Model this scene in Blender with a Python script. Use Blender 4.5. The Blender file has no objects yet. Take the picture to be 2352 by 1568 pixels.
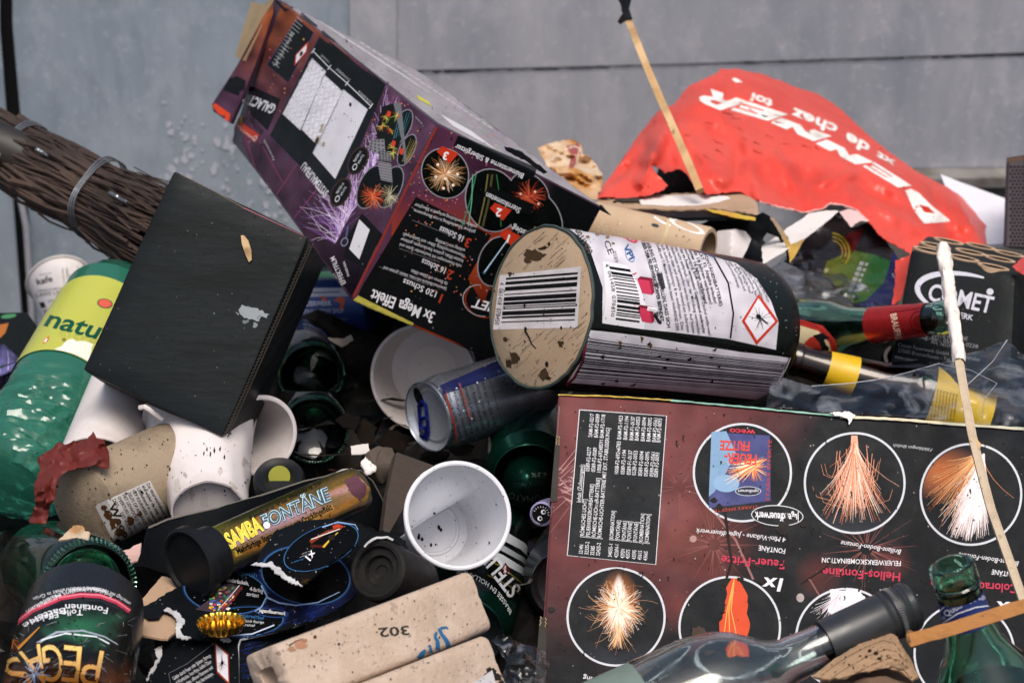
import bpy, bmesh, math, random
import numpy as np
from mathutils import Vector as V, Matrix, noise
from mathutils.bvhtree import BVHTree
from mathutils.geometry import tessellate_polygon, delaunay_2d_cdt
random.seed(11)
S = bpy.context.scene
COL = S.collection
R = math.radians
# ------------------------------------------------------------------ camera, sky, sun, exposure
PITCH = R(28.5)
CAM = V((0, 0, 1.25))
RT, FW, UP = V((1, 0, 0)), V((0, math.cos(PITCH), -math.sin(PITCH))), V((0, math.sin(PITCH), math.cos(PITCH)))
F = 2352 * 50 / 23.5
cd = bpy.data.cameras.new('camera'); cam = bpy.data.objects.new('camera', cd); COL.objects.link(cam)
cam.location = CAM; cam.rotation_euler = (math.pi / 2 - PITCH, 0, 0)
cd.sensor_width = 23.5; cd.lens = 50; cd.clip_start = .05; cd.clip_end = 200
cd.dof.use_dof = True; cd.dof.focus_distance = 1.36; cd.dof.aperture_fstop = 8.5
S.camera = cam
SUN_EL, SUN_AZ = R(70), R(165)          # azimuth from +Y (away from the camera) towards +X
W = bpy.data.worlds.new('World'); S.world = W; W.use_nodes = True
nt = W.node_tree; bg = nt.nodes['Background']; bg.inputs[1].default_value = .14
sky = nt.nodes.new('ShaderNodeTexSky'); sky.sky_type = 'NISHITA'; sky.sun_disc = False
sky.sun_elevation = SUN_EL; sky.sun_rotation = SUN_AZ; sky.dust_density = 6; sky.air_density = 1.0; sky.ozone_density = 1.0
nt.links.new(sky.outputs[0], bg.inputs[0])
ld = bpy.data.lights.new('sun', 'SUN'); ld.energy = 2.2; ld.angle = R(32); ld.color = (1, .95, .88)
sun = bpy.data.objects.new('sun', ld); COL.objects.link(sun)
sdir = V((math.sin(SUN_AZ) * math.cos(SUN_EL), math.cos(SUN_AZ) * math.cos(SUN_EL), math.sin(SUN_EL)))
sun.rotation_euler = sdir.to_track_quat('Z', 'Y').to_euler(); sun.location = sdir * 5
S.view_settings.view_transform = 'Standard'; S.view_settings.look = 'None'
S.view_settings.exposure = 0.12; S.view_settings.gamma = 1; S.view_settings.use_curve_mapping = False
S.render.engine = 'CYCLES'; S.cycles.max_bounces = 10; S.cycles.transmission_bounces = 8
S.cycles.transparent_max_bounces = 12; S.cycles.caustics_refractive = False; S.cycles.caustics_reflective = False
# ------------------------------------------------------------------ geometry helpers
# photo coordinates are in a 2352 x 1568 frame; P gives the point seen there at a distance along the view axis
def P(x, y, d): return CAM + RT * ((x - 1176) / F * d) + UP * ((784 - y) / F * d) + FW * d
def ray(x, y): return (RT * ((x - 1176) / F) + UP * ((784 - y) / F) + FW).normalized()
def H(h):
    h = h.lstrip('#'); c = [int(h[i:i + 2], 16) / 255 for i in (0, 2, 4)]
    return tuple(x / 12.92 if x <= .04045 else ((x + .055) / 1.055) ** 2.4 for x in c)
def plane3(a, b, c):
    A = np.array([[a[0], a[1], 1], [b[0], b[1], 1], [c[0], c[1], 1]], float)
    k = np.linalg.solve(A, np.array([1 / a[2], 1 / b[2], 1 / c[2]]))
    return lambda x, y: 1 / (k[0] * x + k[1] * y + k[2])
def thing(name, label, cat, loc, group=None, kind=None):
    o = bpy.data.objects.new(name, None); COL.objects.link(o); o.empty_display_size = .02
    o.location = loc; o['label'] = label; o['category'] = cat
    if group: o['group'] = group
    if kind: o['kind'] = kind
    return o
REG = {}
def obj(name, vf, mat, parent=None, smooth=40, cols=None, label=None, kind=None):
    vs, fs = vf
    off = parent_loc(parent)
    me = bpy.data.meshes.new(name)
    me.from_pydata([tuple(V(v) - off) for v in vs], [], fs)
    me.validate(clean_customdata=False)
    if cols is not None and len(me.vertices) == len(cols):
        a = me.color_attributes.new('Col', 'FLOAT_COLOR', 'POINT')
        a.data.foreach_set('color', np.array([(c[0], c[1], c[2], 1) for c in cols], np.float32).ravel())
    if smooth:
        me.polygons.foreach_set('use_smooth', [True] * len(me.polygons))
        me.set_sharp_from_angle(angle=R(smooth))
    me.materials.append(mat); me.update()
    o = bpy.data.objects.new(name, me); COL.objects.link(o); REG[id(vf[0])] = (o, vf)
    if parent: o.parent = parent
    if label: o['label'] = label
    if kind: o['kind'] = kind
    return o
def parent_loc(p):
    l = V((0, 0, 0))
    while p: l = l + p.location; p = p.parent
    return l
def tag(o, label, cat, group=None, kind=None):
    o['label'] = label; o['category'] = cat
    if group: o['group'] = group
    if kind: o['kind'] = kind
    return o
def solo(name, vf, mat, label, cat, smooth=40, cols=None, group=None, kind=None):
    c = sum((V(v) for v in vf[0]), V((0, 0, 0))) / len(vf[0])
    vs = [V(v) - c for v in vf[0]]
    o = obj(name, (vs, vf[1]), mat, None, smooth, cols); o.location = c
    return tag(o, label, cat, group, kind)
def join(*vfs):
    vs, fs = [], []
    for v, f in vfs:
        n = len(vs); vs += list(v); fs += [tuple(i + n for i in q) for q in f]
    return vs, fs
def frame_of(p0, p1):
    a = (p1 - p0); L = a.length; a = a / L
    e1 = (CAM - p0); e1 = e1 - a * e1.dot(a)
    if e1.length < 1e-4: e1 = UP - a * UP.dot(a)
    e1.normalize(); e2 = a.cross(e1)
    return a, e1, e2, L
def lathe(p0, p1, prof, seg=56, caps=(True, True), warp=None, a0=0, a1=2 * math.pi, sq=None):
    """prof: (fraction along p0->p1, radius in m). warp(s, ang, r)->(ds, r)"""
    p0, p1 = V(p0), V(p1); a, e1, e2, L = frame_of(p0, p1)
    full = abs(a1 - a0 - 2 * math.pi) < 1e-6
    n = seg if full else seg + 1
    vs, fs = [], []
    for t, r in prof:
        for k in range(n):
            g = a0 + (a1 - a0) * k / seg; rr = r; s = t * L
            if sq: c, d = abs(math.cos(g)), abs(math.sin(g)); rr = r / (c ** sq + d ** sq) ** (1 / sq)
            if warp: s, rr = warp(s, g, rr)
            vs.append(p0 + a * s + (e1 * math.cos(g) + e2 * math.sin(g)) * rr)
    m = len(prof)
    for i in range(m - 1):
        for k in range(seg):
            k2 = (k + 1) % n if full else k + 1
            fs.append((i * n + k, i * n + k2, (i + 1) * n + k2, (i + 1) * n + k))
    if warp or sq: fs = [q for f in fs for q in ((f[0], f[1], f[2]), (f[0], f[2], f[3]))]
    if full and caps[0] and prof[0][1] > 1e-4: fs.append(tuple(range(n))[::-1])
    if full and caps[1] and prof[-1][1] > 1e-4: fs.append(tuple((m - 1) * n + k for k in range(n)))
    return vs, fs
def tube(pts, rad, seg=8, jit=0):
    pts = [V(p) for p in pts]; vs, fs = [], []; n = len(pts)
    rs = rad if isinstance(rad, (list, tuple)) else [rad] * n
    e1 = None
    for i, p in enumerate(pts):
        t = (pts[min(i + 1, n - 1)] - pts[max(i - 1, 0)]).normalized()
        if e1 is None: e1 = t.orthogonal().normalized()
        e1 = (e1 - t * e1.dot(t)).normalized(); e2 = t.cross(e1)
        for k in range(seg):
            g = 2 * math.pi * k / seg; r = rs[i] * (1 + (random.uniform(-jit, jit) if jit else 0))
            vs.append(p + (e1 * math.cos(g) + e2 * math.sin(g)) * r)
    for i in range(n - 1):
        for k in range(seg):
            fs.append((i * seg + k, i * seg + (k + 1) % seg, (i + 1) * seg + (k + 1) % seg, (i + 1) * seg + k))
    fs.append(tuple(range(seg))[::-1]); fs.append(tuple((n - 1) * seg + k for k in range(seg)))
    return vs, fs
def bar(p0, p1, w, h, n=10, wob=0, updir=None, taper=1):
    """square-section stick"""
    p0, p1 = V(p0), V(p1); a, e1, e2, L = frame_of(p0, p1); vs, fs = [], []
    for i in range(n + 1):
        t = i / n; c = p0 + a * (L * t) + e2 * (wob * math.sin(t * 5)) ; k = 1 + (taper - 1) * t
        for sx, sy in ((-1, -1), (1, -1), (1, 1), (-1, 1)):
            vs.append(c + e1 * (sx * w / 2 * k) + e2 * (sy * h / 2 * k) + V((random.uniform(-1, 1), random.uniform(-1, 1), random.uniform(-1, 1))) * w * .03)
    for i in range(n):
        for k in range(4): fs.append((i * 4 + k, i * 4 + (k + 1) % 4, i * 4 + 4 + (k + 1) % 4, i * 4 + 4 + k))
    fs.append((3, 2, 1, 0)); fs.append((n * 4, n * 4 + 1, n * 4 + 2, n * 4 + 3))
    return vs, fs
def box8(front, back, bevel=.0012, cuts=7, amp=.0006, sc=18):
    """front, back: 4 points each, same order"""
    bm = bmesh.new(); vv = [bm.verts.new(p) for p in list(front) + list(back)]
    for q in ((0, 1, 2, 3), (7, 6, 5, 4), (0, 4, 5, 1), (1, 5, 6, 2), (2, 6, 7, 3), (3, 7, 4, 0)): bm.faces.new([vv[i] for i in q])
    bmesh.ops.recalc_face_normals(bm, faces=bm.faces)
    if bevel: bmesh.ops.bevel(bm, geom=list(bm.edges), offset=bevel, segments=2, affect='EDGES', profile=.6)
    if cuts: bmesh.ops.subdivide_edges(bm, edges=[e for e in bm.edges if e.calc_length() > .02], cuts=cuts, use_grid_fill=True)
    for v in bm.verts: v.co += noise.noise_vector(v.co * sc) * amp
    bmesh.ops.triangulate(bm, faces=bm.faces[:])
    bm.verts.index_update()
    r = ([v.co.copy() for v in bm.verts], [tuple(v.index for v in f.verts) for f in bm.faces]); bm.free()
    return r
def rough(pts, amp=2.5, step=7, closed=True):
    out = []; n = len(pts)
    for i in range(n if closed else n - 1):
        a, b = pts[i], pts[(i + 1) % n]; L = math.hypot(b[0] - a[0], b[1] - a[1]); m = max(1, int(L / step))
        for k in range(m):
            t = k / m; j = amp if k else amp * .3
            out.append((a[0] + (b[0] - a[0]) * t + random.uniform(-j, j), a[1] + (b[1] - a[1]) * t + random.uniform(-j, j)))
    return out
def inside(x, y, poly):
    c = False; n = len(poly); j = n - 1
    for i in range(n):
        xi, yi = poly[i]; xj, yj = poly[j]
        if (yi > y) != (yj > y) and x < (xj - xi) * (y - yi) / (yj - yi + 1e-12) + xi: c = not c
        j = i
    return c
def tri_poly(pts, step, holes=()):
    """constrained triangulation of an outline with interior points"""
    xs = [p[0] for p in pts]; ys = [p[1] for p in pts]
    vv = [V(p) for p in pts]; n = len(vv); ed = [(i, (i + 1) % n) for i in range(n)]
    for h in holes:
        b = len(vv); vv += [V(p) for p in h]; ed += [(b + i, b + (i + 1) % len(h)) for i in range(len(h))]
    r = 0; y = min(ys) + step * .5
    while y < max(ys):
        x = min(xs) + step * (.5 + .5 * (r % 2))
        while x < max(xs):
            if inside(x, y, pts): vv.append(V((x + random.uniform(-.15, .15) * step, y + random.uniform(-.15, .15) * step)))
            x += step
        y += step * .87; r += 1
    o = delaunay_2d_cdt(vv, ed, [], 1, 1e-4)
    co = [(p[0], p[1]) for p in o[0]]; fs = []
    for f in o[2]:
        cx = sum(co[i][0] for i in f) / len(f); cy = sum(co[i][1] for i in f) / len(f)
        if inside(cx, cy, pts) and not any(inside(cx, cy, h) for h in holes): fs.append(tuple(f))
    return co, fs
def sheet(pts, dfun, th=.0006, step=12, crump=0, csc=14, holes=()):
    """a thin bent sheet with real thickness; outline in photo coordinates, dfun its distance"""
    co, fs = tri_poly(pts, step, holes)
    top = []
    for x, y in co:
        d = dfun(x, y); p = P(x, y, d)
        if crump:
            q = p * csc
            d += crump * (noise.noise(q) + .5 * abs(noise.noise(q * 2.3 + V((3, 1, 2)))) * 1.6 - .4 + .2 * noise.noise(q * 5))
            p = P(x, y, d)
        top.append(p)
    # faces wound to face the camera
    ff = []
    for f in fs:
        nn = (top[f[1]] - top[f[0]]).cross(top[f[2]] - top[f[0]])
        ff.append(f if nn.dot(CAM - top[f[0]]) > 0 else f[::-1])
    nrm = [V((0, 0, 0)) for _ in top]
    for f in ff:
        nn = (top[f[1]] - top[f[0]]).cross(top[f[2]] - top[f[0]])
        for i in f: nrm[i] += nn
    n = len(top); bot = [top[i] - (nrm[i].normalized() if nrm[i].length > 0 else -FW) * th for i in range(n)]
    ed = {}
    for f in ff:
        for i in range(len(f)):
            e = (f[i], f[(i + 1) % len(f)]); ed[e] = 1
    side = [(e[1], e[0], e[0] + n, e[1] + n) for e in ed if (e[1], e[0]) not in ed]
    return top + bot, ff + [tuple(i + n for i in f[::-1]) for f in ff] + side
# ------------------------------------------------------------------ materials (all node based)
def M(name, col, rough=.6, metal=0, grime=.25, gsc=30, gcol=(.03, .024, .018), bump=.15, bsc=250, spec=.5, spots=.0, ssc=160,
      trans=0, ior=1.45, attr=False, coat=0, alt=None, altsc=12, stretch=None, sss=0, bdist=.001, rvar=.12):
    m = bpy.data.materials.new(name); m.use_nodes = True; t = m.node_tree; N = t.nodes; L = t.links
    b = N['Principled BSDF']; tc = N.new('ShaderNodeTexCoord'); mp = N.new('ShaderNodeMapping')
    L.new(tc.outputs['Object'], mp.inputs[0])
    if stretch: mp.inputs['Scale'].default_value = stretch[0]; mp.inputs['Rotation'].default_value = stretch[1]
    def nz(sc, det=4, ro=.55):
        n = N.new('ShaderNodeTexNoise'); n.inputs['Scale'].default_value = sc; n.inputs['Detail'].default_value = det
        n.inputs['Roughness'].default_value = ro; L.new(mp.outputs[0], n.inputs['Vector']); return n
    def rmp(src, lo, hi, a=0, bb=1):
        r = N.new('ShaderNodeMapRange'); r.inputs[1].default_value = lo; r.inputs[2].default_value = hi
        r.inputs[3].default_value = a; r.inputs[4].default_value = bb; L.new(src, r.inputs[0]); return r.outputs[0]
    def mix(fac, A, B):
        x = N.new('ShaderNodeMix'); x.data_type = 'RGBA'; L.new(fac, x.inputs[0])
        for s, i in ((A, 6), (B, 7)):
            if isinstance(s, tuple): x.inputs[i].default_value = (*s, 1)
            else: L.new(s, x.inputs[i])
        return x.outputs[2]
    if attr:
        at = N.new('ShaderNodeAttribute'); at.attribute_name = 'Col'; base = at.outputs['Color']
    else:
        rg = N.new('ShaderNodeRGB'); rg.outputs[0].default_value = (*col, 1); base = rg.outputs[0]
    if alt: base = mix(rmp(nz(altsc, 5).outputs['Fac'], .42, .62), base, alt)
    g1 = nz(gsc, 6, .65)
    if grime: base = mix(rmp(g1.outputs['Fac'], .48, .8, 0, grime), base, gcol)
    if spots: base = mix(rmp(nz(ssc, 2).outputs['Fac'], .68, .72, 0, spots), base, gcol)
    L.new(base, b.inputs['Base Color'])
    b.inputs['Metallic'].default_value = metal; b.inputs['IOR'].default_value = ior
    b.inputs['Specular IOR Level'].default_value = spec
    b.inputs['Transmission Weight'].default_value = trans; b.inputs['Coat Weight'].default_value = coat
    if sss: b.inputs['Subsurface Weight'].default_value = sss; b.inputs['Subsurface Radius'].default_value = (.003, .003, .003)
    L.new(rmp(g1.outputs['Fac'], .3, .75, max(.02, rough - rvar), min(1, rough + rvar)), b.inputs['Roughness'])
    if bump:
        bp = N.new('ShaderNodeBump'); bp.inputs['Strength'].default_value = bump; bp.inputs['Distance'].default_value = bdist
        L.new(nz(bsc, 5, .6).outputs['Fac'], bp.inputs['Height']); L.new(bp.outputs[0], b.inputs['Normal'])
    return m
INK = M('printed_card', None, .42, spec=.08, grime=.10, gsc=60, bump=.10, bsc=420, attr=True, bdist=.0006, spots=.2, ssc=210)
INKM = M('printed_matte_paper', None, .62, spec=.15, grime=.14, gsc=50, bump=.12, bsc=380, attr=True, bdist=.0006, spots=.2, ssc=230)
INKG = M('printed_gloss_film', None, .22, spec=.22, grime=.06, gsc=50, bump=.05, bsc=120, attr=True, spots=.12, ssc=200)
# ------------------------------------------------------------------ printing: flat artwork laid on real surfaces
_cu = bpy.data.curves.new('lettering', 'FONT'); _to = bpy.data.objects.new('lettering', _cu); COL.objects.link(_to)
def glyphs(s, res=2, shear=0, bold=0, spc=1):
    _cu.body = s; _cu.size = 1; _cu.resolution_u = res; _cu.shear = shear; _cu.offset = bold; _cu.space_character = spc; _cu.fill_mode = 'FRONT'
    dg = bpy.context.evaluated_depsgraph_get(); dg.update(); e = _to.evaluated_get(dg); me = e.to_mesh()
    vs = [(v.co.x, v.co.y) for v in me.vertices]; fs = []
    for p in me.polygons:
        q = list(p.vertices)
        for i in range(1, len(q) - 1): fs.append((q[0], q[i], q[i + 1]))
    e.to_mesh_clear()
    return vs, fs
def ctone(c):
    l = max(.0005, .3 * c[0] + .55 * c[1] + .15 * c[2]); f = min(1, (l / .7)) ** .2
    return tuple(x * f for x in c)
class Ink:
    def __init__(s, targets, step=15):
        s.step = step; s.tg = targets[0][0]
        vs, fs = join(*targets); s.bvh = BVHTree.FromPolygons([V(v) for v in vs], fs); s.v = []; s.f = []; s.c = []; s.k = 0
    def tris(s, vs, fs, col, layer=1, step=None):
        step = min(step or s.step, s.step); s.k += 1; h = .00007 * layer + (s.k % 40) * .0000011
        if step:
            out = []; vs = list(vs); mid = {}
            st = [tuple(f) for f in fs]
            while st:
                f = st.pop(); a, b, c = (vs[i] for i in f)
                if max(math.dist(a, b), math.dist(b, c), math.dist(a, c)) <= step: out.append(f); continue
                def m(i, j):
                    k = (min(i, j), max(i, j))
                    if k not in mid: mid[k] = len(vs); vs.append(((vs[i][0] + vs[j][0]) / 2, (vs[i][1] + vs[j][1]) / 2))
                    return mid[k]
                x, y, z = m(f[0], f[1]), m(f[1], f[2]), m(f[2], f[0])
                st += [(f[0], x, z), (x, f[1], y), (z, y, f[2]), (x, y, z)]
            fs = out
        mp = {}
        def add(i):
            if i in mp: return mp[i]
            x, y = vs[i]; l, n, _, _ = s.bvh.ray_cast(CAM, ray(x, y))
            if l is None: mp[i] = None; return None
            if n.dot(CAM - l) < 0: n = -n
            mp[i] = len(s.v); s.v.append(l + n * h); s.c.append(col(x, y) if callable(col) else col); return mp[i]
        for f in fs:
            q = [add(i) for i in f]
            if None in q: continue
            A, B, C = (s.v[i] for i in q)
            if max((A - B).length, (B - C).length) > .06 and step: continue
            s.f.append(tuple(q) if (B - A).cross(C - A).dot(CAM - A) > 0 else tuple(q[::-1]))
    def poly(s, pts, col, layer=1, step=None):
        t = tessellate_polygon([[V((p[0], p[1], 0)) for p in pts]]); s.tris([tuple(p) for p in pts], t, col, layer, step)
    def rect(s, a, b, c, d, col, layer=1, step=None): s.tris([a, b, c, d], [(0, 1, 2), (0, 2, 3)], col, layer, step)
    def ell(s, cx, cy, rx, ry, col, layer=1, rot=0, ring=None, n=40, step=None, g0=0, g1=360):
        def pt(g, k): x, y = rx * k * math.cos(g), ry * k * math.sin(g); c, q = math.cos(R(rot)), math.sin(R(rot)); return (cx + x * c - y * q, cy + x * q + y * c)
        gs = [R(g0 + (g1 - g0) * i / n) for i in range(n + 1)]
        if ring: s.tris([pt(g, 1) for g in gs] + [pt(g, 1 - ring) for g in gs], [q for i in range(n) for q in ((i, i + 1, n + 1 + i), (i + 1, n + 2 + i, n + 1 + i))], col, layer, step)
        else: s.tris([(cx, cy)] + [pt(g, 1) for g in gs], [(0, i + 1, i + 2) for i in range(n)], col, layer, step)
    def line(s, pts, w, col, layer=1, step=None, w1=None):
        n = len(pts); vs = []
        for i, p in enumerate(pts):
            a, b = pts[max(i - 1, 0)], pts[min(i + 1, n - 1)]; dx, dy = b[0] - a[0], b[1] - a[1]; L = math.hypot(dx, dy) or 1
            ww = (w if w1 is None else w + (w1 - w) * i / (n - 1)) / 2
            vs += [(p[0] - dy / L * ww, p[1] + dx / L * ww), (p[0] + dy / L * ww, p[1] - dx / L * ww)]
        s.tris(vs, [q for i in range(n - 1) for q in ((2 * i, 2 * i + 1, 2 * i + 2), (2 * i + 1, 2 * i + 3, 2 * i + 2))], col, layer, step)
    def text(s, txt, p0, p1, h, col, layer=3, shear=0, bold=0, up=None, mid=None, step=None, fit=True, res=None, spc=1, force=False):
        """baseline p0->p1 (reading direction), cap height h; mid bends the baseline; up overrides the letters' upright"""
        vs, fs = glyphs(txt, res or (2 if h < 26 else 4), shear, bold, spc)
        if not vs: return
        x0 = min(v[0] for v in vs); x1 = max(v[0] for v in vs); w = x1 - x0
        k = h / .73; out = []; fit = (fit and len(txt) > 1) or force
        dx, dy = p1[0] - p0[0], p1[1] - p0[1]; L = math.hypot(dx, dy)
        for x, y in vs:
            t = (x - x0) / w if fit else ((x - x0) * k / L + (L - w * k) / 2 / L)
            if mid:
                bx = (1 - t) ** 2 * p0[0] + 2 * t * (1 - t) * mid[0] + t * t * p1[0]; by = (1 - t) ** 2 * p0[1] + 2 * t * (1 - t) * mid[1] + t * t * p1[1]
                tx = 2 * (1 - t) * (mid[0] - p0[0]) + 2 * t * (p1[0] - mid[0]); ty = 2 * (1 - t) * (mid[1] - p0[1]) + 2 * t * (p1[1] - mid[1])
                l = math.hypot(tx, ty); ux, uy = ty / l, -tx / l
            else:
                bx, by = p0[0] + dx * t, p0[1] + dy * t; ux, uy = dy / L, -dx / L
            if up: l = math.hypot(*up); ux, uy = up[0] / l, up[1] / l
            out.append((bx + ux * y * k, by + uy * y * k))
        s.tris(out, fs, col, layer, step)
    def specks(s, n, region, col=(.02, .016, .012), r=(.6, 2.2), layer=8):
        for _ in range(n):
            x, y = random.uniform(region[0], region[2]), random.uniform(region[1], region[3]); q = random.uniform(*r) * random.random() ** .5 + .4
            m = random.randint(5, 7); g0 = random.random() * 6; st = random.uniform(.6, 1.6)
            s.poly([(x + q * math.cos(g0 + 6.283 * i / m) * random.uniform(.6, 1.2), y + q * st * math.sin(g0 + 6.283 * i / m) * random.uniform(.6, 1.2)) for i in range(m)], col, layer)
    def done(s, parent, mat=None, name='printed_artwork', label=None):
        if not s.f: return None
        s.c = [ctone(c) for c in s.c]; q = REG.get(id(s.tg))
        if q and q[0].parent == parent: parent = q[0]
        return obj(name, (s.v, s.f), mat or INK, parent, 0, s.c, label)
def lerp(a, b, t): return tuple(x + (y - x) * t for x, y in zip(a, b))
def N2(x, y, sc, o=0): return noise.noise(V((x * sc, y * sc, o * 7.3)))
def barcode(ink, a, b, c, d, n, col=(.012, .012, .014), layer=3, step=None, seed=3, fill=.5):
    """bars run parallel to a->b, stacked from a->d"""
    rnd = random.Random(seed); t = 0; ws = []
    while t < n: q = rnd.choice((1, 1, 1, 2, 2, 3, 4)); g = rnd.choice((1, 1, 2, 2, 3)); ws.append((t, t + q)); t += q + g
    for u, v in ws:
        u, v = u / t, v / t
        ink.rect(lerp(a, d, u), lerp(b, c, u), lerp(b, c, v), lerp(a, d, v), col, layer, step)
def burst(ink, cx, cy, r, n, cols, layer=3, w=1.4, curl=.25, sy=1, rnd=None, r0=0, clip=None):
    rnd = rnd or random
    for i in range(n):
        g = rnd.uniform(0, 6.283); L = r * rnd.uniform(.35, 1); k = rnd.uniform(-curl, curl); c = rnd.choice(cols); pts = []
        for j in range(5):
            t = r0 + (1 - r0) * j / 4; a = g + k * t * t; pts.append((cx + math.cos(a) * L * t, cy + math.sin(a) * L * t * sy + L * .10 * t * t))
        if clip: pts = [p for p in pts if clip(*p)]
        if len(pts) > 1: ink.line(pts, w * rnd.uniform(.5, 1.2), c, layer, w1=.4)
def fountain(ink, ax, ay, dx, dy, L, n, spread, cols, layer=3, w=1.5, grav=.25, clip=None, rnd=None):
    rnd = rnd or random; l = math.hypot(dx, dy); dx, dy = dx / l, dy / l
    for i in range(n):
        s_ = rnd.gauss(0, spread); q = L * rnd.uniform(.3, 1); c = rnd.choice(cols); pts = []
        for j in range(6):
            t = j / 5; a = s_ * (t ** .6); pts.append((ax + (dx * math.cos(a) - dy * math.sin(a)) * q * t, ay + (dy * math.cos(a) + dx * math.sin(a)) * q * t + grav * q * abs(s_) * t * t))
        if clip: pts = [p for p in pts if clip(*p)]
        if len(pts) > 1: ink.line(pts, w * rnd.uniform(.5, 1.2), c, layer, w1=.5)
def in_ell(cx, cy, rx, ry): return lambda x, y: ((x - cx) / rx) ** 2 + ((y - cy) / ry) ** 2 < .96
WHITE, BLACK = H('#e2e0e4'), (.009, .011, .012)
# ------------------------------------------------------------------ ground, metal wall, compacted litter under the pile
m_conc = M('wet_concrete', H('#6a6864'), .7, gsc=6, grime=.5, bump=.3, bsc=60, bdist=.004)
def zinc(name, base, dark, pale, sc):
    m = bpy.data.materials.new(name); m.use_nodes = True; t = m.node_tree; N = t.nodes; L = t.links; b = N['Principled BSDF']
    tc = N.new('ShaderNodeTexCoord'); c = (*base, 1); prev = None
    for i, (k, st, det, lo, hi, amt, col) in enumerate(((3.0 * sc, (1, 1, .5), 6, .38, .68, .75, dark), (5.5 * sc, (1, 1, .16), 5, .46, .72, .65, pale), (24 * sc, (1, 1, .7), 6, .50, .70, .45, pale), (30 * sc, (1, 1, .35), 4, .52, .74, .40, dark), (120, (1, 1, 1), 2, .60, .70, .35, pale))):
        mp = N.new('ShaderNodeMapping'); mp.inputs['Scale'].default_value = st; mp.inputs['Location'].default_value = (i * 3.1, i, i * 1.7); L.new(tc.outputs['Object'], mp.inputs[0])
        n = N.new('ShaderNodeTexNoise'); n.inputs['Scale'].default_value = k; n.inputs['Detail'].default_value = det; n.inputs['Roughness'].default_value = .62; n.inputs['Distortion'].default_value = .3; L.new(mp.outputs[0], n.inputs['Vector'])
        r = N.new('ShaderNodeMapRange'); r.inputs[1].default_value = lo; r.inputs[2].default_value = hi; r.inputs[4].default_value = amt; L.new(n.outputs['Fac'], r.inputs[0])
        x = N.new('ShaderNodeMix'); x.data_type = 'RGBA'; L.new(r.outputs[0], x.inputs[0]); x.inputs[7].default_value = (*col, 1)
        if prev: L.new(prev, x.inputs[6])
        else: x.inputs[6].default_value = c
        prev = x.outputs[2]
        if i == 2: bp = N.new('ShaderNodeBump'); bp.inputs['Strength'].default_value = .25; bp.inputs['Distance'].default_value = .002; L.new(n.outputs['Fac'], bp.inputs['Height']); L.new(bp.outputs[0], b.inputs['Normal']); L.new(r.outputs[0], b.inputs['Roughness']) if False else None
    L.new(prev, b.inputs['Base Color']); b.inputs['Roughness'].default_value = .55; b.inputs['Specular IOR Level'].default_value = .3
    return m
m_zinc = zinc('galvanised_steel', H('#a9a9b0'), H('#7d848f'), H('#cbc7cb'), 1.0)
m_zincl = zinc('galvanised_steel_left', H('#94a0ab'), H('#67747f'), H('#b4bac4'), 1.2)
m_oxide = M('white_zinc_bloom', H('#bdc0ca'), .8, grime=.3, gsc=40, gcol=H('#9aa0aa'), bump=.1)
m_dark = M('dark_gap', (.012, .012, .013), .8, grime=0)
m_rust = M('rusty_lip', H('#5f5a55'), .75, grime=.6, gsc=20, gcol=H('#4a3320'), alt=H('#8b8a88'), altsc=20)
WY = R(4); WD = V((math.cos(WY), math.sin(WY), 0)); WN = V((math.sin(WY), -math.cos(WY), 0)); W0 = P(1176, 160, 2.35)
def wp(x, y, out=0):
    r = ray(x, y); t = (W0 + WN * out - CAM).dot(WN) / r.dot(WN); return CAM + r * t
def wpanel(pts, out, th=.004, hol=()):
    co, fs = tri_poly(pts, 60); n = len(co)
    top = [wp(x, y, 0) + WN * out for x, y in co]; bot = [p - WN * th for p in top]
    ff = [f if (top[f[1]] - top[f[0]]).cross(top[f[2]] - top[f[0]]).dot(WN) > 0 else f[::-1] for f in fs]
    ed = {(f[i], f[(i + 1) % 3]) for f in ff for i in range(3)}
    side = [(b, a, a + n, b + n) for a, b in ed if (b, a) not in ed]
    return top + bot, ff + [tuple(i + n for i in f[::-1]) for f in ff] + side
g = obj('ground', ([(-60, -40, 0), (60, -40, 0), (60, 80, 0), (-60, 80, 0)], [(0, 1, 2, 3)]), m_conc, None, 0); g['kind'] = 'structure'
wall = thing('metal_wall', 'weathered grey galvanised sheet metal wall with a dark seam behind the rubbish pile', 'wall', V((W0.x, W0.y, 0)))
obj('backing', wpanel([(-900, -900), (3300, -900), (3300, 1500), (-900, 1500)], -.02, .03), m_dark, wall, 0)
obj('panel', wpanel([(912, -900), (3300, -900), (3300, 62), (2352, 121), (1600, 146), (912, 163)], 0), m_zinc, wall, 0)
obj('panel', wpanel([(912, 168), (1600, 151), (2352, 126), (3300, 67), (3300, 372), (1900, 388), (1900, 1300), (912, 1300)], .001), m_zinc, wall, 0)
obj('panel', wpanel([(22, -900), (796, -900), (808, 1200), (118, 1200), (60, 400), (30, 60)], .002), m_zincl, wall, 0)
obj('panel', wpanel([(-900, -900), (-3, -900), (2, 60), (30, 420), (88, 1200), (-900, 1200)], .010), m_zincl, wall, 0)
st = lathe(wp(852, -700, .0), wp(860, 1100, .0), [(0, .018), (1, .018)], 24, sq=4)
obj('cover_strip', wpanel([(797, -900), (911, -900), (911, 1200), (809, 1200)], .0035, .006), m_zinc, wall, 0)
obj('bead', tube([wp(36, 400, .016), wp(60, 520, .016), (wp(72, 700, .016)), wp(96, 1200, .016)], .0035, 8), m_zinc, wall)
lip = wpanel([(1850, 389), (3300, 372), (3300, 400), (1850, 408)], .03, .028); obj('lip', lip, m_rust, wall, 0)
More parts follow.
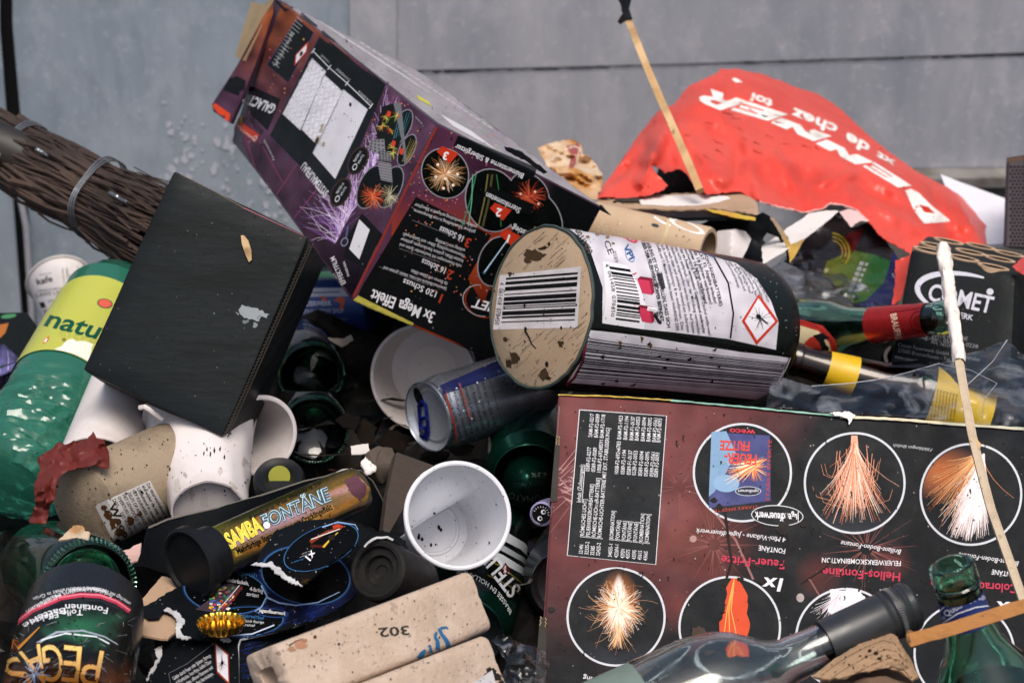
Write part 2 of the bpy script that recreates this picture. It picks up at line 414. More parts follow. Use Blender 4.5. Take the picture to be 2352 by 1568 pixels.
obj('foot_plate', wpanel([(1850, 409), (3300, 401), (3300, 900), (1850, 900)], .008, .004), m_conc, wall, 0)
sg = random.Random(12)
up_s, lo_s = [], []
for i in range(120):
    x = 912 + i * 13; y = 166 - (x - 912) * .0292; w_ = sg.uniform(.4, 2.2) * (1.5 if sg.random() < .15 else 1); up_s.append((x, y - w_ + sg.uniform(-1, 1))); lo_s.append((x, y + w_ + sg.uniform(-1, 1)))
obj('seam_grime', wpanel(up_s + lo_s[::-1], .0022, .001), m_dark, wall, 0)
# bloom stains, a real crust on the sheet
def blotch(cx, cy, n, sx, sy, r0, r1, rnd):
    vs, fs = [], []
    for _ in range(n):
        x, y = rnd.gauss(cx, sx), rnd.gauss(cy, sy); r = rnd.uniform(r0, r1) * rnd.random() ** .6; m = 9; b = len(vs); o = rnd.uniform(.0024, .0031)
        vs.append(wp(x, y) + WN * o)
        for i in range(m):
            q = r * rnd.uniform(.55, 1.25); vs.append(wp(x + q * math.cos(6.283 * i / m), y + q * 1.3 * math.sin(6.283 * i / m)) + WN * o)
        fs += [(b, b + 1 + (i + 1) % m, b + 1 + i) for i in range(m)]
    return vs, fs
rb = random.Random(5)
obj('zinc_bloom', join(blotch(420, 335, 30, 26, 45, 2, 9, rb), blotch(410, 275, 12, 25, 20, 2, 7, rb), blotch(430, 400, 16, 30, 18, 3, 13, rb), blotch(520, 320, 18, 20, 45, 2, 11, rb), blotch(545, 400, 14, 30, 30, 2, 12, rb), blotch(620, 470, 26, 22, 30, 3, 13, rb), blotch(640, 430, 10, 20, 20, 3, 9, rb), blotch(290, 270, 8, 40, 20, 2, 6, rb)), m_oxide, wall, 0)
# litter mass
rl = random.Random(4); vs, fs, cs = [], [], []
nx, ny = 150, 120
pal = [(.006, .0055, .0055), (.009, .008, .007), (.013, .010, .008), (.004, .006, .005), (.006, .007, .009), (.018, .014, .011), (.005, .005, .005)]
for j in range(ny + 1):
    for i in range(nx + 1):
        x, y = -.85 + 1.8 * i / nx, .45 + 1.65 * j / ny
        h = noise.noise(V((x * 6, y * 6, 0))) * .035 + abs(noise.noise(V((x * 17, y * 17, 3)))) * .03 + noise.noise(V((x * 50, y * 50, 1))) * .006
        rb0 = max(0, min(1, (x + .02) / .2)); lf0 = max(0, min(1, (x + .40) / .10)); top_ = .345 + .045 * max(0, min(1, (y - 1.15) / .15)) + (.02 + .03 * lf0 - .07 * rb0) * max(0, min(1, (y - 1.35) / .15)); yb = 1.70 + .12 * lf0 + .10 * rb0
        e = min(1, (y - .45) / .15, (yb - y) / .25, (x + .85) / .12, (.95 - x) / .12)
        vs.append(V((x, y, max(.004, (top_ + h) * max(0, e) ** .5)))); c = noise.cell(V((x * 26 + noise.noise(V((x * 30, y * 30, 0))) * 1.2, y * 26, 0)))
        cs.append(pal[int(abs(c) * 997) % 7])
fs = [(j * (nx + 1) + i, j * (nx + 1) + i + 1, (j + 1) * (nx + 1) + i + 1, (j + 1) * (nx + 1) + i) for j in range(ny) for i in range(nx)]
for _ in range(700):
    x, y = rl.uniform(-.6, .6), rl.uniform(.75, 1.35); z = (.36 if y < 1.25 else .41) + rl.uniform(-.02, .025); q = rl.uniform(.004, .013); b = len(vs)
    u = V((rl.gauss(0, 1), rl.gauss(0, 1), rl.gauss(0, .7))).normalized(); w = u.cross(V((rl.gauss(0, 1), rl.gauss(0, 1), rl.gauss(0, 1)))).normalized(); n3 = u.cross(w)
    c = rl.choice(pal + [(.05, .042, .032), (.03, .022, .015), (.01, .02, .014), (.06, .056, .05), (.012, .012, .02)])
    o = V((x, y, z)); vs += [o - u * q - w * q * .5 + n3 * q * .3, o + u * q - w * q * .6, o + u * q * .8 + w * q * .5 + n3 * q * .25, o - u * q * .7 + w * q * .6]; cs += [c] * 4; fs += [(b, b + 1, b + 2, b + 3)]
for _ in range(260):
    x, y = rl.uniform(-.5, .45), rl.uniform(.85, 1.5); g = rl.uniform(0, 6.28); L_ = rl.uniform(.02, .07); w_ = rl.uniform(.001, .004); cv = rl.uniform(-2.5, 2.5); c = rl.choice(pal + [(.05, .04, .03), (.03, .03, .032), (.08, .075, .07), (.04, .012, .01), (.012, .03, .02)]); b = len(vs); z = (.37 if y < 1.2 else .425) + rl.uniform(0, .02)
    for k in range(9):
        t = k / 8; p = V((x + math.cos(g + cv * t) * L_ * t, y + math.sin(g + cv * t) * L_ * t, z + .012 * math.sin(t * 3.1 + g))); s_ = V((-math.sin(g + cv * t), math.cos(g + cv * t), rl.uniform(-.3, .3))) * w_; vs += [p - s_, p + s_]; cs += [c, c]
        if k: fs.append((b + 2 * k - 2, b + 2 * k - 1, b + 2 * k + 1, b + 2 * k))
m_heap = M('litter', None, .7, spec=.15, attr=True, grime=.5, gsc=40, bump=.5, bsc=120, bdist=.003)
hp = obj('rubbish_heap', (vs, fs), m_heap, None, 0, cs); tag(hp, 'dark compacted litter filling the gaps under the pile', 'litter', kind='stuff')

# ------------------------------------------------------------------ brushwood broom
m_twig = M('twig_bark', H('#43322a'), .75, grime=.4, gsc=60, alt=H('#2a1f19'), altsc=18, bump=.5, bsc=250)
m_twigend = M('cut_twig_wood', H('#b08a6c'), .7, grime=.3)
m_handle = M('dark_handle_wood', H('#2b221a'), .5, grime=.5, alt=H('#1b1a18'), altsc=14)
m_wire = M('galvanised_wire', H('#8b9196'), .38, metal=.8, grime=.2)
q0, q1 = P(-50, 312, 1.80), P(470, 588, 1.66)
broom = thing('twig_broom', 'bundle of dark brown brushwood twigs bound with wire leaning against the wall', 'broom', q0)
a, e1, e2, L = frame_of(q0, q1); rt = random.Random(8)
tw = []; ends = []
for i in range(460):
    g = rt.uniform(0, 6.283); rr = .034 * rt.random() ** .35; g2 = g + rt.uniform(-.9, .9); r2 = .033 * rt.random() ** .4
    t0 = rt.choice((rt.uniform(-.3, .02), rt.uniform(.02, .5))) if rr > .022 else rt.uniform(.25, .5); t1 = rt.uniform(.75, .98); pts = []
    for k in range(9):
        t = t0 + (t1 - t0) * k / 8; f = (t - t0) / (t1 - t0); r = rr + (r2 - rr) * f; gg = g + (g2 - g) * f
        sag = .012 * math.sin(f * 3.1); pin = 1 - .10 * (math.exp(-((t - .20) / .07) ** 2) + math.exp(-((t - .54) / .07) ** 2)); sc = (.86 + .22 * t) * pin
        pts.append(q0 + a * (L * t) + (e1 * math.cos(gg) + e2 * math.sin(gg)) * (r * sc) + noise.noise_vector(V((i * 3.1, t * 6, 0))) * .0055)
    w = rt.uniform(.0006, .0020) if i % 6 else rt.uniform(.0020, .0030)
    tw.append(tube(pts, [w * (1.15 - .6 * k / 8) for k in range(9)], 6))
    if t0 < .02: ends.append(lathe(pts[0] - (pts[1] - pts[0]).normalized() * .0004, pts[0] + (pts[1] - pts[0]).normalized() * .0012, [(0, w * 1.12), (1, w * 1.18)], 7))
for i in range(26):   # loose fine twigs
    g = rt.uniform(0, 6.283); t0 = rt.uniform(.55, .8); o = q0 + a * (L * t0) + (e1 * math.cos(g) + e2 * math.sin(g)) * .033
    tw.append(tube([o + a * (.02 * k) + (e1 * math.cos(g) + e2 * math.sin(g)) * .0022 * k + noise.noise_vector(V((i, k * .7, 5))) * .005 for k in range(6)], .0005, 5))
obj('twigs', join(*tw), m_twig, broom, 50, kind='stuff'); obj('cut_ends', join(*ends), m_twigend, broom, 30)
obj('handle', lathe(P(-90, 300, 1.77), P(150, 398, 1.745), [(0, .0195), (.97, .0195), (1, .017)], 28), m_handle, broom)
def wire_loop(t, turns, tilt, rad):
    for n in range(turns):
        pts = []
        for k in range(41):
            g = 6.283 * k / 40; r = rad * (1 + .05 * math.sin(3 * g + n * .4) + .02 * math.sin(5 * g)); s = t * L + n * .0026 + tilt * math.cos(g - .6)
            pts.append(q0 + a * s + (e1 * math.cos(g) + e2 * math.sin(g)) * r)
        yield tube(pts, .0007, 6)
wb1 = obj('wire_binding', join(*wire_loop(.20, 3, .005, .0305)), m_wire, broom); wb2 = obj('wire_binding', join(*wire_loop(.545, 3, .007, .0335)), m_wire, broom)
def twist(x, y, x2, y2, d):
    A, B = P(x, y, d), P(x2, y2, d); ax, f1, f2, l = frame_of(A, B)
    return join(*[tube([A + ax * (l * k / 30) + (f1 * math.cos(k * .9 + ph) + f2 * math.sin(k * .9 + ph)) * .0011 for k in range(31)], .0007, 5) for ph in (0, 3.14)])
obj('wire_twist', twist(82, 342, 112, 358, 1.722), m_wire, wb1); obj('wire_twist', twist(250, 442, 292, 465, 1.665), m_wire, wb2)

# ------------------------------------------------------------------ paper coffee cup, left
m_paper = M('white_paper', H('#dcd6d2'), .65, grime=.28, gsc=26, gcol=H('#6b5b4a'), bump=.12, bsc=200, spots=.5, ssc=150)
m_cupw = M('white_cup_board', H('#cfc8c6'), .55, grime=.6, gsc=11, gcol=H('#7d7064'), bump=.08, bsc=120, spots=.15, ssc=110)
m_plast = M('white_cup_plastic', H('#d2d3d8'), .38, grime=.2, gsc=14, gcol=H('#8d8a86'), bump=.02, spots=.25, ssc=150, sss=.15)
def cup(pm, pb, rm, rb_, th=.0009, ribs=0, lip=.0022, foot=.06, warp=None, seg=72, inset=.05):
    o = [(1, rb_), (1 - inset * .2, rb_ * 1.005)]; n = 40
    for i in range(n + 1):
        t = 1 - inset * .2 - (1 - inset * .2 - .02) * i / n; r = rm + (rb_ - rm) * t
        if ribs and .12 < t < .75: r += .0003 * math.sin(t * ribs * 6.283)
        o.append((t, r))
    o += [(.016, rm + lip * .4), (.018, rm + lip), (.008, rm + lip * 1.35), (-.004, rm + lip), (-.008, rm + lip * .3), (-.002, rm - th)]
    for i in range(n + 1):
        t = .02 + (1 - inset - .02) * i / n; r = rm + (rb_ - rm) * t - th
        if ribs and .12 < t < .75: r += .0003 * math.sin(t * ribs * 6.283)
        o.append((t, r))
    o += [(1 - inset, (rb_ - th) * .8), (1 - inset - .012, (rb_ - th) * .76), (1 - inset - .012, (rb_ - th) * .70), (1 - inset, (rb_ - th) * .66), (1 - inset, .00005)]
    vs, fs = lathe(pm, pb, o, seg, (False, False), warp)
    k = len(vs); u = lathe(pm, pb, [(1 - inset * .6, rb_ - th), (1 - inset * .6, .00005)], seg, (False, False), warp)
    w = lathe(pm, pb, [(1, rb_), (1, rb_ - th * 1.5), (1 - inset * .6, rb_ - th * 1.5)], seg, (False, False), warp)
    return join((vs, fs), u, w)
c = P(132, 632, 1.96)
cc = thing('coffee_cup', 'printed beige paper coffee cup with café words, tilted beside the green bottle', 'cup', c)
body = cup(P(134, 642, 1.965), P(180, 790, 1.91), .0272, .019, lip=.0020)
obj('cup_wall', body, m_paper, cc)
k = Ink([body]); dk, mdc, lt = H('#2c2826'), H('#4a4440'), H('#77706c')
k.text('kafe', (86, 654), (122, 646), 15, dk, bold=.02, step=6); k.text('mocca', (92, 634), (118, 629), 6, lt, step=6)
k.text('cappuccino caffè', (86, 670), (178, 661), 7, lt, shear=.3, step=6); k.text('CAFFE LATTE', (82, 683), (160, 672), 9, mdc, step=6)
k.text('gourmet cup', (112, 693), (160, 687), 6, mdc, step=6); k.text('espresso', (118, 705), (154, 700), 6, mdc, step=6); k.text('AMERICANO', (116, 719), (160, 711), 7, dk, bold=.02, step=6)
k.text('moccachino', (154, 652), (194, 646), 6, mdc, step=6); k.text('latte', (159, 636), (180, 631), 6, lt, step=6)
for x in (134, 144): k.text('cappuccino', (x + 8, 612 + x * .02), (x + 12, 652), 5, lt, step=6)
k.line([(152, 615), (155, 640)], 1.2, mdc, step=8); k.line([(178, 610), (184, 640)], 1.2, mdc, step=8); k.text('café', (190, 616), (199, 640), 7, mdc, step=6)
k.rect((90, 695), (101, 693), (106, 706), (95, 708), dk, step=5); k.text('LUNGO', (106, 712), (113, 738), 6, mdc, step=6); k.text('bar', (100, 712), (106, 728), 7, dk, step=6); k.text('café crème', (120, 732), (150, 726), 5, lt, step=6); k.text('ristretto', (122, 742), (150, 738), 5, lt, step=6)
k.done(cc, INKM, 'printed_words')

# dark firework carton at the left edge
fv = [P(-160, 712, 1.80), P(52, 700, 1.79), P(118, 800, 1.72), P(40, 930, 1.66)]
fb = box8([P(-160, 722, 1.82), P(62, 716, 1.80), P(128, 812, 1.73), P(-160, 930, 1.70)], [p + V((0, .06, -.07)) for p in (P(-160, 722, 1.82), P(62, 716, 1.80), P(128, 812, 1.73), P(-160, 930, 1.70))])
m_blk = M('black_card', H('#14181a'), .45, spec=.1, grime=.3, gsc=40, gcol=(.01, .009, .008), bump=.18, bsc=300, spots=.6, ssc=120)
lc = thing('firework_carton', 'dark carton with purple spark artwork at the left edge behind the green bottle', 'box', P(20, 800, 1.75))
obj('carton', fb, m_blk, lc, 30); k = Ink([fb])
k.poly([(-20, 765), (0, 745), (20, 742), (12, 765), (-10, 785)], H('#b06a34'), step=10); k.ell(20, 726, 18, 5, H('#4c8c60'), rot=-8)
rr_ = random.Random(3)
k.poly([(-60, 800), (10, 790), (50, 830), (60, 860), (20, 910), (-60, 915)], lambda x, y: tuple(c * (.25 + .75 * max(0, min(1, (y - 790) / 60))) * (.7 + .6 * N2(x, y, .06)) for c in H('#7c78b8')), 1, step=6)
burst(k, 10, 900, 120, 90, [H('#b9b2da'), H('#8d84c4'), H('#d6cfe8')], 3, 2.0, rnd=rr_)
k.done(lc, INK)
lc2 = sheet([(-40, 960), (14, 905), (36, 880), (44, 872), (46, 892), (20, 960), (-10, 1010), (-40, 1030)], plane3((0, 960, 1.66), (44, 872, 1.70), (-40, 960, 1.66)), .002)
solo('cardboard_scrap', lc2, M('tan_edge_card', H('#a5753f'), .7), 'tan strip of cardboard at the left edge between the dark carton and green bottle', 'cardboard')
# ------------------------------------------------------------------ big purple firework box, tipped on its corner
O, A, B, C = P(1005, 285, 1.50), P(629, -6, 1.735), P(808, 690, 1.515), P(1382, 474, 1.585)
m_bx = M('purple_carton', H('#3a2436'), .35, grime=.2, gsc=40, bump=.08, bsc=300)
m_kraft = M('brown_corrugated_card', H('#a08a68'), .8, grime=.35, gsc=30, bump=.3, bsc=350)
A2 = P(533, 322, 1.80)
gal = thing('firework_box', 'large tipped purple and black firework box with three white tube grids printed on its side', 'box', O)
BC = B + (C - O); AC = A + (C - O); ABC = A2 + (C - O)
gv = box8([O, C, BC, B], [A, AC, ABC, A2], .0014, 8, .0009, 14)
obj('carton', gv, m_bx, gal, 30)
# open end flaps
fl = sheet([(625, -2), (602, 12), (578, 4), (560, 60), (540, 130), (560, 140), (600, 60)], plane3((625, 0, 1.742), (560, 60, 1.80), (540, 130, 1.79)), .003, 14, .002)
obj('inner_flap', fl, m_kraft, gal, 30)
ff = [(634, -4), (604, 40), (545, 150), (487, 240), (490, 256), (530, 284), (566, 200), (590, 140), (628, 30)]
ffl = sheet(ff, plane3((640, 0, 1.730), (530, 284, 1.765), (487, 240, 1.79)), .003, 14, .002)
obj('side_flap', ffl, m_bx, gal, 30)
obj('inner_flap', sheet([(538, 292), (548, 270), (580, 330), (592, 352), (560, 338), (536, 332)], plane3((538, 292, 1.80), (592, 352, 1.80), (536, 332, 1.83)), .003, 12), m_kraft, gal, 30)
k = Ink([gv, ffl]); rg = random.Random(21)
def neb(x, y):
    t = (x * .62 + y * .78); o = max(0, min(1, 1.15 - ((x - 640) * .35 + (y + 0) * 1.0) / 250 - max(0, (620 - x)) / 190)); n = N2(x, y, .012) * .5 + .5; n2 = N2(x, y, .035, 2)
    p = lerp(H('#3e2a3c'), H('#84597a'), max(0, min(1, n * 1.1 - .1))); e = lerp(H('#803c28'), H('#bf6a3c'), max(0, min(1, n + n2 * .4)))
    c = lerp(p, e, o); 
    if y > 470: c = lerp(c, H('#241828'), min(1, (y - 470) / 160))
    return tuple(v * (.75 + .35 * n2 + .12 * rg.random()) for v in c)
Lp = [(650, 4), (1000, 288), (806, 684), (652, 516), (556, 330), (575, 200)]
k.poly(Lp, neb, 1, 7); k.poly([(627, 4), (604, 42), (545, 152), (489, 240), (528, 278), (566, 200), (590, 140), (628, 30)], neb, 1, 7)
k.poly([(545, 175), (565, 186), (560, 225), (512, 207), (528, 180)], H('#22262b'), 2); k.poly([(488, 243), (494, 237), (530, 262), (526, 280), (506, 268)], H('#e8502f'), 2)
for _ in range(150):
    x, y = rg.uniform(560, 950), rg.uniform(10, 330)
    if inside(x, y, Lp): k.ell(x, y, rg.uniform(.8, 2.6), rg.uniform(.8, 2.6), rg.choice([H('#e58a5a'), H('#e06a80'), H('#cfae5a'), H('#d97b4a')]), 2, n=7)
k.poly([(630, 2), (656, 2), (690, -8), (676, 18), (655, 28)], H('#20262a'), 2)
k.poly([(693, 30), (729, 60), (663, 191), (614, 149)], lambda x, y: H('#23282c'), 2); k.line([(693, 30), (729, 60), (663, 191), (614, 149), (693, 30)], 1.4, H('#5a5288'), 3)
for i in range(15): # warning text block, very foreshortened
    t = i / 14; a_ = lerp((626, 143), (682, 40), t); b_ = lerp((632, 156), (708, 64), t); q = rg.uniform(.55, 1)
    k.line([a_, lerp(a_, (a_[0] + 18, a_[1] + 15), q)], 1.8, H('#9aa0a2'), 4)
k.text('Achtung', (628, 151), (672, 75), 9, H('#b5babb'), 4, up=(.8, .6))
k.poly([(709, 96), (705, 120), (677, 152), (680, 126)], H('#dd4a34'), 4); k.poly([(706, 102), (703, 119), (680, 146), (682, 127)], WHITE, 5); k.ell(693, 124, 3, 6, BLACK, 6, rot=25)
k.poly([(741, 70), (886, 195), (772, 466), (620, 312)], lambda x, y: lerp(H('#1f2528'), H('#272d33'), max(0, min(1, .5 + N2(x, y, .02)))), 3, 30)
k.line([(741, 70), (620, 312), (772, 466)], 1.2, H('#6b4f74'), 4)
wp_ = lambda x, y: lerp(H('#e6e4ea'), H('#cfcdd4'), max(0, N2(x, y, .03)))
cells = [((718, 134), (750, 165), (691, 300), (650, 262)), ((746, 172), (788, 210), (730, 334), (694, 298)), ((790, 206), (846, 252), (771, 412), (719, 352))]
for ci, (a_, b_, c_, d_) in enumerate(cells):
    k.poly([a_, b_, c_, d_], wp_, 4, 25); nx_, ny_ = ((4, 6), (4, 6), (12, 18))[ci]
    for i in range(nx_):
        for j in range(ny_):
            u, v = (i + .5 + (.25 if j % 2 else -.25) * (ci < 2)) / nx_, (j + .5) / ny_; p_ = lerp(lerp(a_, b_, u), lerp(d_, c_, u), v)
            w_ = math.dist(a_, b_) / nx_ * .42; h_ = math.dist(a_, d_) / ny_ * .46
            k.ell(p_[0], p_[1], h_, w_, H('#bdbbc3'), 5, rot=math.degrees(math.atan2(d_[1] - a_[1], d_[0] - a_[0])), ring=.16 if ci < 2 else .3, n=16)
    k.line([a_, b_, c_, d_, a_], 1.0, H('#8f8d95'), 6)
for x, y in ((738, 300), (741, 290), (731, 318), (744, 332)): k.ell(x, y, 4, 6, lerp(H('#8b7660'), H('#c8bcae'), rg.random()), 6, rot=20, n=9)
k.ell(729, 324, 4, 8, H('#57432f'), 7, rot=25, n=9); k.ell(806, 241, 3, 5, BLACK, 7, n=8)
k.line([(720, 118), (757, 156), (798, 192), (853, 245)], 1.8, H('#d8d8dc'), 4)
for p_, q_, s_ in (((722, 117), (790, 0), 0),): pass
for x, y in ((720, 118), (757, 156), (798, 192), (853, 245)): k.line([(x - 4, y + 5), (x + 4, y - 6)], 1.8, H('#d8d8dc'), 4)
k.text('1 SCHUSS', (758, 142), (740, 125), 5, H('#b9bcc0'), 4); k.text('2 SCHUSSREIHE', (806, 184), (776, 157), 6, H('#b9bcc0'), 4); k.text('3 SCHUSSREIHE', (858, 238), (826, 208), 6, H('#b9bcc0'), 4)
k.text('SYSTEMAUFBAU', (756, 440), (701, 371), 20, H('#d9d9dd'), 4, bold=.015, up=(-.55, .83))
k.text('GALACTIC', (637, 243), (566, 214), 24, H('#dcdce0'), 5, bold=.03, up=(-.5, .86)); k.text('INTER', (606, 300), (577, 264), 12, H('#3c3a42'), 5, bold=.02, up=(-.5, .86))
k.poly([(570, 195), (645, 228), (615, 300), (575, 262)], H('#221f29'), 3)
k.poly([(545, 274), (596, 310), (588, 328), (540, 290)], H('#d8452c'), 5); k.text('3 Verbund 2. Klasse', (588, 320), (546, 286), 7, H('#e6dcd8'), 6, up=(-.5, .8)); k.ell(587, 318, 4, 7, H('#d8d3d3'), 7, rot=35, ring=.3)
k.text('Feuerwerk', (632, 366), (609, 320), 6, H('#c8c2cf'), 4, up=(-.7, .6)); 
for q_ in (((575, 285), (650, 420)), ((620, 470), (735, 300)), ((560, 300), (600, 430)), ((660, 520), (740, 420))): k.line([q_[0], q_[1]], 1.6, H('#a34a74'), 2)
# spark plume
for _ in range(420):
    t = rg.random(); x0, y0 = lerp((770, 560), (900, 300), t); g_ = rg.uniform(-1.1, .9) - 1.9; L_ = rg.uniform(25, 110); cv = rg.uniform(-.5, .5); pts = []
    for j in range(5): s_ = j / 4; pts.append((x0 + math.cos(g_ + cv * s_) * L_ * s_, y0 + math.sin(g_ + cv * s_) * L_ * s_ * 1.2))
    if all(inside(px_, py_, Lp) and not inside(px_, py_, [(741, 70), (886, 195), (772, 466), (620, 312)]) for px_, py_ in pts): k.line(pts, rg.uniform(.8, 2), rg.choice([H('#b892cf'), H('#d9bfe6'), H('#8f5fae'), H('#ecdcf2')]), 2, w1=.5)
for x, y, m_, s_ in ((823, 369, 22, '2'), (783, 442, 20, '1')):
    k.ell(x, y, 36, 21, H('#4a3a34'), 4, rot=-62); k.ell(x, y, 31, 17.5, H('#17191b'), 5, rot=-62); k.text('1x FÄCHER', (x + 9, y - 20), (x - 6, y + 4), 6, H('#d8d8dc'), 6, up=(-.8, -.2)); k.text('STUFE', (x + 15, y - 12), (x + 3, y + 8), 5, H('#d8d8dc'), 6, up=(-.8, -.2)); k.ell(x - 7, y + 15, 5, 8, H('#d8d8dc'), 6, rot=25, ring=.3)
for x, y, rx, ry in ((925, 290, 42, 20), (935, 345, 40, 18), (852, 430, 54, 28), (897, 430, 52, 26)):
    k.ell(x, y, rx, ry, H('#8a8590'), 3, rot=-66); k.ell(x, y, rx - 3, ry - 2.5, H('#141a1b'), 4, rot=-66)
for i in range(6): k.line([(905 + i * 5, 320 - i * 3), (918 + i * 6, 262 - i)], 1.5, rg.choice([H('#4f8f98'), H('#86b8b8'), H('#385f6a')]), 5, w1=.6)
for i in range(5): k.line([(925 + i * 3, 372), (945 + i * 4, 318 + i * 2)], 1.4, rg.choice([H('#a8924a'), H('#5f6c3a'), H('#c8b070')]), 5, w1=.6)
burst(k, 858, 452, 42, 90, [H('#e0512c'), H('#c23c22'), H('#f08a58')], 6, 1.3, rnd=rg, clip=in_ell(858, 446, 34, 42)); burst(k, 896, 450, 38, 50, [H('#b5a98a'), H('#7c8a64'), H('#d8d0b0')], 6, 1.1, rnd=rg, clip=in_ell(893, 446, 26, 40))
k.poly([(905, 238), (922, 236), (936, 372), (930, 378), (925, 330)], H('#777a80'), 6); k.poly([(880, 245), (905, 238), (921, 240), (922, 320), (905, 360), (870, 350), (865, 300)], H('#1d2421'), 5)
for x, y in ((886, 268), (900, 300), (905, 340), (880, 290), (912, 268), (903, 352)):
    burst(k, x, y, 16, 14, [H('#c98a3a'), H('#8fae4a'), H('#d8cf6a'), H('#d0582e')], 7, 2.2, rnd=rg); 
for x, y in ((903, 330), (921, 348), (892, 262)): k.poly([(x, y - 7), (x + 8, y - 4), (x + 5, y + 9), (x - 3, y + 5)], H('#d8452c'), 8)
for (a_, b_, c_, d_), nn in ((((852, 322), (884, 320), (887, 362), (848, 344)), 4), (((868, 370), (900, 376), (903, 420), (876, 414)), 7), (((870, 345), (898, 350), (900, 372), (872, 368)), 4)):
    k.poly([a_, b_, c_, d_], H('#8f8d92'), 7)
    for i in range(nn):
        for j in range(nn): p_ = lerp(lerp(a_, b_, (i + .5) / nn), lerp(d_, c_, (i + .5) / nn), (j + .5) / nn); k.ell(p_[0], p_[1], 12 / nn, 9 / nn, H('#55545a'), 8, n=8)
k.text('Bilder ähnlich', (975, 288), (956, 267), 5, H('#a8a4ae'), 4, up=(-.6, .8))
# QR field left blank, magnifier, link text
k.poly([(832, 490), (880, 540), (846, 620), (790, 590), (800, 540)], H('#191a1e'), 3); k.poly([(826, 504), (850, 528), (826, 596), (803, 572)], H('#d8d6dc'), 4)
k.ell(792, 556, 8, 11, H('#8a92b0'), 4, rot=25, ring=.25); k.line([(796, 545), (800, 520)], 4, H('#5a6a9a'), 4)
k.text('EFFEKTFILM', (795, 650), (769, 588), 12, H('#d4d2d8'), 4, bold=.01, up=(-.9, .5)); k.text('JETZT DEN', (785, 662), (770, 628), 6, H('#d4d2d8'), 4, up=(-.9, .5)); k.text('ANSEHEN', (804, 634), (793, 600), 6, H('#d4d2d8'), 4, up=(-.9, .5))
k.specks(150, (600, 60, 1000, 680), r=(.6, 1.7))
# ---- front: the three effects
Rp = [(1007, 288), (1379, 478), (1240, 880), (1150, 832), (810, 692)]
def neb2(x, y):
    n = N2(x, y, .014, 4) * .5 + .5; c = lerp(H('#44243c'), H('#784662'), n)
    u = max(0, 1 - abs((x - 1080) * .55 - (y - 600) * -.95) / 120); c = lerp(c, H('#b04322'), max(0, min(1, (y - 440) / 110)) if x > 900 else 0); c = lerp(c, BLACK, max(0, min(1, (y - 590) / 60)) * max(0, min(1, (x - 1090 + (y - 600) * .3) / 40)))
    dk_ = max(0, min(1, (x - 1215 - (y - 400) * -.1) / 60)); c = lerp(c, BLACK, dk_)
    s_ = rg.random(); return tuple(v * (.7 + .5 * n) for v in c)
k.poly(Rp, neb2, 1, 8)
for _ in range(260):
    x, y = rg.uniform(930, 1200), rg.uniform(300, 680); k.ell(x, y, rg.uniform(.7, 2.2), rg.uniform(.7, 2.2), rg.choice([H('#d88a9a'), H('#e0a050'), H('#d8603a')]), 2, n=6)
k.poly([(955, 452), (1128, 540), (1075, 640), (1130, 690), (1240, 700), (1240, 880), (1150, 830), (818, 688), (830, 660)], BLACK, 2)
k.poly([(1075, 640), (1128, 545), (1150, 590), (1110, 700)], lambda x, y: lerp(H('#c4522a'), H('#7c2c1a'), max(0, min(1, (y - 560) / 120))), 2, 12)
gry = H('#9a98a0')
def bubble(x, y, rx, ry, rot, l=3): k.ell(x, y, rx, ry, gry, l, rot); k.ell(x, y, rx - 2.5, ry - 2.5, H('#0e1412'), l + 1, rot)
bubble(1130, 460, 74, 62, 75); bubble(1230, 505, 76, 58, 60); bubble(1215, 445, 54, 42, 50); bubble(1022, 398, 60, 54, 60); bubble(1140, 600, 60, 42, 110)
for x0, x1, c_, w_ in ((1093, 1060, '#3f8f6c', 2.4), (1085, 1075, '#6fb894', 2.2), (1120, 1098, '#7f7a48', 3), (1130, 1108, '#5c5530', 5), (1140, 1150, '#3f8f5c', 1.6)): k.line([(x0, 400), ((x0 + x1) / 2 + 3, 460), (x1, 520)], w_, H(c_), 6)
burst(k, 1022, 400, 54, 150, [H('#f0d8b8'), H('#d8a060'), H('#c87838')], 6, 1.2, rnd=rg, clip=in_ell(1022, 398, 52, 50))
for x, y in ((1005, 378), (1030, 395), (1022, 410), (1050, 400), (1018, 432), (1040, 425), (1000, 405)): k.ell(x, y, 3.5, 3.5, H('#f6e2d0'), 7, n=9)
burst(k, 1215, 452, 48, 130, [H('#c8442c'), H('#8f2a1e'), H('#e06a48')], 6, 1.3, rnd=rg, clip=in_ell(1215, 447, 44, 44))
for x, y in ((1228, 440), (1205, 470), (1236, 468), (1195, 445)): k.ell(x, y, 3, 3, H('#f0c0a8'), 7, n=9)
for i in range(5): k.line([(1190 + i * 4, 640), (1228 + i * 3, 520)], 1.6, rg.choice([H('#8a7440'), H('#c0b080'), H('#4f4424')]), 6)
k.line([(1110, 628), (1172, 540)], 5, H('#4f7f9f'), 6, w1=2); k.line([(1112, 624), (1170, 544)], 2, H('#c8dcea'), 7)
def banner(a_, b_, w_, t_, h_, c0, c1): 
    dx, dy = b_[0] - a_[0], b_[1] - a_[1]; l_ = math.hypot(dx, dy); nx_, ny_ = -dy / l_ * w_ / 2, dx / l_ * w_ / 2
    k.rect((a_[0] - nx_, a_[1] - ny_), (b_[0] - nx_, b_[1] - ny_), (b_[0] + nx_, b_[1] + ny_), (a_[0] + nx_, a_[1] + ny_), BLACK, 8); k.text(t_, c0, c1, h_, H('#dcdade'), 9, bold=.01)
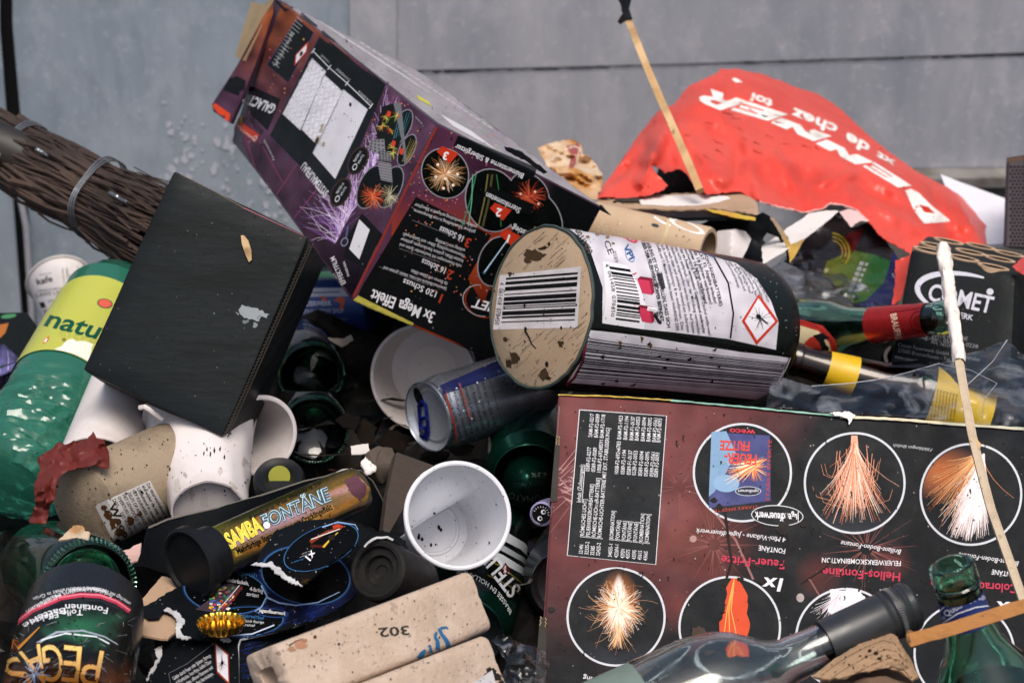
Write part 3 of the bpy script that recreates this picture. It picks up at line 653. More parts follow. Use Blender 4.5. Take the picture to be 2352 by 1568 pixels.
banner((1046, 324), (1228, 400), 28, 'Blumensterne & Silberglitzer', 13, (1203, 399), (1047, 330)); banner((1115, 438), (1222, 482), 27, 'Sternkometen', 14, (1196, 478), (1118, 441)); banner((1180, 520), (1240, 545), 26, 'Silberaufstieg', 14, (1262, 552), (1178, 516))
for x, y, t_ in ((1024, 356, '3'), (1146, 486, '2'), (1168, 546, '1')):
    k.poly([(x - 22, y - 8), (x - 10, y - 21), (x + 28, y - 4), (x + 8, y + 20)], H('#d23c22'), 10); k.text(t_, (x + 10, y - 4), (x - 8, y - 10), 19, H('#ece6e6'), 11, bold=.03)
g2 = H('#c9c7cb'); red = H('#b8432c')
def T(s_, x0, y0, x1, y1, h_, c_=None, b_=.004): k.text(s_, (x0, y0), (x1, y1), h_, c_ or g2, 4, bold=b_)
T('3x Mega Effekt', 1000, 718, 856, 664, 27, H('#dcdade'), .02)
for u_, t_, n_ in (((1022, 676), '120 Schuss', '1'), ((1043, 622), '16 Schuss', '2'), ((1084, 548), '16 Schuss', '3')):
    k.text(n_, (u_[0], u_[1] + 2), (u_[0] - 12, u_[1] - 3), 22, red, 4, bold=.02); k.text(t_, (u_[0] - 18, u_[1] - 6), (u_[0] - 94 + 22 * (n_ != '1'), u_[1] - 37 + 8 * (n_ != '1')), 15, H('#d8d6da'), 4, bold=.01)
T('Salvenheul-Batterie mit roten, blauen, grünen und', 1026, 660, 882, 611, 8); T('lila Sternen und Glitzer-Effekt', 1028, 648, 945, 618, 8)
T('rote Feuerzungen mit leuchtender Spitze und', 1060, 608, 919, 558, 8); T('Knister-Effekt, goldene Sternkometen, goldener', 1064, 596, 921, 545, 8); T('Flimmersternaufstieg, Silber- und Goldschweif-', 1067, 584, 926, 533, 8); T('aufstieg mit Crackling.', 1068, 572, 1000, 548, 8)
T('goldener Schweifaufstieg in rote Blumensterne,', 1092, 530, 950, 479, 8); T('goldener Schweifaufstieg zerlegend in Silberglitzer', 1096, 518, 953, 466, 8)
for a_, b_ in (((946, 505), (1050, 547)), ((916, 570), (1010, 602)), ((870, 612), (985, 655)), ((870, 690), (880, 694))): k.line([a_, b_], 1.2, H('#77757c'), 4)
k.ell(1112, 690, 46, 40, H('#8f2f1a'), 4, rot=20, ring=.08, g0=20, g1=200); k.ell(1105, 690, 44, 36, H('#a8a6ac'), 4, rot=20, ring=.05, g0=60, g1=250); k.text('COMET', (1196, 712), (1086, 684), 22, H('#dcdade'), 5, shear=.2, bold=.02); k.text('FEUERWERK', (1190, 680), (1112, 655), 7, H('#8a4a30'), 5)
k.poly([(810, 690), (822, 678), (950, 742), (940, 760), (850, 715)], lambda x, y: lerp(H('#a8a03c'), H('#c8bc5c'), rg.random()), 5, 9); k.line([(808, 694), (848, 718), (940, 764), (1150, 838)], 4, H('#8a5c74'), 5, step=12); k.line([(812, 682), (1003, 292)], 4, H('#8f3428'), 5, step=14)
k.specks(90, (820, 330, 1380, 830), r=(.7, 2), col=H('#77757a'))
# ---- top face: grazing, its glare painted in pale grey, plus orange glow
def topc(x, y):
    n = N2(x, y, .02, 6) * .5 + .5; u = (x - 640) * .52 - (y) ; c = lerp(H('#8d898f'), H('#b0abb0'), n)
    e = ((y - (x * .56 - 370)))
    if e < -22: c = lerp(c, lerp(H('#e8987c'), H('#dca8b8'), n), min(1, (-22 - e) / 22))
    return tuple(v * (.8 + .3 * rg.random()) for v in c)
k.poly([(640, -4), (690, -4), (880, 100), (1075, 200), (1215, 325), (1392, 468), (1380, 474), (1007, 283)], topc, 1, 7)
for i in range(26):
    t = i / 25; a_ = lerp((770, 60), (1120, 290), t); L_ = rg.uniform(10, 26); k.line([a_, (a_[0] + 11, a_[1] + 6)], 1.6, H('#cfcdd2'), 3)
for i in range(9): k.line([lerp((735, 50), (930, 175), i / 9), lerp((790, 88), (1010, 230), i / 9)], 1.3, H('#c8c6cb'), 3)
k.poly([(956, 218), (985, 235), (992, 246), (962, 230)], H('#c8c040'), 4); k.poly([(1010, 262), (1080, 300), (1140, 345), (1040, 290)], H('#cfcdd2'), 3)
k.specks(200, (680, 0, 1380, 470), r=(.6, 1.8))
k.done(gal)
obj('torn_tab', sheet([(1378, 470), (1386, 480), (1400, 494), (1384, 486), (1376, 482)], plane3((1378, 470, 1.57), (1400, 494, 1.56), (1376, 482, 1.57)), .002, 8), m_blk, gal, 30)
obj('torn_tab', sheet(rough([(1158, 338), (1200, 350), (1258, 396), (1248, 400), (1205, 368), (1168, 350)], 2), plane3((1150, 332, 1.495), (1262, 395, 1.52), (1160, 352, 1.50)), .0012, 9, .003), M('dark_card_flap', H('#1c1d20'), .35), gal, 30)

# ------------------------------------------------------------------ black box, left
m_bb = M('black_corrugated_box', H('#171c1e'), .46, spec=.10, grime=.35, gsc=18, gcol=(.008, .009, .009), bump=.22, bsc=46, stretch=((1, 1, 6), (0, R(25), R(10))), bdist=.0016, spots=.35, ssc=120, alt=H('#121617'), altsc=9)
fr = [P(400, 392, 1.475), P(707, 545, 1.462), P(512, 1000, 1.440), P(186, 850, 1.455)]
nn = (fr[1] - fr[0]).cross(fr[3] - fr[0]).normalized()
if nn.dot(FW) < 0: nn = -nn
bk = [p + nn * .085 for p in fr]
bbv = box8(fr, bk, .0024, 9, .0017, 13)
bb = thing('black_box', 'plain black cardboard box with a white smear and a leaf on its lid', 'box', fr[3])
obj('carton', bbv, m_bb, bb, 30)
k = Ink([bbv]); rb2 = random.Random(2)
k.poly(rough([(548, 712), (556, 700), (575, 706), (600, 712), (618, 722), (612, 730), (598, 728), (596, 738), (584, 735), (566, 730), (552, 722)], 3, 5), H('#8d9397'), 2); k.poly(rough([(582, 740), (592, 744), (588, 752), (580, 750)], 2, 4), H('#7d8387'), 2); k.poly(rough([(540, 716), (550, 720), (548, 724)], 1, 4), H('#7d8387'), 2)
k.poly(rough([(556, 738), (570, 733), (572, 740), (560, 744)], 1.5, 4), H('#6d7377'), 2)
for _ in range(34):
    t, u = rb2.random(), rb2.random(); p_ = lerp(lerp((400, 400), (700, 550), t), lerp((195, 845), (512, 990), t), u); k.ell(p_[0], p_[1], rb2.uniform(.5, 1.5), rb2.uniform(.5, 1.5), rb2.choice([H('#8d9397'), H('#5c6264'), H('#8a7a60')]), 2, n=6)
for _ in range(150):
    t, u = rb2.random(), rb2.random(); p_ = lerp(lerp((400, 400), (700, 550), t), lerp((195, 845), (512, 990), t), u); g_ = rb2.uniform(0, 6.3); L_ = rb2.uniform(3, 14); pts = [(p_[0] + math.cos(g_ + j * .5) * L_ * j / 3, p_[1] + math.sin(g_ + j * .5) * L_ * j / 3) for j in range(4)]; k.line(pts, rb2.uniform(1, 2.6), (.008, .009, .009), 2, w1=.6)
k.line([(401, 394), (500, 444), (560, 478)], 2.2, H('#6a5c50'), 2); k.line([(560, 478), (705, 545)], 2.4, H('#9a5c6c'), 2, w1=1.2); k.line([(186, 852), (300, 905), (512, 1000)], 2.2, H('#3a2a20'), 2); k.poly(rough([(238, 876), (275, 893), (270, 898), (240, 884)], 1.5, 5), H('#6a3a2a'), 3)
k.done(bb, INKM, 'smears')
flut = [P(712 + (516 - 712) * t + (3.2 if i % 2 else -3.2), 562 + (1000 - 562) * t, 1.464 + (1.440 - 1.464) * t) for i, t in enumerate([j / 110 for j in range(111)])]
obj('corrugated_edge', tube(flut, .0003, 5), M('dark_flute', H('#4a4034'), .85), bb)
obj('side_strip', tube([P(720, 558, 1.468), P(620, 784, 1.457), P(523, 1003, 1.446)], .0005, 6), M('dark_edge_strip', H('#2c2620'), .85), bb)
lf = sheet([(553, 541), (560, 540), (570, 552), (577, 575), (578, 596), (572, 602), (565, 588), (556, 562)], plane3((553, 541, 1.4625), (577, 575, 1.460), (565, 600, 1.459)), .0008, 6)
solo('seed_leaf', lf, M('dry_leaf', H('#b89a72'), .7, alt=H('#8a6c48'), altsc=80), 'small dry tan leaf lying on the black box', 'leaf')

# ------------------------------------------------------------------ maroon firework box, right front
mt = plane3((1282, 905, 1.43), (2352, 985, 1.43), (1240, 1568, 1.372))
fr = [P(x, y, mt(x, y)) for x, y in ((1282, 905), (2480, 995), (2460, 1760), (1228, 1700))]
nn = (fr[1] - fr[0]).cross(fr[3] - fr[0]).normalized()
if nn.dot(FW) < 0: nn = -nn
mb = thing('maroon_firework_box', 'large maroon and dark blue firework assortment box with round effect pictures lying upside down', 'box', fr[3])
mbv = box8(fr, [p + nn * .12 + RT * .01 for p in fr], .0016, 9, .0007, 10)
m_mar = M('maroon_carton', H('#5c3033'), .38, grime=.2, gsc=40, bump=.08, bsc=300)
obj('carton', mbv, m_mar, mb, 30)
k = Ink([mbv]); r3 = random.Random(9)
Mp = [(1284, 909), (1600, 926), (1930, 958), (2356, 990), (2356, 1572), (1237, 1572), (1262, 1150)]
def marc(x, y):
    n = N2(x, y, .006, 1) * .5 + .5; n2 = N2(x, y, .02, 3); d = max(0, min(1, (x - 1560 - (1160 - y) * .55 + n * 160 - 60) / 260)); d2 = max(0, min(1, (y - 1270 + n2 * 60 - (x - 1300) * -.1) / 200)) * (.9 if x < 1700 else .3)
    c = lerp(lerp(H('#6d3538'), H('#8c4a4c'), n), H('#151c25'), min(1, max(d, d2 * (.6 + .7 * n))))
    q = max(0, 1 - math.hypot((x - 1590) / 150, (y - 1230) / 110)); c = lerp(c, H('#8f4a3c'), q * .6)
    q = max(0, 1 - math.hypot((x - 1500) / 120, (y - 1180) / 60)); c = lerp(c, H('#a4686c'), q * .5)
    for bx, by, br in ((1560, 1390, 70), (1900, 1440, 60), (2050, 1290, 50), (1880, 1320, 60), (1640, 1320, 60)): c = lerp(c, H('#8a4442'), .7 * max(0, 1 - math.hypot(x - bx, y - by) / br))
    return tuple(max(.004, v * (.85 + .3 * n2)) for v in c)
k.poly(Mp, marc, 1, 9)
for _ in range(90):   # white star streaks on the left side
    g_ = r3.uniform(-.9, .9) + (0 if r3.random() < .7 else 3.1); L_ = r3.uniform(60, 190); x, y = 1290 + r3.uniform(-20, 30), 1120 + r3.uniform(-30, 30)
    pts = [(x + math.cos(g_) * L_ * t, y + math.sin(g_) * L_ * t) for t in (.15, .5, 1)]
    k.line(pts, r3.uniform(.8, 2.4), lerp(H('#8c5456'), H('#c09898'), r3.random()), 2, w1=.5)
for x, y, n_ in ((1640, 1250, 40), (1990, 1260, 40), (1560, 1120, 14)):
    for _ in range(n_): g_ = r3.uniform(0, 6.28); L_ = r3.uniform(40, 130); k.line([(x + math.cos(g_) * 14, y + math.sin(g_) * 14), (x + math.cos(g_) * L_, y + math.sin(g_) * L_)], r3.uniform(.7, 2), H('#8f5450'), 2, w1=.4)
k.line([(1640, 1175), (1690, 1240), (1730, 1330)], 5, H('#9a6a66'), 2); k.line([(1860, 1330), (1925, 1440)], 4, H('#8a5c58'), 2); k.ell(1838, 1372, 9, 10, H('#a89a98'), 3); k.ell(1592, 1237, 8, 8, H('#a88880'), 3)
# licence panel
pc = [(1331, 941), (1531, 955), (1506, 1296), (1303, 1275)]
k.poly(pc, lambda x, y: lerp(H('#161c23'), H('#20282f'), N2(x, y, .02) * .5 + .5), 3, 40); k.line(pc + [pc[0]], 2, H('#c8c8cc'), 4)
def PT(u, v): return lerp(lerp(pc[3], pc[0], u), lerp(pc[2], pc[1], u), v)
cw = H('#d6d6da')
k.text('Inhalt (Zulassungen):', PT(.37, .10), PT(.63, .10), 10, cw, 5, bold=.004); k.line([PT(.37, .115), PT(.63, .115)], 1.3, cw, 5)
rows = [('3214N', '[RÖMISCHES LICHT]', '0589-F2-0277', 'BAM-F2-0277'), ('3233S-2', '[FEUERWERKSROHRBATTERIE]', '0589-F2-0089', 'BAM-F2-0089'), ('3238S', '[RÖMISCHE-LICHTER-BATTERIE]', '1008-F2-69248591', 'BAM-F2-1718'), ('3242S-2', '[RÖMISCHE-LICHTER-BATTERIE MIT EXT. STABILISIERUNG]', '', ''),
        ('3405S-1', '[KOMBINATION]', '1008-F2-69246783', 'BAM-F2-1423'), ('4220N-1', '[FONTÄNE]', '0589-F2-1194', 'BAM-F2-1194'), ('4292N', '[FONTÄNE]', '0589-F1-0137', 'BAM-F1-0137'), ('4357S', '[FONTÄNE]', '0589-F2-0053', 'BAM-F2-0053'), ('4359S', '[FONTÄNE]', '0589-F2-0094', 'BAM-F2-0094'), ('4361S', '[KOMBINATION]', '0589-F2-0095', 'BAM-F2-0095'), ('4366S', '[KOMBINATION]', '0589-F2-0561', 'BAM-F2-0561'), ('', '', '0589-F2-0093', 'BAM-F2-0093')]
vv_ = [.17, .235, .30, .365, .50, .57, .64, .70, .77, .835, .90, .95]
for (a_, b_, c_, d_), v in zip(rows, vv_):
    for s_, u0, cpl in ((a_, .02, .0125), (b_, .135, .0152 if len(b_) < 40 else .0148), (c_, .585, .0138), (d_, .82, .0145)):
        if s_: k.text(s_, PT(u0, v), PT(u0 + cpl * len(s_), v), 9.5, cw, 5, bold=.003)
def disc(x, y, r, ink_=H('#161d25')): k.ell(x, y, r, r, H('#c4c6cc'), 3, n=64); k.ell(x, y, r - 5, r - 5, lambda a_, b_: lerp(ink_, H('#4a4f5c'), max(0, (b_ - y - r * .45) / r * .9)), 4, n=64, step=20)
circ = [(1705, 1085, 114), (1963, 1109, 117), (2230, 1135, 118), (1415, 1416, 114), (1676, 1440, 118), (1943, 1466, 117), (2215, 1500, 117)]
for c_ in circ: disc(*c_)
# picture: small blue firework pack (plain stand-in)
k.poly([(1634, 992), (1768, 1000), (1770, 1150), (1628, 1166)], lambda x, y: lerp(H('#3a3f78'), H('#5a5f96'), N2(x, y, .03) * .5 + .5), 5, 20); k.poly([(1634, 992), (1668, 990), (1690, 1040), (1660, 1100), (1640, 1130), (1628, 1140)], H('#7fa0c0'), 6); k.ell(1668, 1110, 30, 20, H('#86a8c8'), 6)
burst(k, 1730, 1075, 70, 70, [H('#e8965a'), H('#f0c090'), H('#d86a3a')], 7, 3, rnd=r3, clip=lambda x, y: 1660 < x < 1765 and 1045 < y < 1110); fountain(k, 1760, 1055, -1, .45, 110, 60, .16, [H('#f0b070'), H('#f6e0c0'), H('#e07a40')], 8, 3, 0, rnd=r3)
k.text('FEUER-', (1738, 1045), (1664, 1040), 24, H('#d8453a'), 9, bold=.03); k.text('FRITZE', (1722, 1015), (1654, 1012), 22, H('#d8453a'), 9, bold=.03); k.text('weco', (1735, 988), (1676, 984), 13, H('#d83a50'), 9, bold=.02); k.text('STARKE EFFEKTE', (1766, 1150), (1772, 1010), 8, H('#c84a3a'), 9); k.text('STARKE EFFEKTE', (1740, 1160), (1640, 1170), 7, H('#c84a3a'), 9)
for x, y, rx, ry in ((1785, 1184, 58, 22),): k.ell(x, y, rx + 2, ry + 2, H('#c8cace'), 9, rot=3); k.ell(x, y, rx, ry, H('#1c2026'), 10, rot=3); k.text('jugendfeuerwerk', (x + 50, y - 3), (x - 52, y - 9), 19, H('#dadade'), 11, shear=-.15, bold=.02)
k.ell(1718, 1128, 30, 11, H('#b8bcc8'), 9); k.ell(1718, 1128, 28, 9.5, H('#2a2f4a'), 10); k.text('jugendfeuerwerk', (1742, 1125), (1694, 1124), 8, H('#dadade'), 11)
# fountains
for cx, cy, r_, ap, d_, n_, sp, L_, cc_ in ((1963, 1109, 110, (1962, 1000), (0, 1), 240, .22, 205, ['#e08a60', '#f0b898', '#c86a48', '#f2d8c8']),):
    fountain(k, ap[0], ap[1], d_[0], d_[1], L_, n_, sp, [H(c) for c in cc_], 6, 1.6, .12, in_ell(cx, cy, r_, r_), r3)
for _ in range(46):
    x0 = 1963 + r3.uniform(-45, 45); s_ = r3.choice((-1, 1)); y0 = r3.uniform(1060, 1150); w_ = r3.uniform(15, 55)
    k.line([p_ for p_ in [(x0, y0 - 40), (x0 + s_ * 4, y0), (x0 + s_ * w_ * .4, y0 + 22), (x0 + s_ * w_, y0 + 14), (x0 + s_ * w_ * 1.2, y0 - 10)] if in_ell(1963, 1109, 110, 110)(*p_)] or [(x0, y0), (x0, y0 + 1)], 1.3, H('#e09878'), 6, w1=.6)
k.poly([(1955, 1000), (1969, 1000), (1978, 1100), (1950, 1100)], H('#e8a488'), 6)
k.ell(2230, 1135, 111, 111, lambda x, y: lerp(H('#161d25'), H('#b8683a'), max(0, min(1, 1.25 - math.hypot((x - 2165) / 75, (y - 1085) / 55)))), 5, n=48, step=6)
fountain(k, 2262, 1030, -.25, 1, 225, 420, .16, [H('#e8d8d4'), H('#f4eef0'), H('#d8b4a0')], 6, 1.7, .05, in_ell(2230, 1135, 112, 112), r3); fountain(k, 2262, 1030, -.9, 1, 240, 120, .35, [H('#d89058'), H('#e8b880'), H('#c06a38')], 6, 1.3, .25, in_ell(2230, 1135, 112, 112), r3)
fountain(k, 2262, 1028, -.16, 1, 220, 420, .10, [H('#f0e8ec'), H('#e0d0d0')], 7, 1.6, .02, in_ell(2230, 1135, 112, 112), r3)
k.ell(1416, 1400, 70, 95, lambda x, y: lerp(lerp(H('#161d25'), H('#c87a40'), max(0, min(1, 1.3 - 1.3 * math.hypot((x - 1421) / 50, (y - 1390) / 85)))), H('#f8f0ea'), max(0, min(1, 2.2 - 2.6 * math.hypot((x - 1421) / (14 + .22 * max(0, y - 1310)), (y - 1385) / 82)))), 5, step=4)
burst(k, 1420, 1395, 62, 260, [H('#f2d0a8'), H('#e0a068'), H('#f8ece0')], 6, 1.4, .3, 1.25, r3); burst(k, 1420, 1400, 98, 60, [H('#d8a478'), H('#b8805c')], 6, 1.0, .9, 1.0, r3, .45, in_ell(1415, 1416, 106, 106)); fountain(k, 1424, 1430, -.1, 1, 70, 70, .35, [H('#e8c098'), H('#d89860')], 6, 1.2, 0, None, r3)
k.poly(rough([(1680, 1328), (1694, 1328), (1714, 1360), (1716, 1400), (1722, 1440), (1716, 1480), (1660, 1480), (1652, 1440), (1666, 1390), (1668, 1350)], 3, 9), H('#d8502e'), 6)
for x in (1682, 1686, 1691): k.line([(1686, 1330), (x - 12, 1400), (x - 22 + (x - 1682) * 3, 1480)], 3, H('#f0a050'), 7, w1=2)
k.poly(rough([(1905, 1354), (1975, 1354), (1992, 1382), (1960, 1394), (1925, 1425), (1900, 1405), (1908, 1375)], 3, 6), H('#d8d8e2'), 6); fountain(k, 1935, 1352, -.6, 1, 90, 90, .4, [H('#e8e4ec'), H('#c8b8c0')], 7, 1.3, .1, in_ell(1943, 1466, 110, 110), r3)
# captions
pk = H('#cc3a56'); wh = H('#dcdade')
def CAP(x, y, a_, b_, c_, wa, wb, wc):
    k.text('1x', (x - 4, y + 122), (x - 52, y + 119), 30, wh, 5, shear=.15, bold=.03); k.text(a_, (x, y + 80), (x - wa, y + 68), 21, pk, 5, bold=.015); k.text(b_, (x + 1, y + 53), (x - wb, y + 45), 12, wh, 5, bold=.006); k.text(c_, (x + 2, y + 27), (x - wc, y + 6), 12, wh, 5, shear=.2)
CAP(1803, 1207, 'Feuer-Fritze', 'FONTÄNE', '4 Mini-Vulkane - Jugendfeuerwerk', 146, 60, 204); CAP(2068, 1235, 'Helios-Fontäne', 'FEUERWERKSKOMBINATION', 'Brillant-Boden-Fontäne', 178, 180, 136); CAP(2338, 1262, 'Colorado-Fontäne', 'FONTÄNE', 'Brillant-Boden-Fontäne', 200, 60, 136)
k.text('Abbildungen ähnlich', (2142, 1030), (2052, 1019), 8, H('#b8babe'), 5, shear=.15); k.text('Anleitung', (1408, 1562), (1340, 1550), 12, wh, 5)
# drips, mud and grit
mud = (.018, .011, .009)
for _ in range(70):
    x, y = r3.uniform(1300, 2300), r3.uniform(930, 1540); L_ = r3.uniform(3, 16); k.line([(x, y), (x + r3.uniform(-2, 2), y + L_ * .6), (x + r3.uniform(-3, 3), y + L_)], r3.uniform(2, 6), mud, 12, w1=1.5)
for pts, w_ in (([(1665, 1175), (1672, 1230), (1680, 1290), (1668, 1330), (1660, 1345)], 6), ([(1806, 1180), (1815, 1250), (1800, 1300)], 5), ([(1840, 1340), (1900, 1300), (1910, 1280)], 3)): k.line(pts, w_, mud, 12)
for x, y, r_ in ((1640, 1148, 9), (1650, 1165, 11), (1800, 1215, 18), (1845, 1205, 9), (1822, 1190, 7), (1660, 1405, 6), (1250, 1440, 8), (1700, 1330, 9), (1750, 1335, 10), (1265, 1400, 9)): k.poly(rough([(x + r_ * math.cos(i) * r3.uniform(.6, 1.2), y + r_ * .8 * math.sin(i) * r3.uniform(.6, 1.2)) for i in range(6)], 2, 4), mud, 12)
k.specks(420, (1260, 930, 2350, 1560), r=(.8, 2.4), layer=12); k.specks(160, (1260, 930, 2350, 1560), r=(.6, 1.6), layer=12, col=H('#a89c94'))
k.done(mb)
te = plane3((1282, 905, 1.424), (2352, 985, 1.424), (1282, 880, 1.445))
k2 = [(1282, 904), (1400, 907), (1540, 916), (1700, 930), (1830, 943), (1930, 952), (2060, 958), (2200, 970), (2352, 980)]
for j, (i0, i1, c_) in enumerate(((0, 2, '#c8a83a'), (2, 5, '#7fae9c'), (5, 8, '#cfc6a8'))):
    s_ = k2[i0:i1 + 1]; wj = (2.5, 3.5, 3.5)[j]
    obj('lid_edge', sheet(rough([(x, y + 1) for x, y in s_] + [(x, y + 1 + wj + (2.5 if j == 2 else 0)) for x, y in s_[::-1]], .8, 14), lambda x, y: mt(x, y) - .0016, .0012, 8), M('lid_edge_%s' % ('yellow', 'teal', 'cream')[j], H(c_), .6, grime=.4, gsc=60), mb, 30)
obj('torn_paper', sheet(rough([(1905, 948), (1950, 944), (1965, 952), (1958, 962), (1950, 975), (1946, 960), (1925, 955)], 2.5, 5), lambda x, y: mt(x, y) - .003, .0005, 6, .002), m_paper, mb, 30)
for pts in ([(1277, 1001), (1287, 1002), (1280, 1150), (1264, 1152)], [(1240, 1415), (1256, 1418), (1252, 1600), (1226, 1600)]):
    f_ = sheet(pts, lambda x, y: mt(x, y) - .001, .012, 10); obj('flap_slot', f_, M('dark_flute_card', H('#2a2620'), .8), mb, 30)
    for side in (0, 1):
        a_, b_ = (pts[0], pts[3]) if side == 0 else (pts[1], pts[2])
        obj('corrugated_edge', tube([P(a_[0] + (b_[0] - a_[0]) * t / 40 + (2 if t % 2 else -1) + (2 if side == 0 else -3), a_[1] + (b_[1] - a_[1]) * t / 40, mt(*a_) - .0025) for t in range(41)], .0004, 5), m_kraft, mb)
mudc = sheet(rough([(1590, 1440), (1605, 1437), (1618, 1442), (1625, 1450), (1612, 1462), (1598, 1468), (1590, 1458)], 2, 5), lambda x, y: mt(x, y) - .004, .003, 5, .004)
solo('mud_clod', mudc, M('mud', H('#3a2c22'), .8, bump=.6, bsc=300), 'brown clod of mud on the maroon firework box', 'mud')
# ------------------------------------------------------------------ shared builders for bottles and cans
def glass(name, col, rough=.03, dirt=.0, wt=1.0):
    m = bpy.data.materials.new(name); m.use_nodes = True; t = m.node_tree; b = t.nodes['Principled BSDF']
    b.inputs['Base Color'].default_value = (*col, 1); b.inputs['Transmission Weight'].default_value = wt; b.inputs['IOR'].default_value = 1.48; b.inputs['Coat Weight'].default_value = .15
    tc = t.nodes.new('ShaderNodeTexCoord'); n = t.nodes.new('ShaderNodeTexNoise'); n.inputs['Scale'].default_value = 45; n.inputs['Detail'].default_value = 6; t.links.new(tc.outputs['Object'], n.inputs['Vector'])
    r = t.nodes.new('ShaderNodeMapRange'); r.inputs[1].default_value = .5; r.inputs[2].default_value = .75; r.inputs[3].default_value = rough; r.inputs[4].default_value = rough + .25 * dirt + .05; t.links.new(n.outputs['Fac'], r.inputs[0]); t.links.new(r.outputs[0], b.inputs['Roughness'])
    bp = t.nodes.new('ShaderNodeBump'); bp.inputs['Strength'].default_value = .12; bp.inputs['Distance'].default_value = .001; t.links.new(n.outputs['Fac'], bp.inputs['Height']); t.links.new(bp.outputs[0], b.inputs['Normal'])
    return m
g_green = glass('green_glass', (.42, .86, .64), dirt=.5); g_dkgreen = glass('dark_green_glass', (.16, .52, .32), dirt=.6); g_deep = glass('deep_green_glass', (.02, .10, .05), dirt=.6); g_brown = glass('brown_glass', (.16, .05, .012), dirt=.5); g_clear = glass('clear_glass', (.80, .88, .87), dirt=.3)
def bottle(pm, pb, prof, th=.0025, seg=64, warp=None):
    """prof from mouth (0) to base (1)"""
    L = (V(pb) - V(pm)).length
    o = list(prof); rb_ = prof[-1][1]
    o += [(1 + .002 / L, rb_ * .93), (1, rb_ * .86), (1 - .004 / L, rb_ * .5), (1 - .006 / L, .0001)]
    inn = [(t if t > .005 else t, max(.0005, r - th)) for t, r in prof if t < 1 - .012 / L] + [(1 - .010 / L, rb_ - th * 1.5), (1 - .008 / L, rb_ * .6), (1 - .010 / L, .0001)]
    return lathe(pm, pb, inn[::-1] + o, seg, (False, False), warp)
def can(p0, p1, r, rend=.0255, n0=.011, n1=.012):
    L = (p1 - p0).length
    return lathe(p0, p1, [(.0015 / L, rend - .0005), (0, rend), (.0008 / L, rend + .0007), (.003 / L, rend + .0007), (.0042 / L, rend - .0003), (.006 / L, rend), (n0 / L, r * .975), ((n0 + .004) / L, r), (1 - (n1 + .004) / L, r), (1 - n1 / L, r * .975), (1 - .003 / L, rend * .96), (1, rend * .9)], 72, (False, True))
def can_end(p0, p1, rend=.0255, deep=.006, dome=False):
    L = (p1 - p0).length
    pr = [(.0012 / L, rend - .0003), (.003 / L, rend - .0022), (deep / L, rend - .0032), ((deep + .0006) / L, rend - .0042)]
    pr += [((deep + .004) / L, rend * .55), ((deep + .008) / L, .0001)] if dome else [(deep / L, rend - .0055), ((deep - .0004) / L, rend * .72), ((deep + .0004) / L, rend * .66), ((deep + .0004) / L, .0001)]
    return lathe(p0, p1, pr, 64, (False, False))
m_alu = M('brushed_aluminium', H('#b8bcc2'), .30, metal=1, grime=.2, gsc=50, bump=.05, bsc=300)
m_lacq_dkgreen = M('dark_green_can_lacquer', H('#0d3a2e'), .26, metal=.75, grime=.3, gsc=40, bump=.04)
m_tube = M('grey_mortar_cardboard', H('#b09c8a'), .88, grime=.3, gsc=26, gcol=H('#5c4a38'), alt=H('#bcaa9a'), altsc=50, bump=.55, bsc=420, bdist=.0014, spots=.35, ssc=130)
m_blkplast = M('black_plastic', H('#15171a'), .38, grime=.3, gsc=60, gcol=H('#2c2a27'), bump=.08, bsc=300, spec=.18)
rl4 = random.Random(44)

# ------------------------------------------------------------------ crushed green water bottle with yellow label
pt = P(292, 640, 1.70); pbt = P(20, 1120, 1.50)
def crush(amp):
    def w(s, g, r):
        n = noise.noise(V((math.cos(g) * 1.2, math.sin(g) * 1.2, s * 28))); f = abs(noise.noise(V((math.cos(g) * 1.5, math.sin(g) * 1.5, s * 150 + 4)))) + .6 * abs(noise.noise(V((math.cos(g) * 3, math.sin(g) * 3, s * 60 + 9)))); k = max(0, min(1, (s - .15) / .03))
        return s, r * (1 + amp * (.10 * n * (.15 + .85 * k) - .13 * f * k))
    return w
pet = thing('green_water_bottle', 'crushed translucent green plastic bottle with a yellow label', 'bottle', pt)
m_pet = glass('green_pet', (.07, .44, .29), .08, .5, .75)
pv = lathe(pt, pbt, [(-.02, .011), (.0, .016), (.03, .024), (.08, .032), (.13, .0375)] + [(.13 + i * .0058, .0385) for i in range(1, 146)] + [(.985, .034), (1, .026)], 84, (True, True), crush(1.25))
obj('bottle_wall', pv, m_pet, pet, 25)
lv = lathe(pt, pbt, [(.21 + i * .01, .0397) for i in range(38)], 84, (False, False), crush(.35)); 
m_lab = M('yellow_label_film', H('#a8ac48'), .3, grime=.12, gsc=14, gcol=H('#e6e4c8'), bump=.1, bsc=60)
obj('label', lv, m_lab, pet, 60)
k = Ink([lv], 6)
k.ell(241, 697, 18, 11, H('#5a5450'), 2, rot=10); k.ell(241, 697, 15, 9, H('#d8604a'), 3, rot=10)
k.text('natur', (100, 747), (262, 788), 42, H('#0f5a44'), 3, bold=.02, shear=.25); k.text('citro', (132, 768), (228, 790), 14, H('#a9ad50'), 3)
k.poly([(98, 790), (104, 778), (114, 772), (110, 784)], H('#d8502e'), 3); k.poly([(101, 786), (106, 778), (110, 778), (106, 786)], WHITE, 4); k.ell(147, 780, 5, 4, H('#8a7a40'), 4)
k.poly(rough([(120, 805), (160, 780), (215, 790), (205, 830), (150, 838), (128, 826)], 3, 7), H('#dedccc'), 2)
k.done(pet, INKG, 'label_print')
obj('cap_neck', lathe(P(262, 618, 1.715), pt, [(0, .011), (.5, .0135), (1, .016)], 32), m_pet, pet)

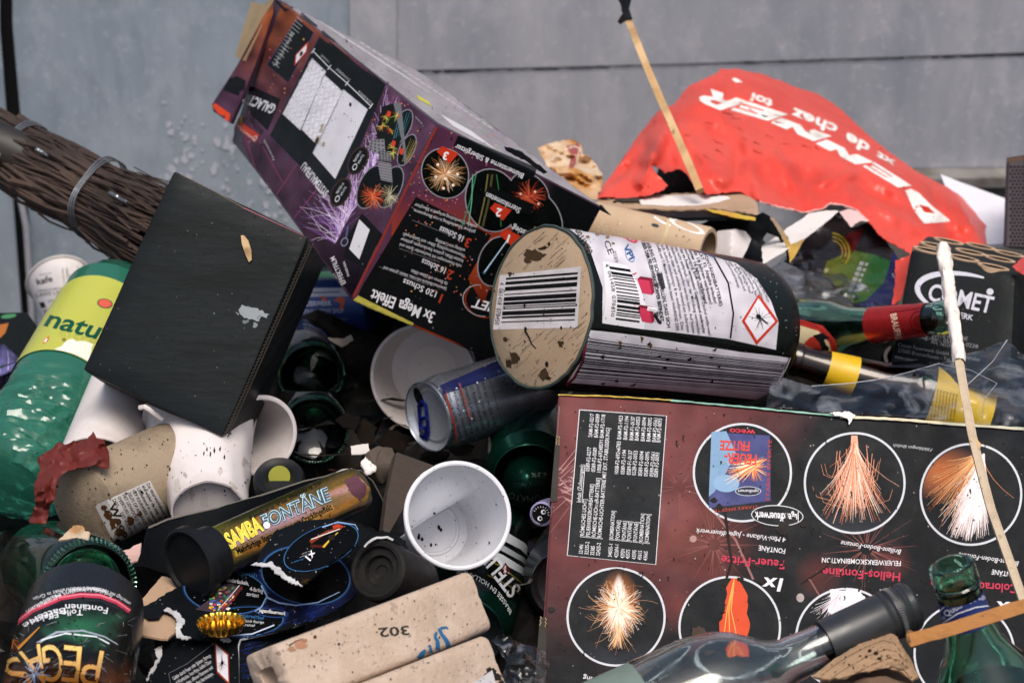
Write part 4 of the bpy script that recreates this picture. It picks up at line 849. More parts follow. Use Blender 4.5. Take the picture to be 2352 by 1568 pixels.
# ------------------------------------------------------------------ white cups, left
cv = cup(P(226, 1085, 1.475), P(292, 860, 1.57), .0295, .023, lip=.0013); cup0 = thing('white_paper_cup', 'dirty white paper cup wedged under the corner of the black box', 'cup', P(270, 950, 1.52)); obj('cup_wall', cv, m_cupw, cup0)
def dent(s, g, r): return s, r * (1 - .10 * max(0, math.cos(g - 2.0)) ** 2 - .05 * noise.noise(V((math.cos(g) * 2, math.sin(g) * 2, s * 30))))
for i, (dx, lab) in enumerate(((0, 'white crumpled paper cup lying mouth up under the lower corner of the black box'), (1, ''))):
    if i == 0:
        cv = cup(P(454, 978, 1.515), P(478, 1182, 1.412), .0388, .0255, lip=.0016, inset=.10, warp=dent); c1 = thing('crumpled_cup', lab, 'cup', P(470, 1080, 1.41)); obj('cup_wall', cv, m_cupw, c1)
        k = Ink([cv], 8); 
        for x, y in ((475, 1030), (483, 1042), (492, 1034), (468, 1040), (515, 1048), (505, 1030), (390, 1075)): k.poly(rough([(x, y - 6), (x + 2.5, y), (x + 1, y + 8), (x - 2, y + 3)], 1, 3), (.03, .026, .02), 3)
        k.specks(70, (345, 990, 600, 1150), r=(.6, 2)); [k.poly(rough([(x + r_ * math.cos(i) * rl4.uniform(.4, 1.2), y + r_ * 1.8 * math.sin(i) * rl4.uniform(.4, 1.2)) for i in range(7)], 2, 4), lerp(H('#cfc8c6'), H('#8f7d68'), q_), 2) for x, y, r_, q_ in ((405, 1120, 14, .3), (440, 1135, 9, .5), (380, 1050, 8, .45), (535, 1120, 12, .35), (470, 1142, 18, .25), (560, 1060, 8, .4), (425, 1090, 5, .6), (505, 1085, 7, .3))]; k.line([(362, 1075), (372, 1078), (384, 1074)], 2, (.03, .02, .015), 3); k.done(c1, INKM, 'dirt_splashes')
        obj('folded_rim', tube([P(322, 936, 1.455), P(333, 934, 1.452), P(342, 940, 1.452), P(352, 948, 1.455), P(372, 962, 1.46)], .0019, 8), m_cupw, c1)
cv = cup(P(598, 1000, 1.50), P(500, 960, 1.56), .0260, .019, lip=.0016); c2 = thing('white_cup', 'white paper cup rim showing to the right of the black box corner', 'cup', P(600, 1010, 1.5)); obj('cup_wall', cv, m_cupw, c2)

# ------------------------------------------------------------------ tan firework tube with paper label, red torn plastic on it
tv = lathe(P(190, 1165, 1.405), P(400, 1070, 1.47), [(0, .0255), (.02, .0290), (.06, .0302), (1, .0302)], 64)
m_tan = M('dirty_tan_cardboard', H('#8d7d68'), .8, grime=.95, gsc=13, gcol=H('#2c231b'), bump=.6, bsc=300, spots=.3, ssc=120)
t1 = thing('firework_tube', 'stained tan cardboard tube with a torn white text label below the red scrap', 'tube', P(250, 1130, 1.41)); obj('tube_wall', tv, m_tan, t1)
k = Ink([tv], 10); lb = [(218, 1160), (344, 1103), (396, 1195), (275, 1270)]
k.poly(lb, H('#b8b4b0'), 2)
def LP(u, v): return lerp(lerp(lb[0], lb[1], v), lerp(lb[3], lb[2], v), u)
k.text('Weco', LP(.10, .20), LP(.80, .17), 17, (.02, .02, .02), 4, bold=.03)
for i, s_ in enumerate(('DEEL ... DIT VUURWERK', 'OVERTUIG U ER VAN DAT', 'HET LIDWOORD IST ZEER', 'ZELFS OP AFSTAND VAN', 'HET VUURWERK. NIET NA', 'Uitsluitend in openlucht', 'Verwijder de klep ca 20', 'De vuurwerkdoos niet')): k.text(s_, LP(.04, .30 + i * .088), LP(.96, .30 + i * .088), 8, (.03, .03, .03), 4, bold=.012)
for x, y, r_ in ((248, 1180, 14), (262, 1200, 16), (275, 1220, 13), (300, 1195, 12), (320, 1180, 8), (268, 1245, 12), (240, 1165, 8)): k.poly(rough([(x + r_ * math.cos(i) * rl4.uniform(.5, 1.2), y + r_ * math.sin(i) * rl4.uniform(.5, 1.2)) for i in range(6)], 2, 4), H('#5a3a22'), 5)
k.specks(120, (130, 1000, 400, 1260), r=(.8, 2.6)); k.done(t1, INKM, 'label')
rp = rough([(85, 1052), (110, 1035), (139, 1014), (148, 1020), (170, 1012), (200, 1010), (214, 990), (222, 1006), (240, 1008), (249, 1036), (248, 1075), (215, 1068), (177, 1074), (150, 1085), (134, 1098), (126, 1136), (112, 1180), (106, 1202), (66, 1198), (82, 1160), (78, 1110), (92, 1080)], 2.5, 8)
def dred(x, y): return plane3((90, 1200, 1.375), (250, 1030, 1.405), (90, 1050, 1.41))(x, y) - .008 * max(0, 1 - abs((x - 130) + (y - 1070) * .35) / 50)
solo('red_plastic_scrap', sheet(rp, dred, .0005, 6, .016, 42), M('dark_red_film', H('#5c1a12'), .6, grime=.45, gsc=40, gcol=(.03, .015, .01), bump=.3, bsc=90), 'torn dark red plastic scrap draped over the tan tube', 'plastic scrap')
sc = sheet(rough([(135, 1240), (168, 1206), (188, 1206), (196, 1220), (206, 1222), (202, 1240), (176, 1234), (150, 1238)], 1.5, 5), plane3((135, 1240, 1.285), (206, 1230, 1.28), (180, 1206, 1.29)), .0012, 7, .006, 40)
solo('card_scrap', sc, M('ochre_card', H('#a67c4c'), .8, grime=.3, alt=H('#c4b49c'), altsc=60), 'small ochre cardboard scrap on the base of the green bottle', 'cardboard')
# ------------------------------------------------------------------ green glass bottle, base towards the camera
bp_, bm_ = P(205, 1345, 1.305), P(20, 1262, 1.50)
b1 = thing('green_glass_bottle', 'dark green glass bottle lying with its knurled base facing forward, lower left', 'bottle', bp_)
obj('bottle_glass', bottle(bm_, bp_, [(0, .0135), (.06, .014), (.3, .018), (.48, .029), (.55, .0305), (.9, .0305), (.975, .0295), (1, .027)]), g_dkgreen, b1)
a_, e1_, e2_, L_ = frame_of(bp_, bm_)
obj('knurled_ring', join(*[tube([bp_ + (e1_ * math.cos(g) + e2_ * math.sin(g)) * .0262 - a_ * .0012, bp_ + (e1_ * math.cos(g) + e2_ * math.sin(g)) * .0290 + a_ * .001], .0007, 5) for g in [6.2832 * i / 64 for i in range(64)]]), g_green, b1)
solo('pink_scrap', sheet(rough([(273, 1270), (325, 1246), (320, 1284), (284, 1298)], 1.5, 6), plane3((273, 1270, 1.375), (325, 1246, 1.38), (284, 1298, 1.36)), .001, 8, .003), M('pink_paper', H('#c8a49c'), .6, grime=.4), 'small pinkish paper scrap between the tan tube and the black tray', 'paper scrap')
# ------------------------------------------------------------------ fountain tube, bottom left, gold title upside down
c0_, c1_ = P(197, 1392, 1.268), P(140, 1650, 1.185)
pgv = lathe(c0_, c1_, [(0, .030), (.012, .0325), (.03, .0345), (.2, .0352), (1, .0357)], 84, warp=lambda s, g, r: (s, r * (1 + .02 * noise.noise(V((math.cos(g) * 2, math.sin(g) * 2, s * 40))))))
pg = thing('firework_fountain', 'round dark firework fountain with a pink band and gold lettering upside down, bottom left corner', 'firework', c0_)
obj('tube_wall', pgv, M('black_print_tube', H('#14171a'), .3, grime=.3), pg)
k = Ink([pgv], 9); r5 = random.Random(6)
k.poly([(20, 1458), (75, 1412), (140, 1383), (230, 1380), (297, 1412), (312, 1530), (310, 1566), (-10, 1566), (-10, 1490)], lambda x, y: lerp(lerp((.012, .014, .014), H('#2f6a4c'), max(0, min(1, 1.1 - math.hypot((x - 190) / 90, (y - 1440) / 50) + .6 * N2(x, y, .03)))), H('#8a4a1c'), max(0, min(1, (y - 1510 + 20 * N2(x, y, .05)) / 70)) * .5), 1, 7)
ring = [(18, 1452), (45, 1424), (75, 1401), (140, 1373), (185, 1366), (230, 1368), (268, 1382), (298, 1403)]
k.line(ring, 11, H('#c23c56'), 3); k.line([(x, y - 1.5) for x, y in ring], 3, H('#e4808c'), 4)
k.text('Funkelnde Lichterglanz mit Effekten', (258, 1366), (60, 1402), 9, H('#cfcfd2'), 4, mid=(190, 1324)); k.text('intensive Sterne in Multicolor', (245, 1354), (70, 1396), 9, H('#cfcfd2'), 4, mid=(170, 1330)); k.text('unterlegt mit soundstarkem Knattereffekt in Grün', (300, 1384), (76, 1372), 9, H('#cfcfd2'), 4, mid=(215, 1318))
k.text('Fontänen', (248, 1396), (150, 1388), 15, H('#d2d2d6'), 5, mid=(200, 1386), bold=.01); k.text('Tolle-Effekte', (190, 1400), (70, 1424), 14, H('#d2d2d6'), 5, mid=(130, 1398), bold=.01); k.text('Batterie', (150, 1396), (52, 1434), 14, H('#d2d2d6'), 5, mid=(100, 1400), bold=.01)
k.line([(85, 1478), (130, 1452), (190, 1448), (240, 1462), (270, 1480)], 6, H('#9aa6b0'), 4, w1=2); k.line([(95, 1470), (150, 1455), (220, 1462), (250, 1478)], 3, H('#d6dce2'), 5)
gold = lambda x, y: lerp(H('#e8c878'), H('#a8601c'), max(0, min(1, (y - 1475) / 95)))
def goldT(s_, x0, y0, x1, y1, h_, mid=None): k.text(s_, (x0 + 2, y0), (x1 - 2, y1), h_ + 3, H('#3a1e0a'), 6, bold=.03, force=True); k.text(s_, (x0, y0), (x1, y1), h_, gold, 7, bold=.0, force=True)
goldT('P', 238, 1496, 196, 1488, 86); goldT('E', 188, 1486, 148, 1482, 86); goldT('G', 140, 1480, 96, 1484, 86); goldT('A', 92, 1478, 44, 1498, 92); goldT('S', 38, 1504, 4, 1526, 80)
k.line([(42, 1490), (72, 1460), (92, 1440)], 7, H('#c08030'), 6, w1=2); burst(k, 80, 1548, 40, 30, [H('#9ac0f0'), H('#d8e6f8'), H('#4a6aa8')], 8, 1.6, rnd=r5); burst(k, 30, 1472, 24, 24, [H('#e0a050'), H('#d06030')], 5, 1.2, rnd=r5)
for _ in range(70): x, y = r5.uniform(0, 300), r5.uniform(1420, 1566); k.line([(x, y), (x + r5.uniform(-26, 26), y + r5.uniform(-18, 18))], .9, lerp(H('#565a5c'), H('#a8acae'), r5.random()), 9, w1=.4)
k.specks(160, (0, 1330, 310, 1566), r=(.8, 2.6), layer=10); k.done(pg, INKG)
ch = sheet(rough([(145, 1428), (170, 1408), (200, 1398), (225, 1410), (228, 1435), (205, 1450), (175, 1452), (150, 1448)], 3, 6), lambda x, y: plane3((145, 1428, 1.208), (228, 1420, 1.213), (190, 1450, 1.200))(x, y), .004, 7, .004, 60)
solo('burnt_clump', ch, M('charred_clump', (.016, .012, .010), .85, bump=.7, bsc=300, alt=(.09, .065, .045), altsc=70), 'charred black clump stuck on the round firework fountain', 'debris')
solo('paper_shred', sheet(rough([(140, 1425), (158, 1440), (178, 1458), (196, 1462), (190, 1468), (158, 1466), (146, 1455)], 2, 5), plane3((140, 1425, 1.205), (196, 1462, 1.20), (150, 1466, 1.196)), .0008, 7, .004, 50), M('tan_shred', H('#a08a70'), .8, grime=.4), 'torn tan paper shred under the charred clump', 'paper scrap')
# ------------------------------------------------------------------ torn blister card with round pictures (black, blue glow)
m_cardblk = M('black_printed_card', H('#0e1114'), .42, spec=.08, grime=.25, gsc=50, gcol=H('#1a1a1c'), bump=.12, bsc=300, spots=.3)
m_cardin = M('raw_brown_card', H('#a68a70'), .85, grime=.35, gsc=30, gcol=H('#5a4030'), bump=.3, bsc=400, spots=.4, ssc=170)
m_fib = M('torn_white_fibre', H('#b4b4b6'), .9, grime=.5, gsc=90, bump=.5, bsc=500)
bc = thing('blister_card', 'torn black firework card with blue ringed pictures and a raised flap', 'packaging', P(560, 1400, 1.29))
dm = plane3((310, 1400, 1.295), (840, 1330, 1.345), (540, 1462, 1.268))
mainp = rough([(311, 1401), (345, 1384), (400, 1352), (430, 1338), (500, 1300), (560, 1255), (640, 1210), (720, 1190), (830, 1205), (845, 1300), (815, 1370), (749, 1414), (640, 1448), (551, 1465), (455, 1466), (420, 1455), (408, 1440), (416, 1424), (395, 1408), (375, 1402), (365, 1418), (340, 1420)], 1.8, 7)
mv = sheet(mainp, lambda x, y: dm(x, y) + .006 * math.exp(-((x - 820) / 60) ** 2), .001, 11, .0022, 20); obj('card_face', mv, m_cardblk, bc, 50)
inn_ = sheet(rough([(266, 1443), (300, 1405), (340, 1360), (372, 1322), (400, 1330), (440, 1345), (430, 1400), (420, 1440), (385, 1466), (370, 1466), (330, 1458)], 1.2, 9), lambda x, y: dm(x, y) + .006, .0012, 12, .002); obj('brown_liner', inn_, m_cardin, bc, 50)
df = plane3((330, 1545, 1.262), (546, 1568, 1.235), (546, 1466, 1.268))
frontp = rough([(356, 1468), (400, 1466), (460, 1470)], 1.5, 7, False) + [(546, 1467), (549, 1600), (330, 1600)] + rough([(338, 1560), (345, 1535), (366, 1510), (352, 1490)], 3, 6, False)
fv_ = sheet(frontp, df, .001, 14, .001); obj('front_panel', fv_, m_cardblk, bc, 50)
sidev = sheet([(548, 1466), (640, 1450), (700, 1432), (700, 1470), (610, 1520), (590, 1600), (552, 1600)], plane3((548, 1466, 1.269), (700, 1432, 1.31), (552, 1600, 1.245)), .001, 14, .001); obj('side_panel', sidev, m_cardblk, bc, 50)
obj('fold_edge', tube([P(548, 1600, 1.2425), P(547, 1540, 1.2495), P(547, 1485, 1.2625), P(552, 1469, 1.2665), P(600, 1459, 1.277), P(660, 1444, 1.286), P(748, 1415, 1.303)], .0006, 6), m_fib, bc)
for pts in ([(395, 1408), (405, 1400), (416, 1412), (425, 1428), (414, 1442), (420, 1456), (440, 1464), (428, 1468), (405, 1462), (402, 1440), (408, 1425)], [(375, 1400), (384, 1394), (402, 1402), (396, 1410)], [(336, 1562), (345, 1535), (364, 1512), (354, 1490), (372, 1480), (372, 1500), (352, 1540)], [(505, 1470), (520, 1464), (532, 1470), (520, 1474)]):
    obj('torn_edge', sheet(rough(pts, 2.5, 4), lambda x, y: (dm(x, y) if y < 1470 else df(x, y)) - .0018, .0006, 5, .0025, 60), m_fib, bc, 50)
dl = plane3((630, 1210, 1.325), (870, 1235, 1.34), (695, 1343, 1.275))
flap = rough([(585, 1298), (600, 1262), (632, 1218), (700, 1195), (760, 1190), (815, 1197), (868, 1228)], 1, 10, False) + rough([(840, 1240), (800, 1262), (760, 1292), (725, 1322), (697, 1345)], .8, 9, False) + rough([(670, 1332), (650, 1318), (640, 1302), (620, 1298)], 3, 5, False)
flv = sheet(flap, lambda x, y: dl(x, y) + .010 * max(0, (x - 780) / 90) ** 2, .001, 10, .0012); obj('flap', flv, m_cardblk, bc, 50)
obj('torn_edge', sheet(rough([(575, 1296), (590, 1290), (610, 1292), (624, 1288), (632, 1298), (645, 1304), (655, 1318), (672, 1328), (695, 1345), (680, 1342), (655, 1330), (636, 1316), (622, 1302)], 2.5, 4), lambda x, y: dl(x, y) - .002, .0006, 5, .0025, 60), m_fib, bc, 50)
k = Ink([mv, fv_, sidev, flv], 9); r6 = random.Random(13); blu = H('#3a6a9c'); bl2 = H('#8ea8d0')
def glow(cx, cy, rx, ry, rot, l=2):
    k.ell(cx, cy, rx, ry, H('#0d1014'), l, rot, n=56); k.ell(cx, cy, rx + 3, ry + 3, H('#23345f'), l + 1, rot, ring=.07, n=56); k.ell(cx, cy, rx, ry, blu, l + 2, rot, ring=.03, n=56)
k.poly([(560, 1300), (640, 1300), (700, 1345), (820, 1340), (815, 1370), (749, 1412), (560, 1462), (470, 1462), (500, 1400)], lambda x, y: lerp((.006, .007, .012), H('#1f2f6a'), max(0, min(1, .35 + .7 * N2(x, y, .02)))), 1, 10)
for i in range(60): x, y = r6.uniform(600, 800), r6.uniform(1385, 1440); k.line([(x, y), (x + 9, y - 4)], 2.2, H('#2a3a86'), 1, w1=1)
glow(518, 1358, 97, 52, 8); glow(702, 1322, 104, 66, 10); glow(560, 1428, 92, 34, -4)
k.line([(612, 1372), (640, 1385), (680, 1391), (730, 1384), (780, 1360)], 4.5, bl2, 6, w1=2); k.line([(600, 1345), (613, 1370), (600, 1395), (585, 1405)], 4, bl2, 6, w1=2); k.line([(470, 1450), (520, 1462), (580, 1456), (630, 1436)], 3, H('#b8c4dc'), 6)
k.text('Sprüh', (545, 1322), (590, 1326), 10, blu, 5); k.text('10 Kinderfackeln,', (508, 1333), (571, 1345), 10, H('#d4d4d8'), 5); k.text('4-farbig', (573, 1357), (604, 1362), 10, H('#d4d4d8'), 5); k.text('sortiert', (566, 1368), (594, 1373), 10, H('#d4d4d8'), 5)
k.poly([(503, 1342), (530, 1340), (558, 1352), (505, 1410), (448, 1400), (485, 1375)], H('#4a4048'), 5)
for i in range(70): x, y = r6.uniform(480, 535), r6.uniform(1345, 1400); k.poly([(x, y), (x + r6.uniform(3, 10), y + 2), (x + 4, y + r6.uniform(3, 8)), (x - 2, y + 5)], r6.choice([H('#c8402e'), H('#d8b03c'), H('#3c8a5a'), H('#4a6ab0'), H('#b04a80'), H('#ded8c8')]), 6)
k.line([(505, 1408), (540, 1372), (556, 1348)], 4, H('#7a2a26'), 7); k.line([(550, 1345), (525, 1375), (500, 1402)], 2, H('#c8c0bc'), 7)
k.ell(625, 1408, 38, 11, H('#2a4a86'), 6, rot=6); k.ell(625, 1408, 34, 8.5, H('#101216'), 7, rot=6); k.text('jugendfeuerwerk', (594, 1406), (656, 1414), 9, H('#dadade'), 8, shear=.15, bold=.02)
k.text('Feuerwirbel', (548, 1417), (606, 1424), 10, H('#3c7ab0'), 6, shear=.15); k.text('5 Stück feurige', (552, 1428), (606, 1433), 7, H('#c8c8cc'), 6, shear=.15); k.text('Kreisel', (556, 1438), (585, 1440), 7, H('#c8c8cc'), 6, shear=.15)
k.poly([(648, 1320), (700, 1312), (750, 1318), (725, 1360), (640, 1356)], H('#181410'), 5); k.text('weco', (658, 1352), (690, 1350), 8, H('#4a2026'), 6); k.text('100', (700, 1356), (722, 1354), 8, H('#4a4020'), 6); burst(k, 700, 1335, 16, 20, [H('#4a3a16'), H('#2e2410')], 6, 2, rnd=r6)
# flap picture
k.ell(737, 1258, 92, 45, H('#0d1013'), 6, -24, n=56); k.ell(737, 1258, 92, 45, H('#3a6ea0'), 7, -24, ring=.025, n=56); k.line([(740, 1212), (775, 1200), (815, 1206), (822, 1218)], 3, bl2, 8, w1=1.5)
k.poly([(763, 1209), (775, 1204), (790, 1210), (780, 1218), (766, 1220)], H('#b84024'), 8); k.line([(712, 1246), (752, 1222), (786, 1212)], 9, H('#8a3a1e'), 8, w1=3); k.line([(714, 1240), (780, 1216)], 2, H('#d8d0c8'), 9); k.line([(742, 1258), (762, 1236), (776, 1224)], 5, H('#c8a830'), 9, w1=2); k.line([(713, 1255), (744, 1256)], 6, H('#5a2218'), 8)
k.text('Dino-Knaller', (700, 1282), (675, 1290), 8, H('#3c7ab0'), 8, up=(-.7, .7)); k.text('8 farbige', (708, 1272), (690, 1280), 6, H('#b8b8bc'), 8, up=(-.7, .7)); k.text('Dino-Knaller', (716, 1264), (694, 1272), 6, H('#b8b8bc'), 8, up=(-.7, .7)); k.text('1x', (712, 1290), (724, 1268), 16, H('#d8d8dc'), 8, shear=.15, bold=.02)
k.poly([(752, 1232), (770, 1228), (768, 1240), (756, 1246)], (.03, .022, .016), 10)
# front panel
k.line([(388, 1546), (430, 1524), (488, 1480)], 1.2, H('#6a6a70'), 4); k.line([(388, 1546), (396, 1590)], 1.2, H('#6a6a70'), 4)
for i, s_ in enumerate(('Gefahr durch Feuer oder Splitter, Spreng-', 'und Wurfstücke. Von Hitze, heißen Ober-', 'flächen, Funken, offenen Flammen und', 'anderen Zündquellen fernhalten.')): k.text(s_, (400 + i * 3, 1562 + i * 13), (486 + i * 2, 1507 + i * 14), 9, H('#c8c8ca'), 4)
k.poly([(492, 1472), (526, 1502), (528, 1575), (498, 1545)], H('#8f3a22'), 4); k.poly([(496, 1480), (523, 1505), (525, 1566), (500, 1541)], H('#c9c6cc'), 5); burst(k, 511, 1522, 17, 16, [BLACK], 6, 1.3, 0, 1.6, r6); k.ell(511, 1522, 3, 5, BLACK, 7)
for _ in range(60): x, y = r6.uniform(548, 600), r6.uniform(1475, 1566); k.line([(x, y), (x + 12, y - 6)], 1.8, H('#26336e'), 3, w1=.6)
k.specks(260, (320, 1200, 860, 1566), r=(.5, 1.6), col=H('#8a8884'), layer=11); k.done(bc, INK)
# gold crown cap
gp0, gp1 = P(508, 1446, 1.262), P(507, 1424, 1.266)
a_, e1_, e2_, L_ = frame_of(gp0, gp1); gp1 = gp0 + (UP * .965 - FW * .26).normalized() * .0062
vs, fs = [], []; n_ = 168
pr_ = [(0, .0001, 0), (0, .0105, 0), (.0004, .0122, 0), (.0018, .0128, .0002), (.0034, .0132, .0004), (.0050, .0137, .00042), (.0056, .0139, .00048), (.0052, .0134, .0004), (.0034, .0127, .0005), (.0012, .0120, 0), (.0012, .0001, 0)]
a_, e1_, e2_, L_ = frame_of(gp0, gp1)
for h_, r_, f_ in pr_:
    for i in range(n_): g = 6.2832 * i / n_; rr_ = r_ + f_ * math.cos(21 * g); vs.append(gp0 + a_ * h_ + (e1_ * math.cos(g) + e2_ * math.sin(g)) * rr_)
for j in range(len(pr_) - 1):
    for i in range(n_): fs.append((j * n_ + i, j * n_ + (i + 1) % n_, (j + 1) * n_ + (i + 1) % n_, (j + 1) * n_ + i))
solo('crown_cap', (vs, fs), M('gold_lacquer', H('#c89a3c'), .22, metal=1, grime=.3, gsc=90, gcol=H('#5a3a12'), bump=.05), 'gold crown bottle cap lying upturned on the black card', 'bottle cap', 60)
# ------------------------------------------------------------------ black tray and lying fountain tube
ty = thing('black_tray', 'curled black cardboard tray behind the colourful fountain tube', 'packaging', P(600, 1150, 1.41))
dt = plane3((341, 1211, 1.362), (746, 1095, 1.432), (320, 1300, 1.355))
trayp = rough([(341, 1211), (385, 1192), (433, 1180), (500, 1165), (600, 1137), (700, 1104), (746, 1094), (770, 1086), (800, 1079), (830, 1080), (858, 1104), (880, 1145), (893, 1200), (885, 1232), (860, 1210), (820, 1195), (700, 1220), (560, 1290), (420, 1330), (330, 1300), (284, 1300), (318, 1290), (330, 1255)], .8, 10)
obj('tray_wall', sheet(trayp, lambda x, y: dt(x, y) + .02 * max(0, (x - 800) / 90) ** 2 + .004 * math.sin(x * .02), .0012, 13, .0015), m_cardblk, ty, 50)
obj('raw_edge', tube([P(x, y, dt(x, y) - .0008 + .02 * max(0, (x - 800) / 90) ** 2 + .004 * math.sin(x * .02)) for x, y in [(341, 1211), (385, 1192), (433, 1180), (500, 1165), (600, 1137), (700, 1104), (746, 1094), (770, 1086), (800, 1079), (828, 1080), (856, 1104), (878, 1145), (891, 1200)]], .0006, 6, .3), M('grey_raw_edge', H('#6a6660'), .8), ty)
obj('torn_lip', sheet(rough([(760, 1092), (790, 1076), (815, 1076), (825, 1082), (790, 1084), (770, 1094)], 2, 4), lambda x, y: dt(x, y) - .003, .0006, 6, .002), m_fib, ty)
s0, s1 = P(448, 1290, 1.322), P(822, 1122, 1.405)
sam = thing('fountain_tube', 'slim colourful firework fountain tube with a black end cap lying in the black tray', 'firework', s0)
smv = lathe(s0, s1, [(0, .0152), (.05, .0155), (.90, .0155), (.96, .0153), (1, .0142)], 56, warp=lambda s, g, r: (s, r * (1 - (.12 * abs(noise.noise(V((math.cos(g) * 3, math.sin(g) * 3, s * 60)))) if s > .088 else 0))))
obj('tube_wall', smv, M('tube_print_base', H('#3a3424'), .35), sam)
capv = lathe(P(430, 1298, 1.314), P(494, 1269, 1.330), [(.12, .0001), (.12, .0195), (.02, .0200), (0, .0215), (.06, .0232), (.30, .0232), (.36, .0205), (.40, .0182), (.95, .0178), (1, .0158)], 64, (False, False)); obj('end_cap', capv, m_blkplast, sam)
k = Ink([smv], 7); r7 = random.Random(17)
def smc(x, y):
    a0_ = (x - 500) / 320; v_ = ((y - (1270 - (x - 500) * .458))) / 55; n = N2(x * .6 + y * .3, (y + x * .45) * 3, .02) 
    c = lerp(H('#5a5a2a'), H('#b07a3a'), max(0, min(1, n + .5))); c = lerp(c, H('#b99ab8'), max(0, min(1, 1 - abs(v_ + .1) * 2.2)) * max(0, min(1, .6 + n - abs(a0_ - .45)))); c = lerp(c, H('#22305a'), max(0, min(1, (v_ - .55) * 1.6))); c = lerp(c, H('#2e3418'), max(0, min(1, (-v_ - .45) * 1.6))); c = lerp(c, H('#5c5c20'), max(0, 1 - a0_ * 8))
    return tuple(max(.004, q * (.9 + .25 * N2(x, y, .2))) for q in c)
k.poly([(478, 1212), (800, 1068), (850, 1120), (835, 1190), (505, 1345), (480, 1330)], smc, 1, 6)
def SAM(s_, p0_, p1_, h_, c0_, c1_): k.text(s_, p0_, p1_, h_, H('#14301c'), 4, bold=.075, shear=.1); k.text(s_, p0_, p1_, h_, c0_, 5, bold=.045, shear=.1); k.text(s_, p0_, p1_, h_, c1_, 6, bold=.0, shear=.1)
SAM('SAMBA', (528, 1260), (606, 1216), 37, H('#e8d860'), H('#d8c040')); SAM('FONTÄNE', (606, 1214), (763, 1146), 31, H('#a8c4d0'), H('#4a5a68'))
k.text('Mehrfarbige Sternenfontäne mit Cracklingeffekt', (546, 1272), (764, 1168), 14, (.012, .012, .012), 6, bold=.02); k.line([(538, 1272), (552, 1266)], 14, H('#b8a040'), 4); k.line([(660, 1222), (766, 1164)], 14, H('#b88a48'), 3)
k.text('Brenndauer ca. 30 Sek. Effekthöhe ca. 2 m', (575, 1194), (738, 1112), 9, (.012, .012, .012), 6, bold=.01)
k.ell(612, 1206, 8, 8, WHITE, 7, n=10); k.poly(rough([(790, 1105), (820, 1090), (840, 1120), (830, 1150), (805, 1130)], 3, 5), H('#6a4450'), 7); k.specks(70, (500, 1090, 840, 1330), r=(.6, 1.8)); k.done(sam, INKG)
# black plastic end disc
dp = P(866, 1308, 1.30)
dv = lathe(dp, dp + (FW * .8 + RT * .35 - UP * .25).normalized() * .05, [(.14, .0001), (.14, .0035), (.12, .0042), (.12, .0085), (.05, .0095), (.05, .0135), (-.01, .0145), (-.01, .0165), (.02, .0182), (.08, .0186), (1, .0178)], 64, (False, True))
dc = thing('black_tube_end', 'black tube with a ringed plastic end facing forward under the torn flap', 'firework', dp); obj('end_cap', dv, M('dull_black_plastic', H('#1d1c1b'), .5, grime=.4, gsc=80, gcol=H('#34302b'), spots=.6, ssc=200, spec=.12), dc)
obj('torn_sleeve', sheet(rough([(820, 1250), (850, 1222), (880, 1218), (905, 1226), (930, 1240), (938, 1262), (920, 1248), (890, 1236), (862, 1238), (836, 1258)], 2, 5), plane3((820, 1250, 1.297), (938, 1262, 1.31), (880, 1218, 1.305)), .0006, 7, .003), m_cardblk, dc); obj('torn_edge', tube([P(x + rl4.uniform(-1, 1), y + rl4.uniform(-2, 2), 1.2945) for x, y in [(836, 1256), (845, 1246), (856, 1238), (866, 1236), (878, 1234), (890, 1234), (902, 1240)]], .0007, 5, .5), m_fib, dc)
# yellow-centred ring
yp = P(640, 1095, 1.43); yv = lathe(yp, yp + (FW * .75 - UP * .66).normalized() * .02, [(.25, .0001), (.25, .0075), (.15, .008), (0, .011), (-.05, .0155), (.1, .017), (1, .017)], 48, (False, True)); yd = thing('black_ring_lid', 'dark round lid with a dull yellow centre behind the tray', 'lid', yp); obj('lid_shell', yv, m_blkplast, yd); obj('yellow_disc', lathe(yp + FW * .0042, yp + FW * .0060, [(0, .0001), (0, .0072), (1, .0072)], 32), M('dull_yellow', H('#8a8a2a'), .6, grime=.4), yd)

# ------------------------------------------------------------------ grey cardboard mortar tubes, front
def mortar(p0, p1, r, nm, lab, hollow=True):
    t = thing('cardboard_mortar', lab, 'tube', p0, 'grey cardboard mortar tubes')
    v = lathe(p0, p1, [(.06, .0001), (.06, r * .42), (0, r * .45), (-.004, r * .9), (.006, r), (.99, r), (1, r * .97), (1.0, r * .7), (.9, r * .68)], 72, (False, False), lambda s, g, q: (s + .0012 * noise.noise(V((math.cos(g) * 4, math.sin(g) * 4, s * 30))), q * (1 + .006 * noise.noise(V((math.cos(g) * 3, math.sin(g) * 3, s * 25))))), sq=8)
    obj('tube_wall', v, m_tube, t, 45); return t, v
mA, vA = mortar(P(622, 1566, 1.150), P(1066, 1392, 1.235), .0178, 'a', 'grey cardboard mortar tube stamped with the number 302 in black')
mB, vB = mortar(P(672, 1714, 1.128), P(1103, 1541, 1.212), .0178, 'b', 'grey cardboard mortar tube with a black scorched end, below the stamped one')
k = Ink([vA], 8); ik = H('#3c3a36'); r8 = random.Random(31)
k.text('302', (938, 1436), (868, 1442), 22, ik, 3, bold=.02, up=(.15, .99))
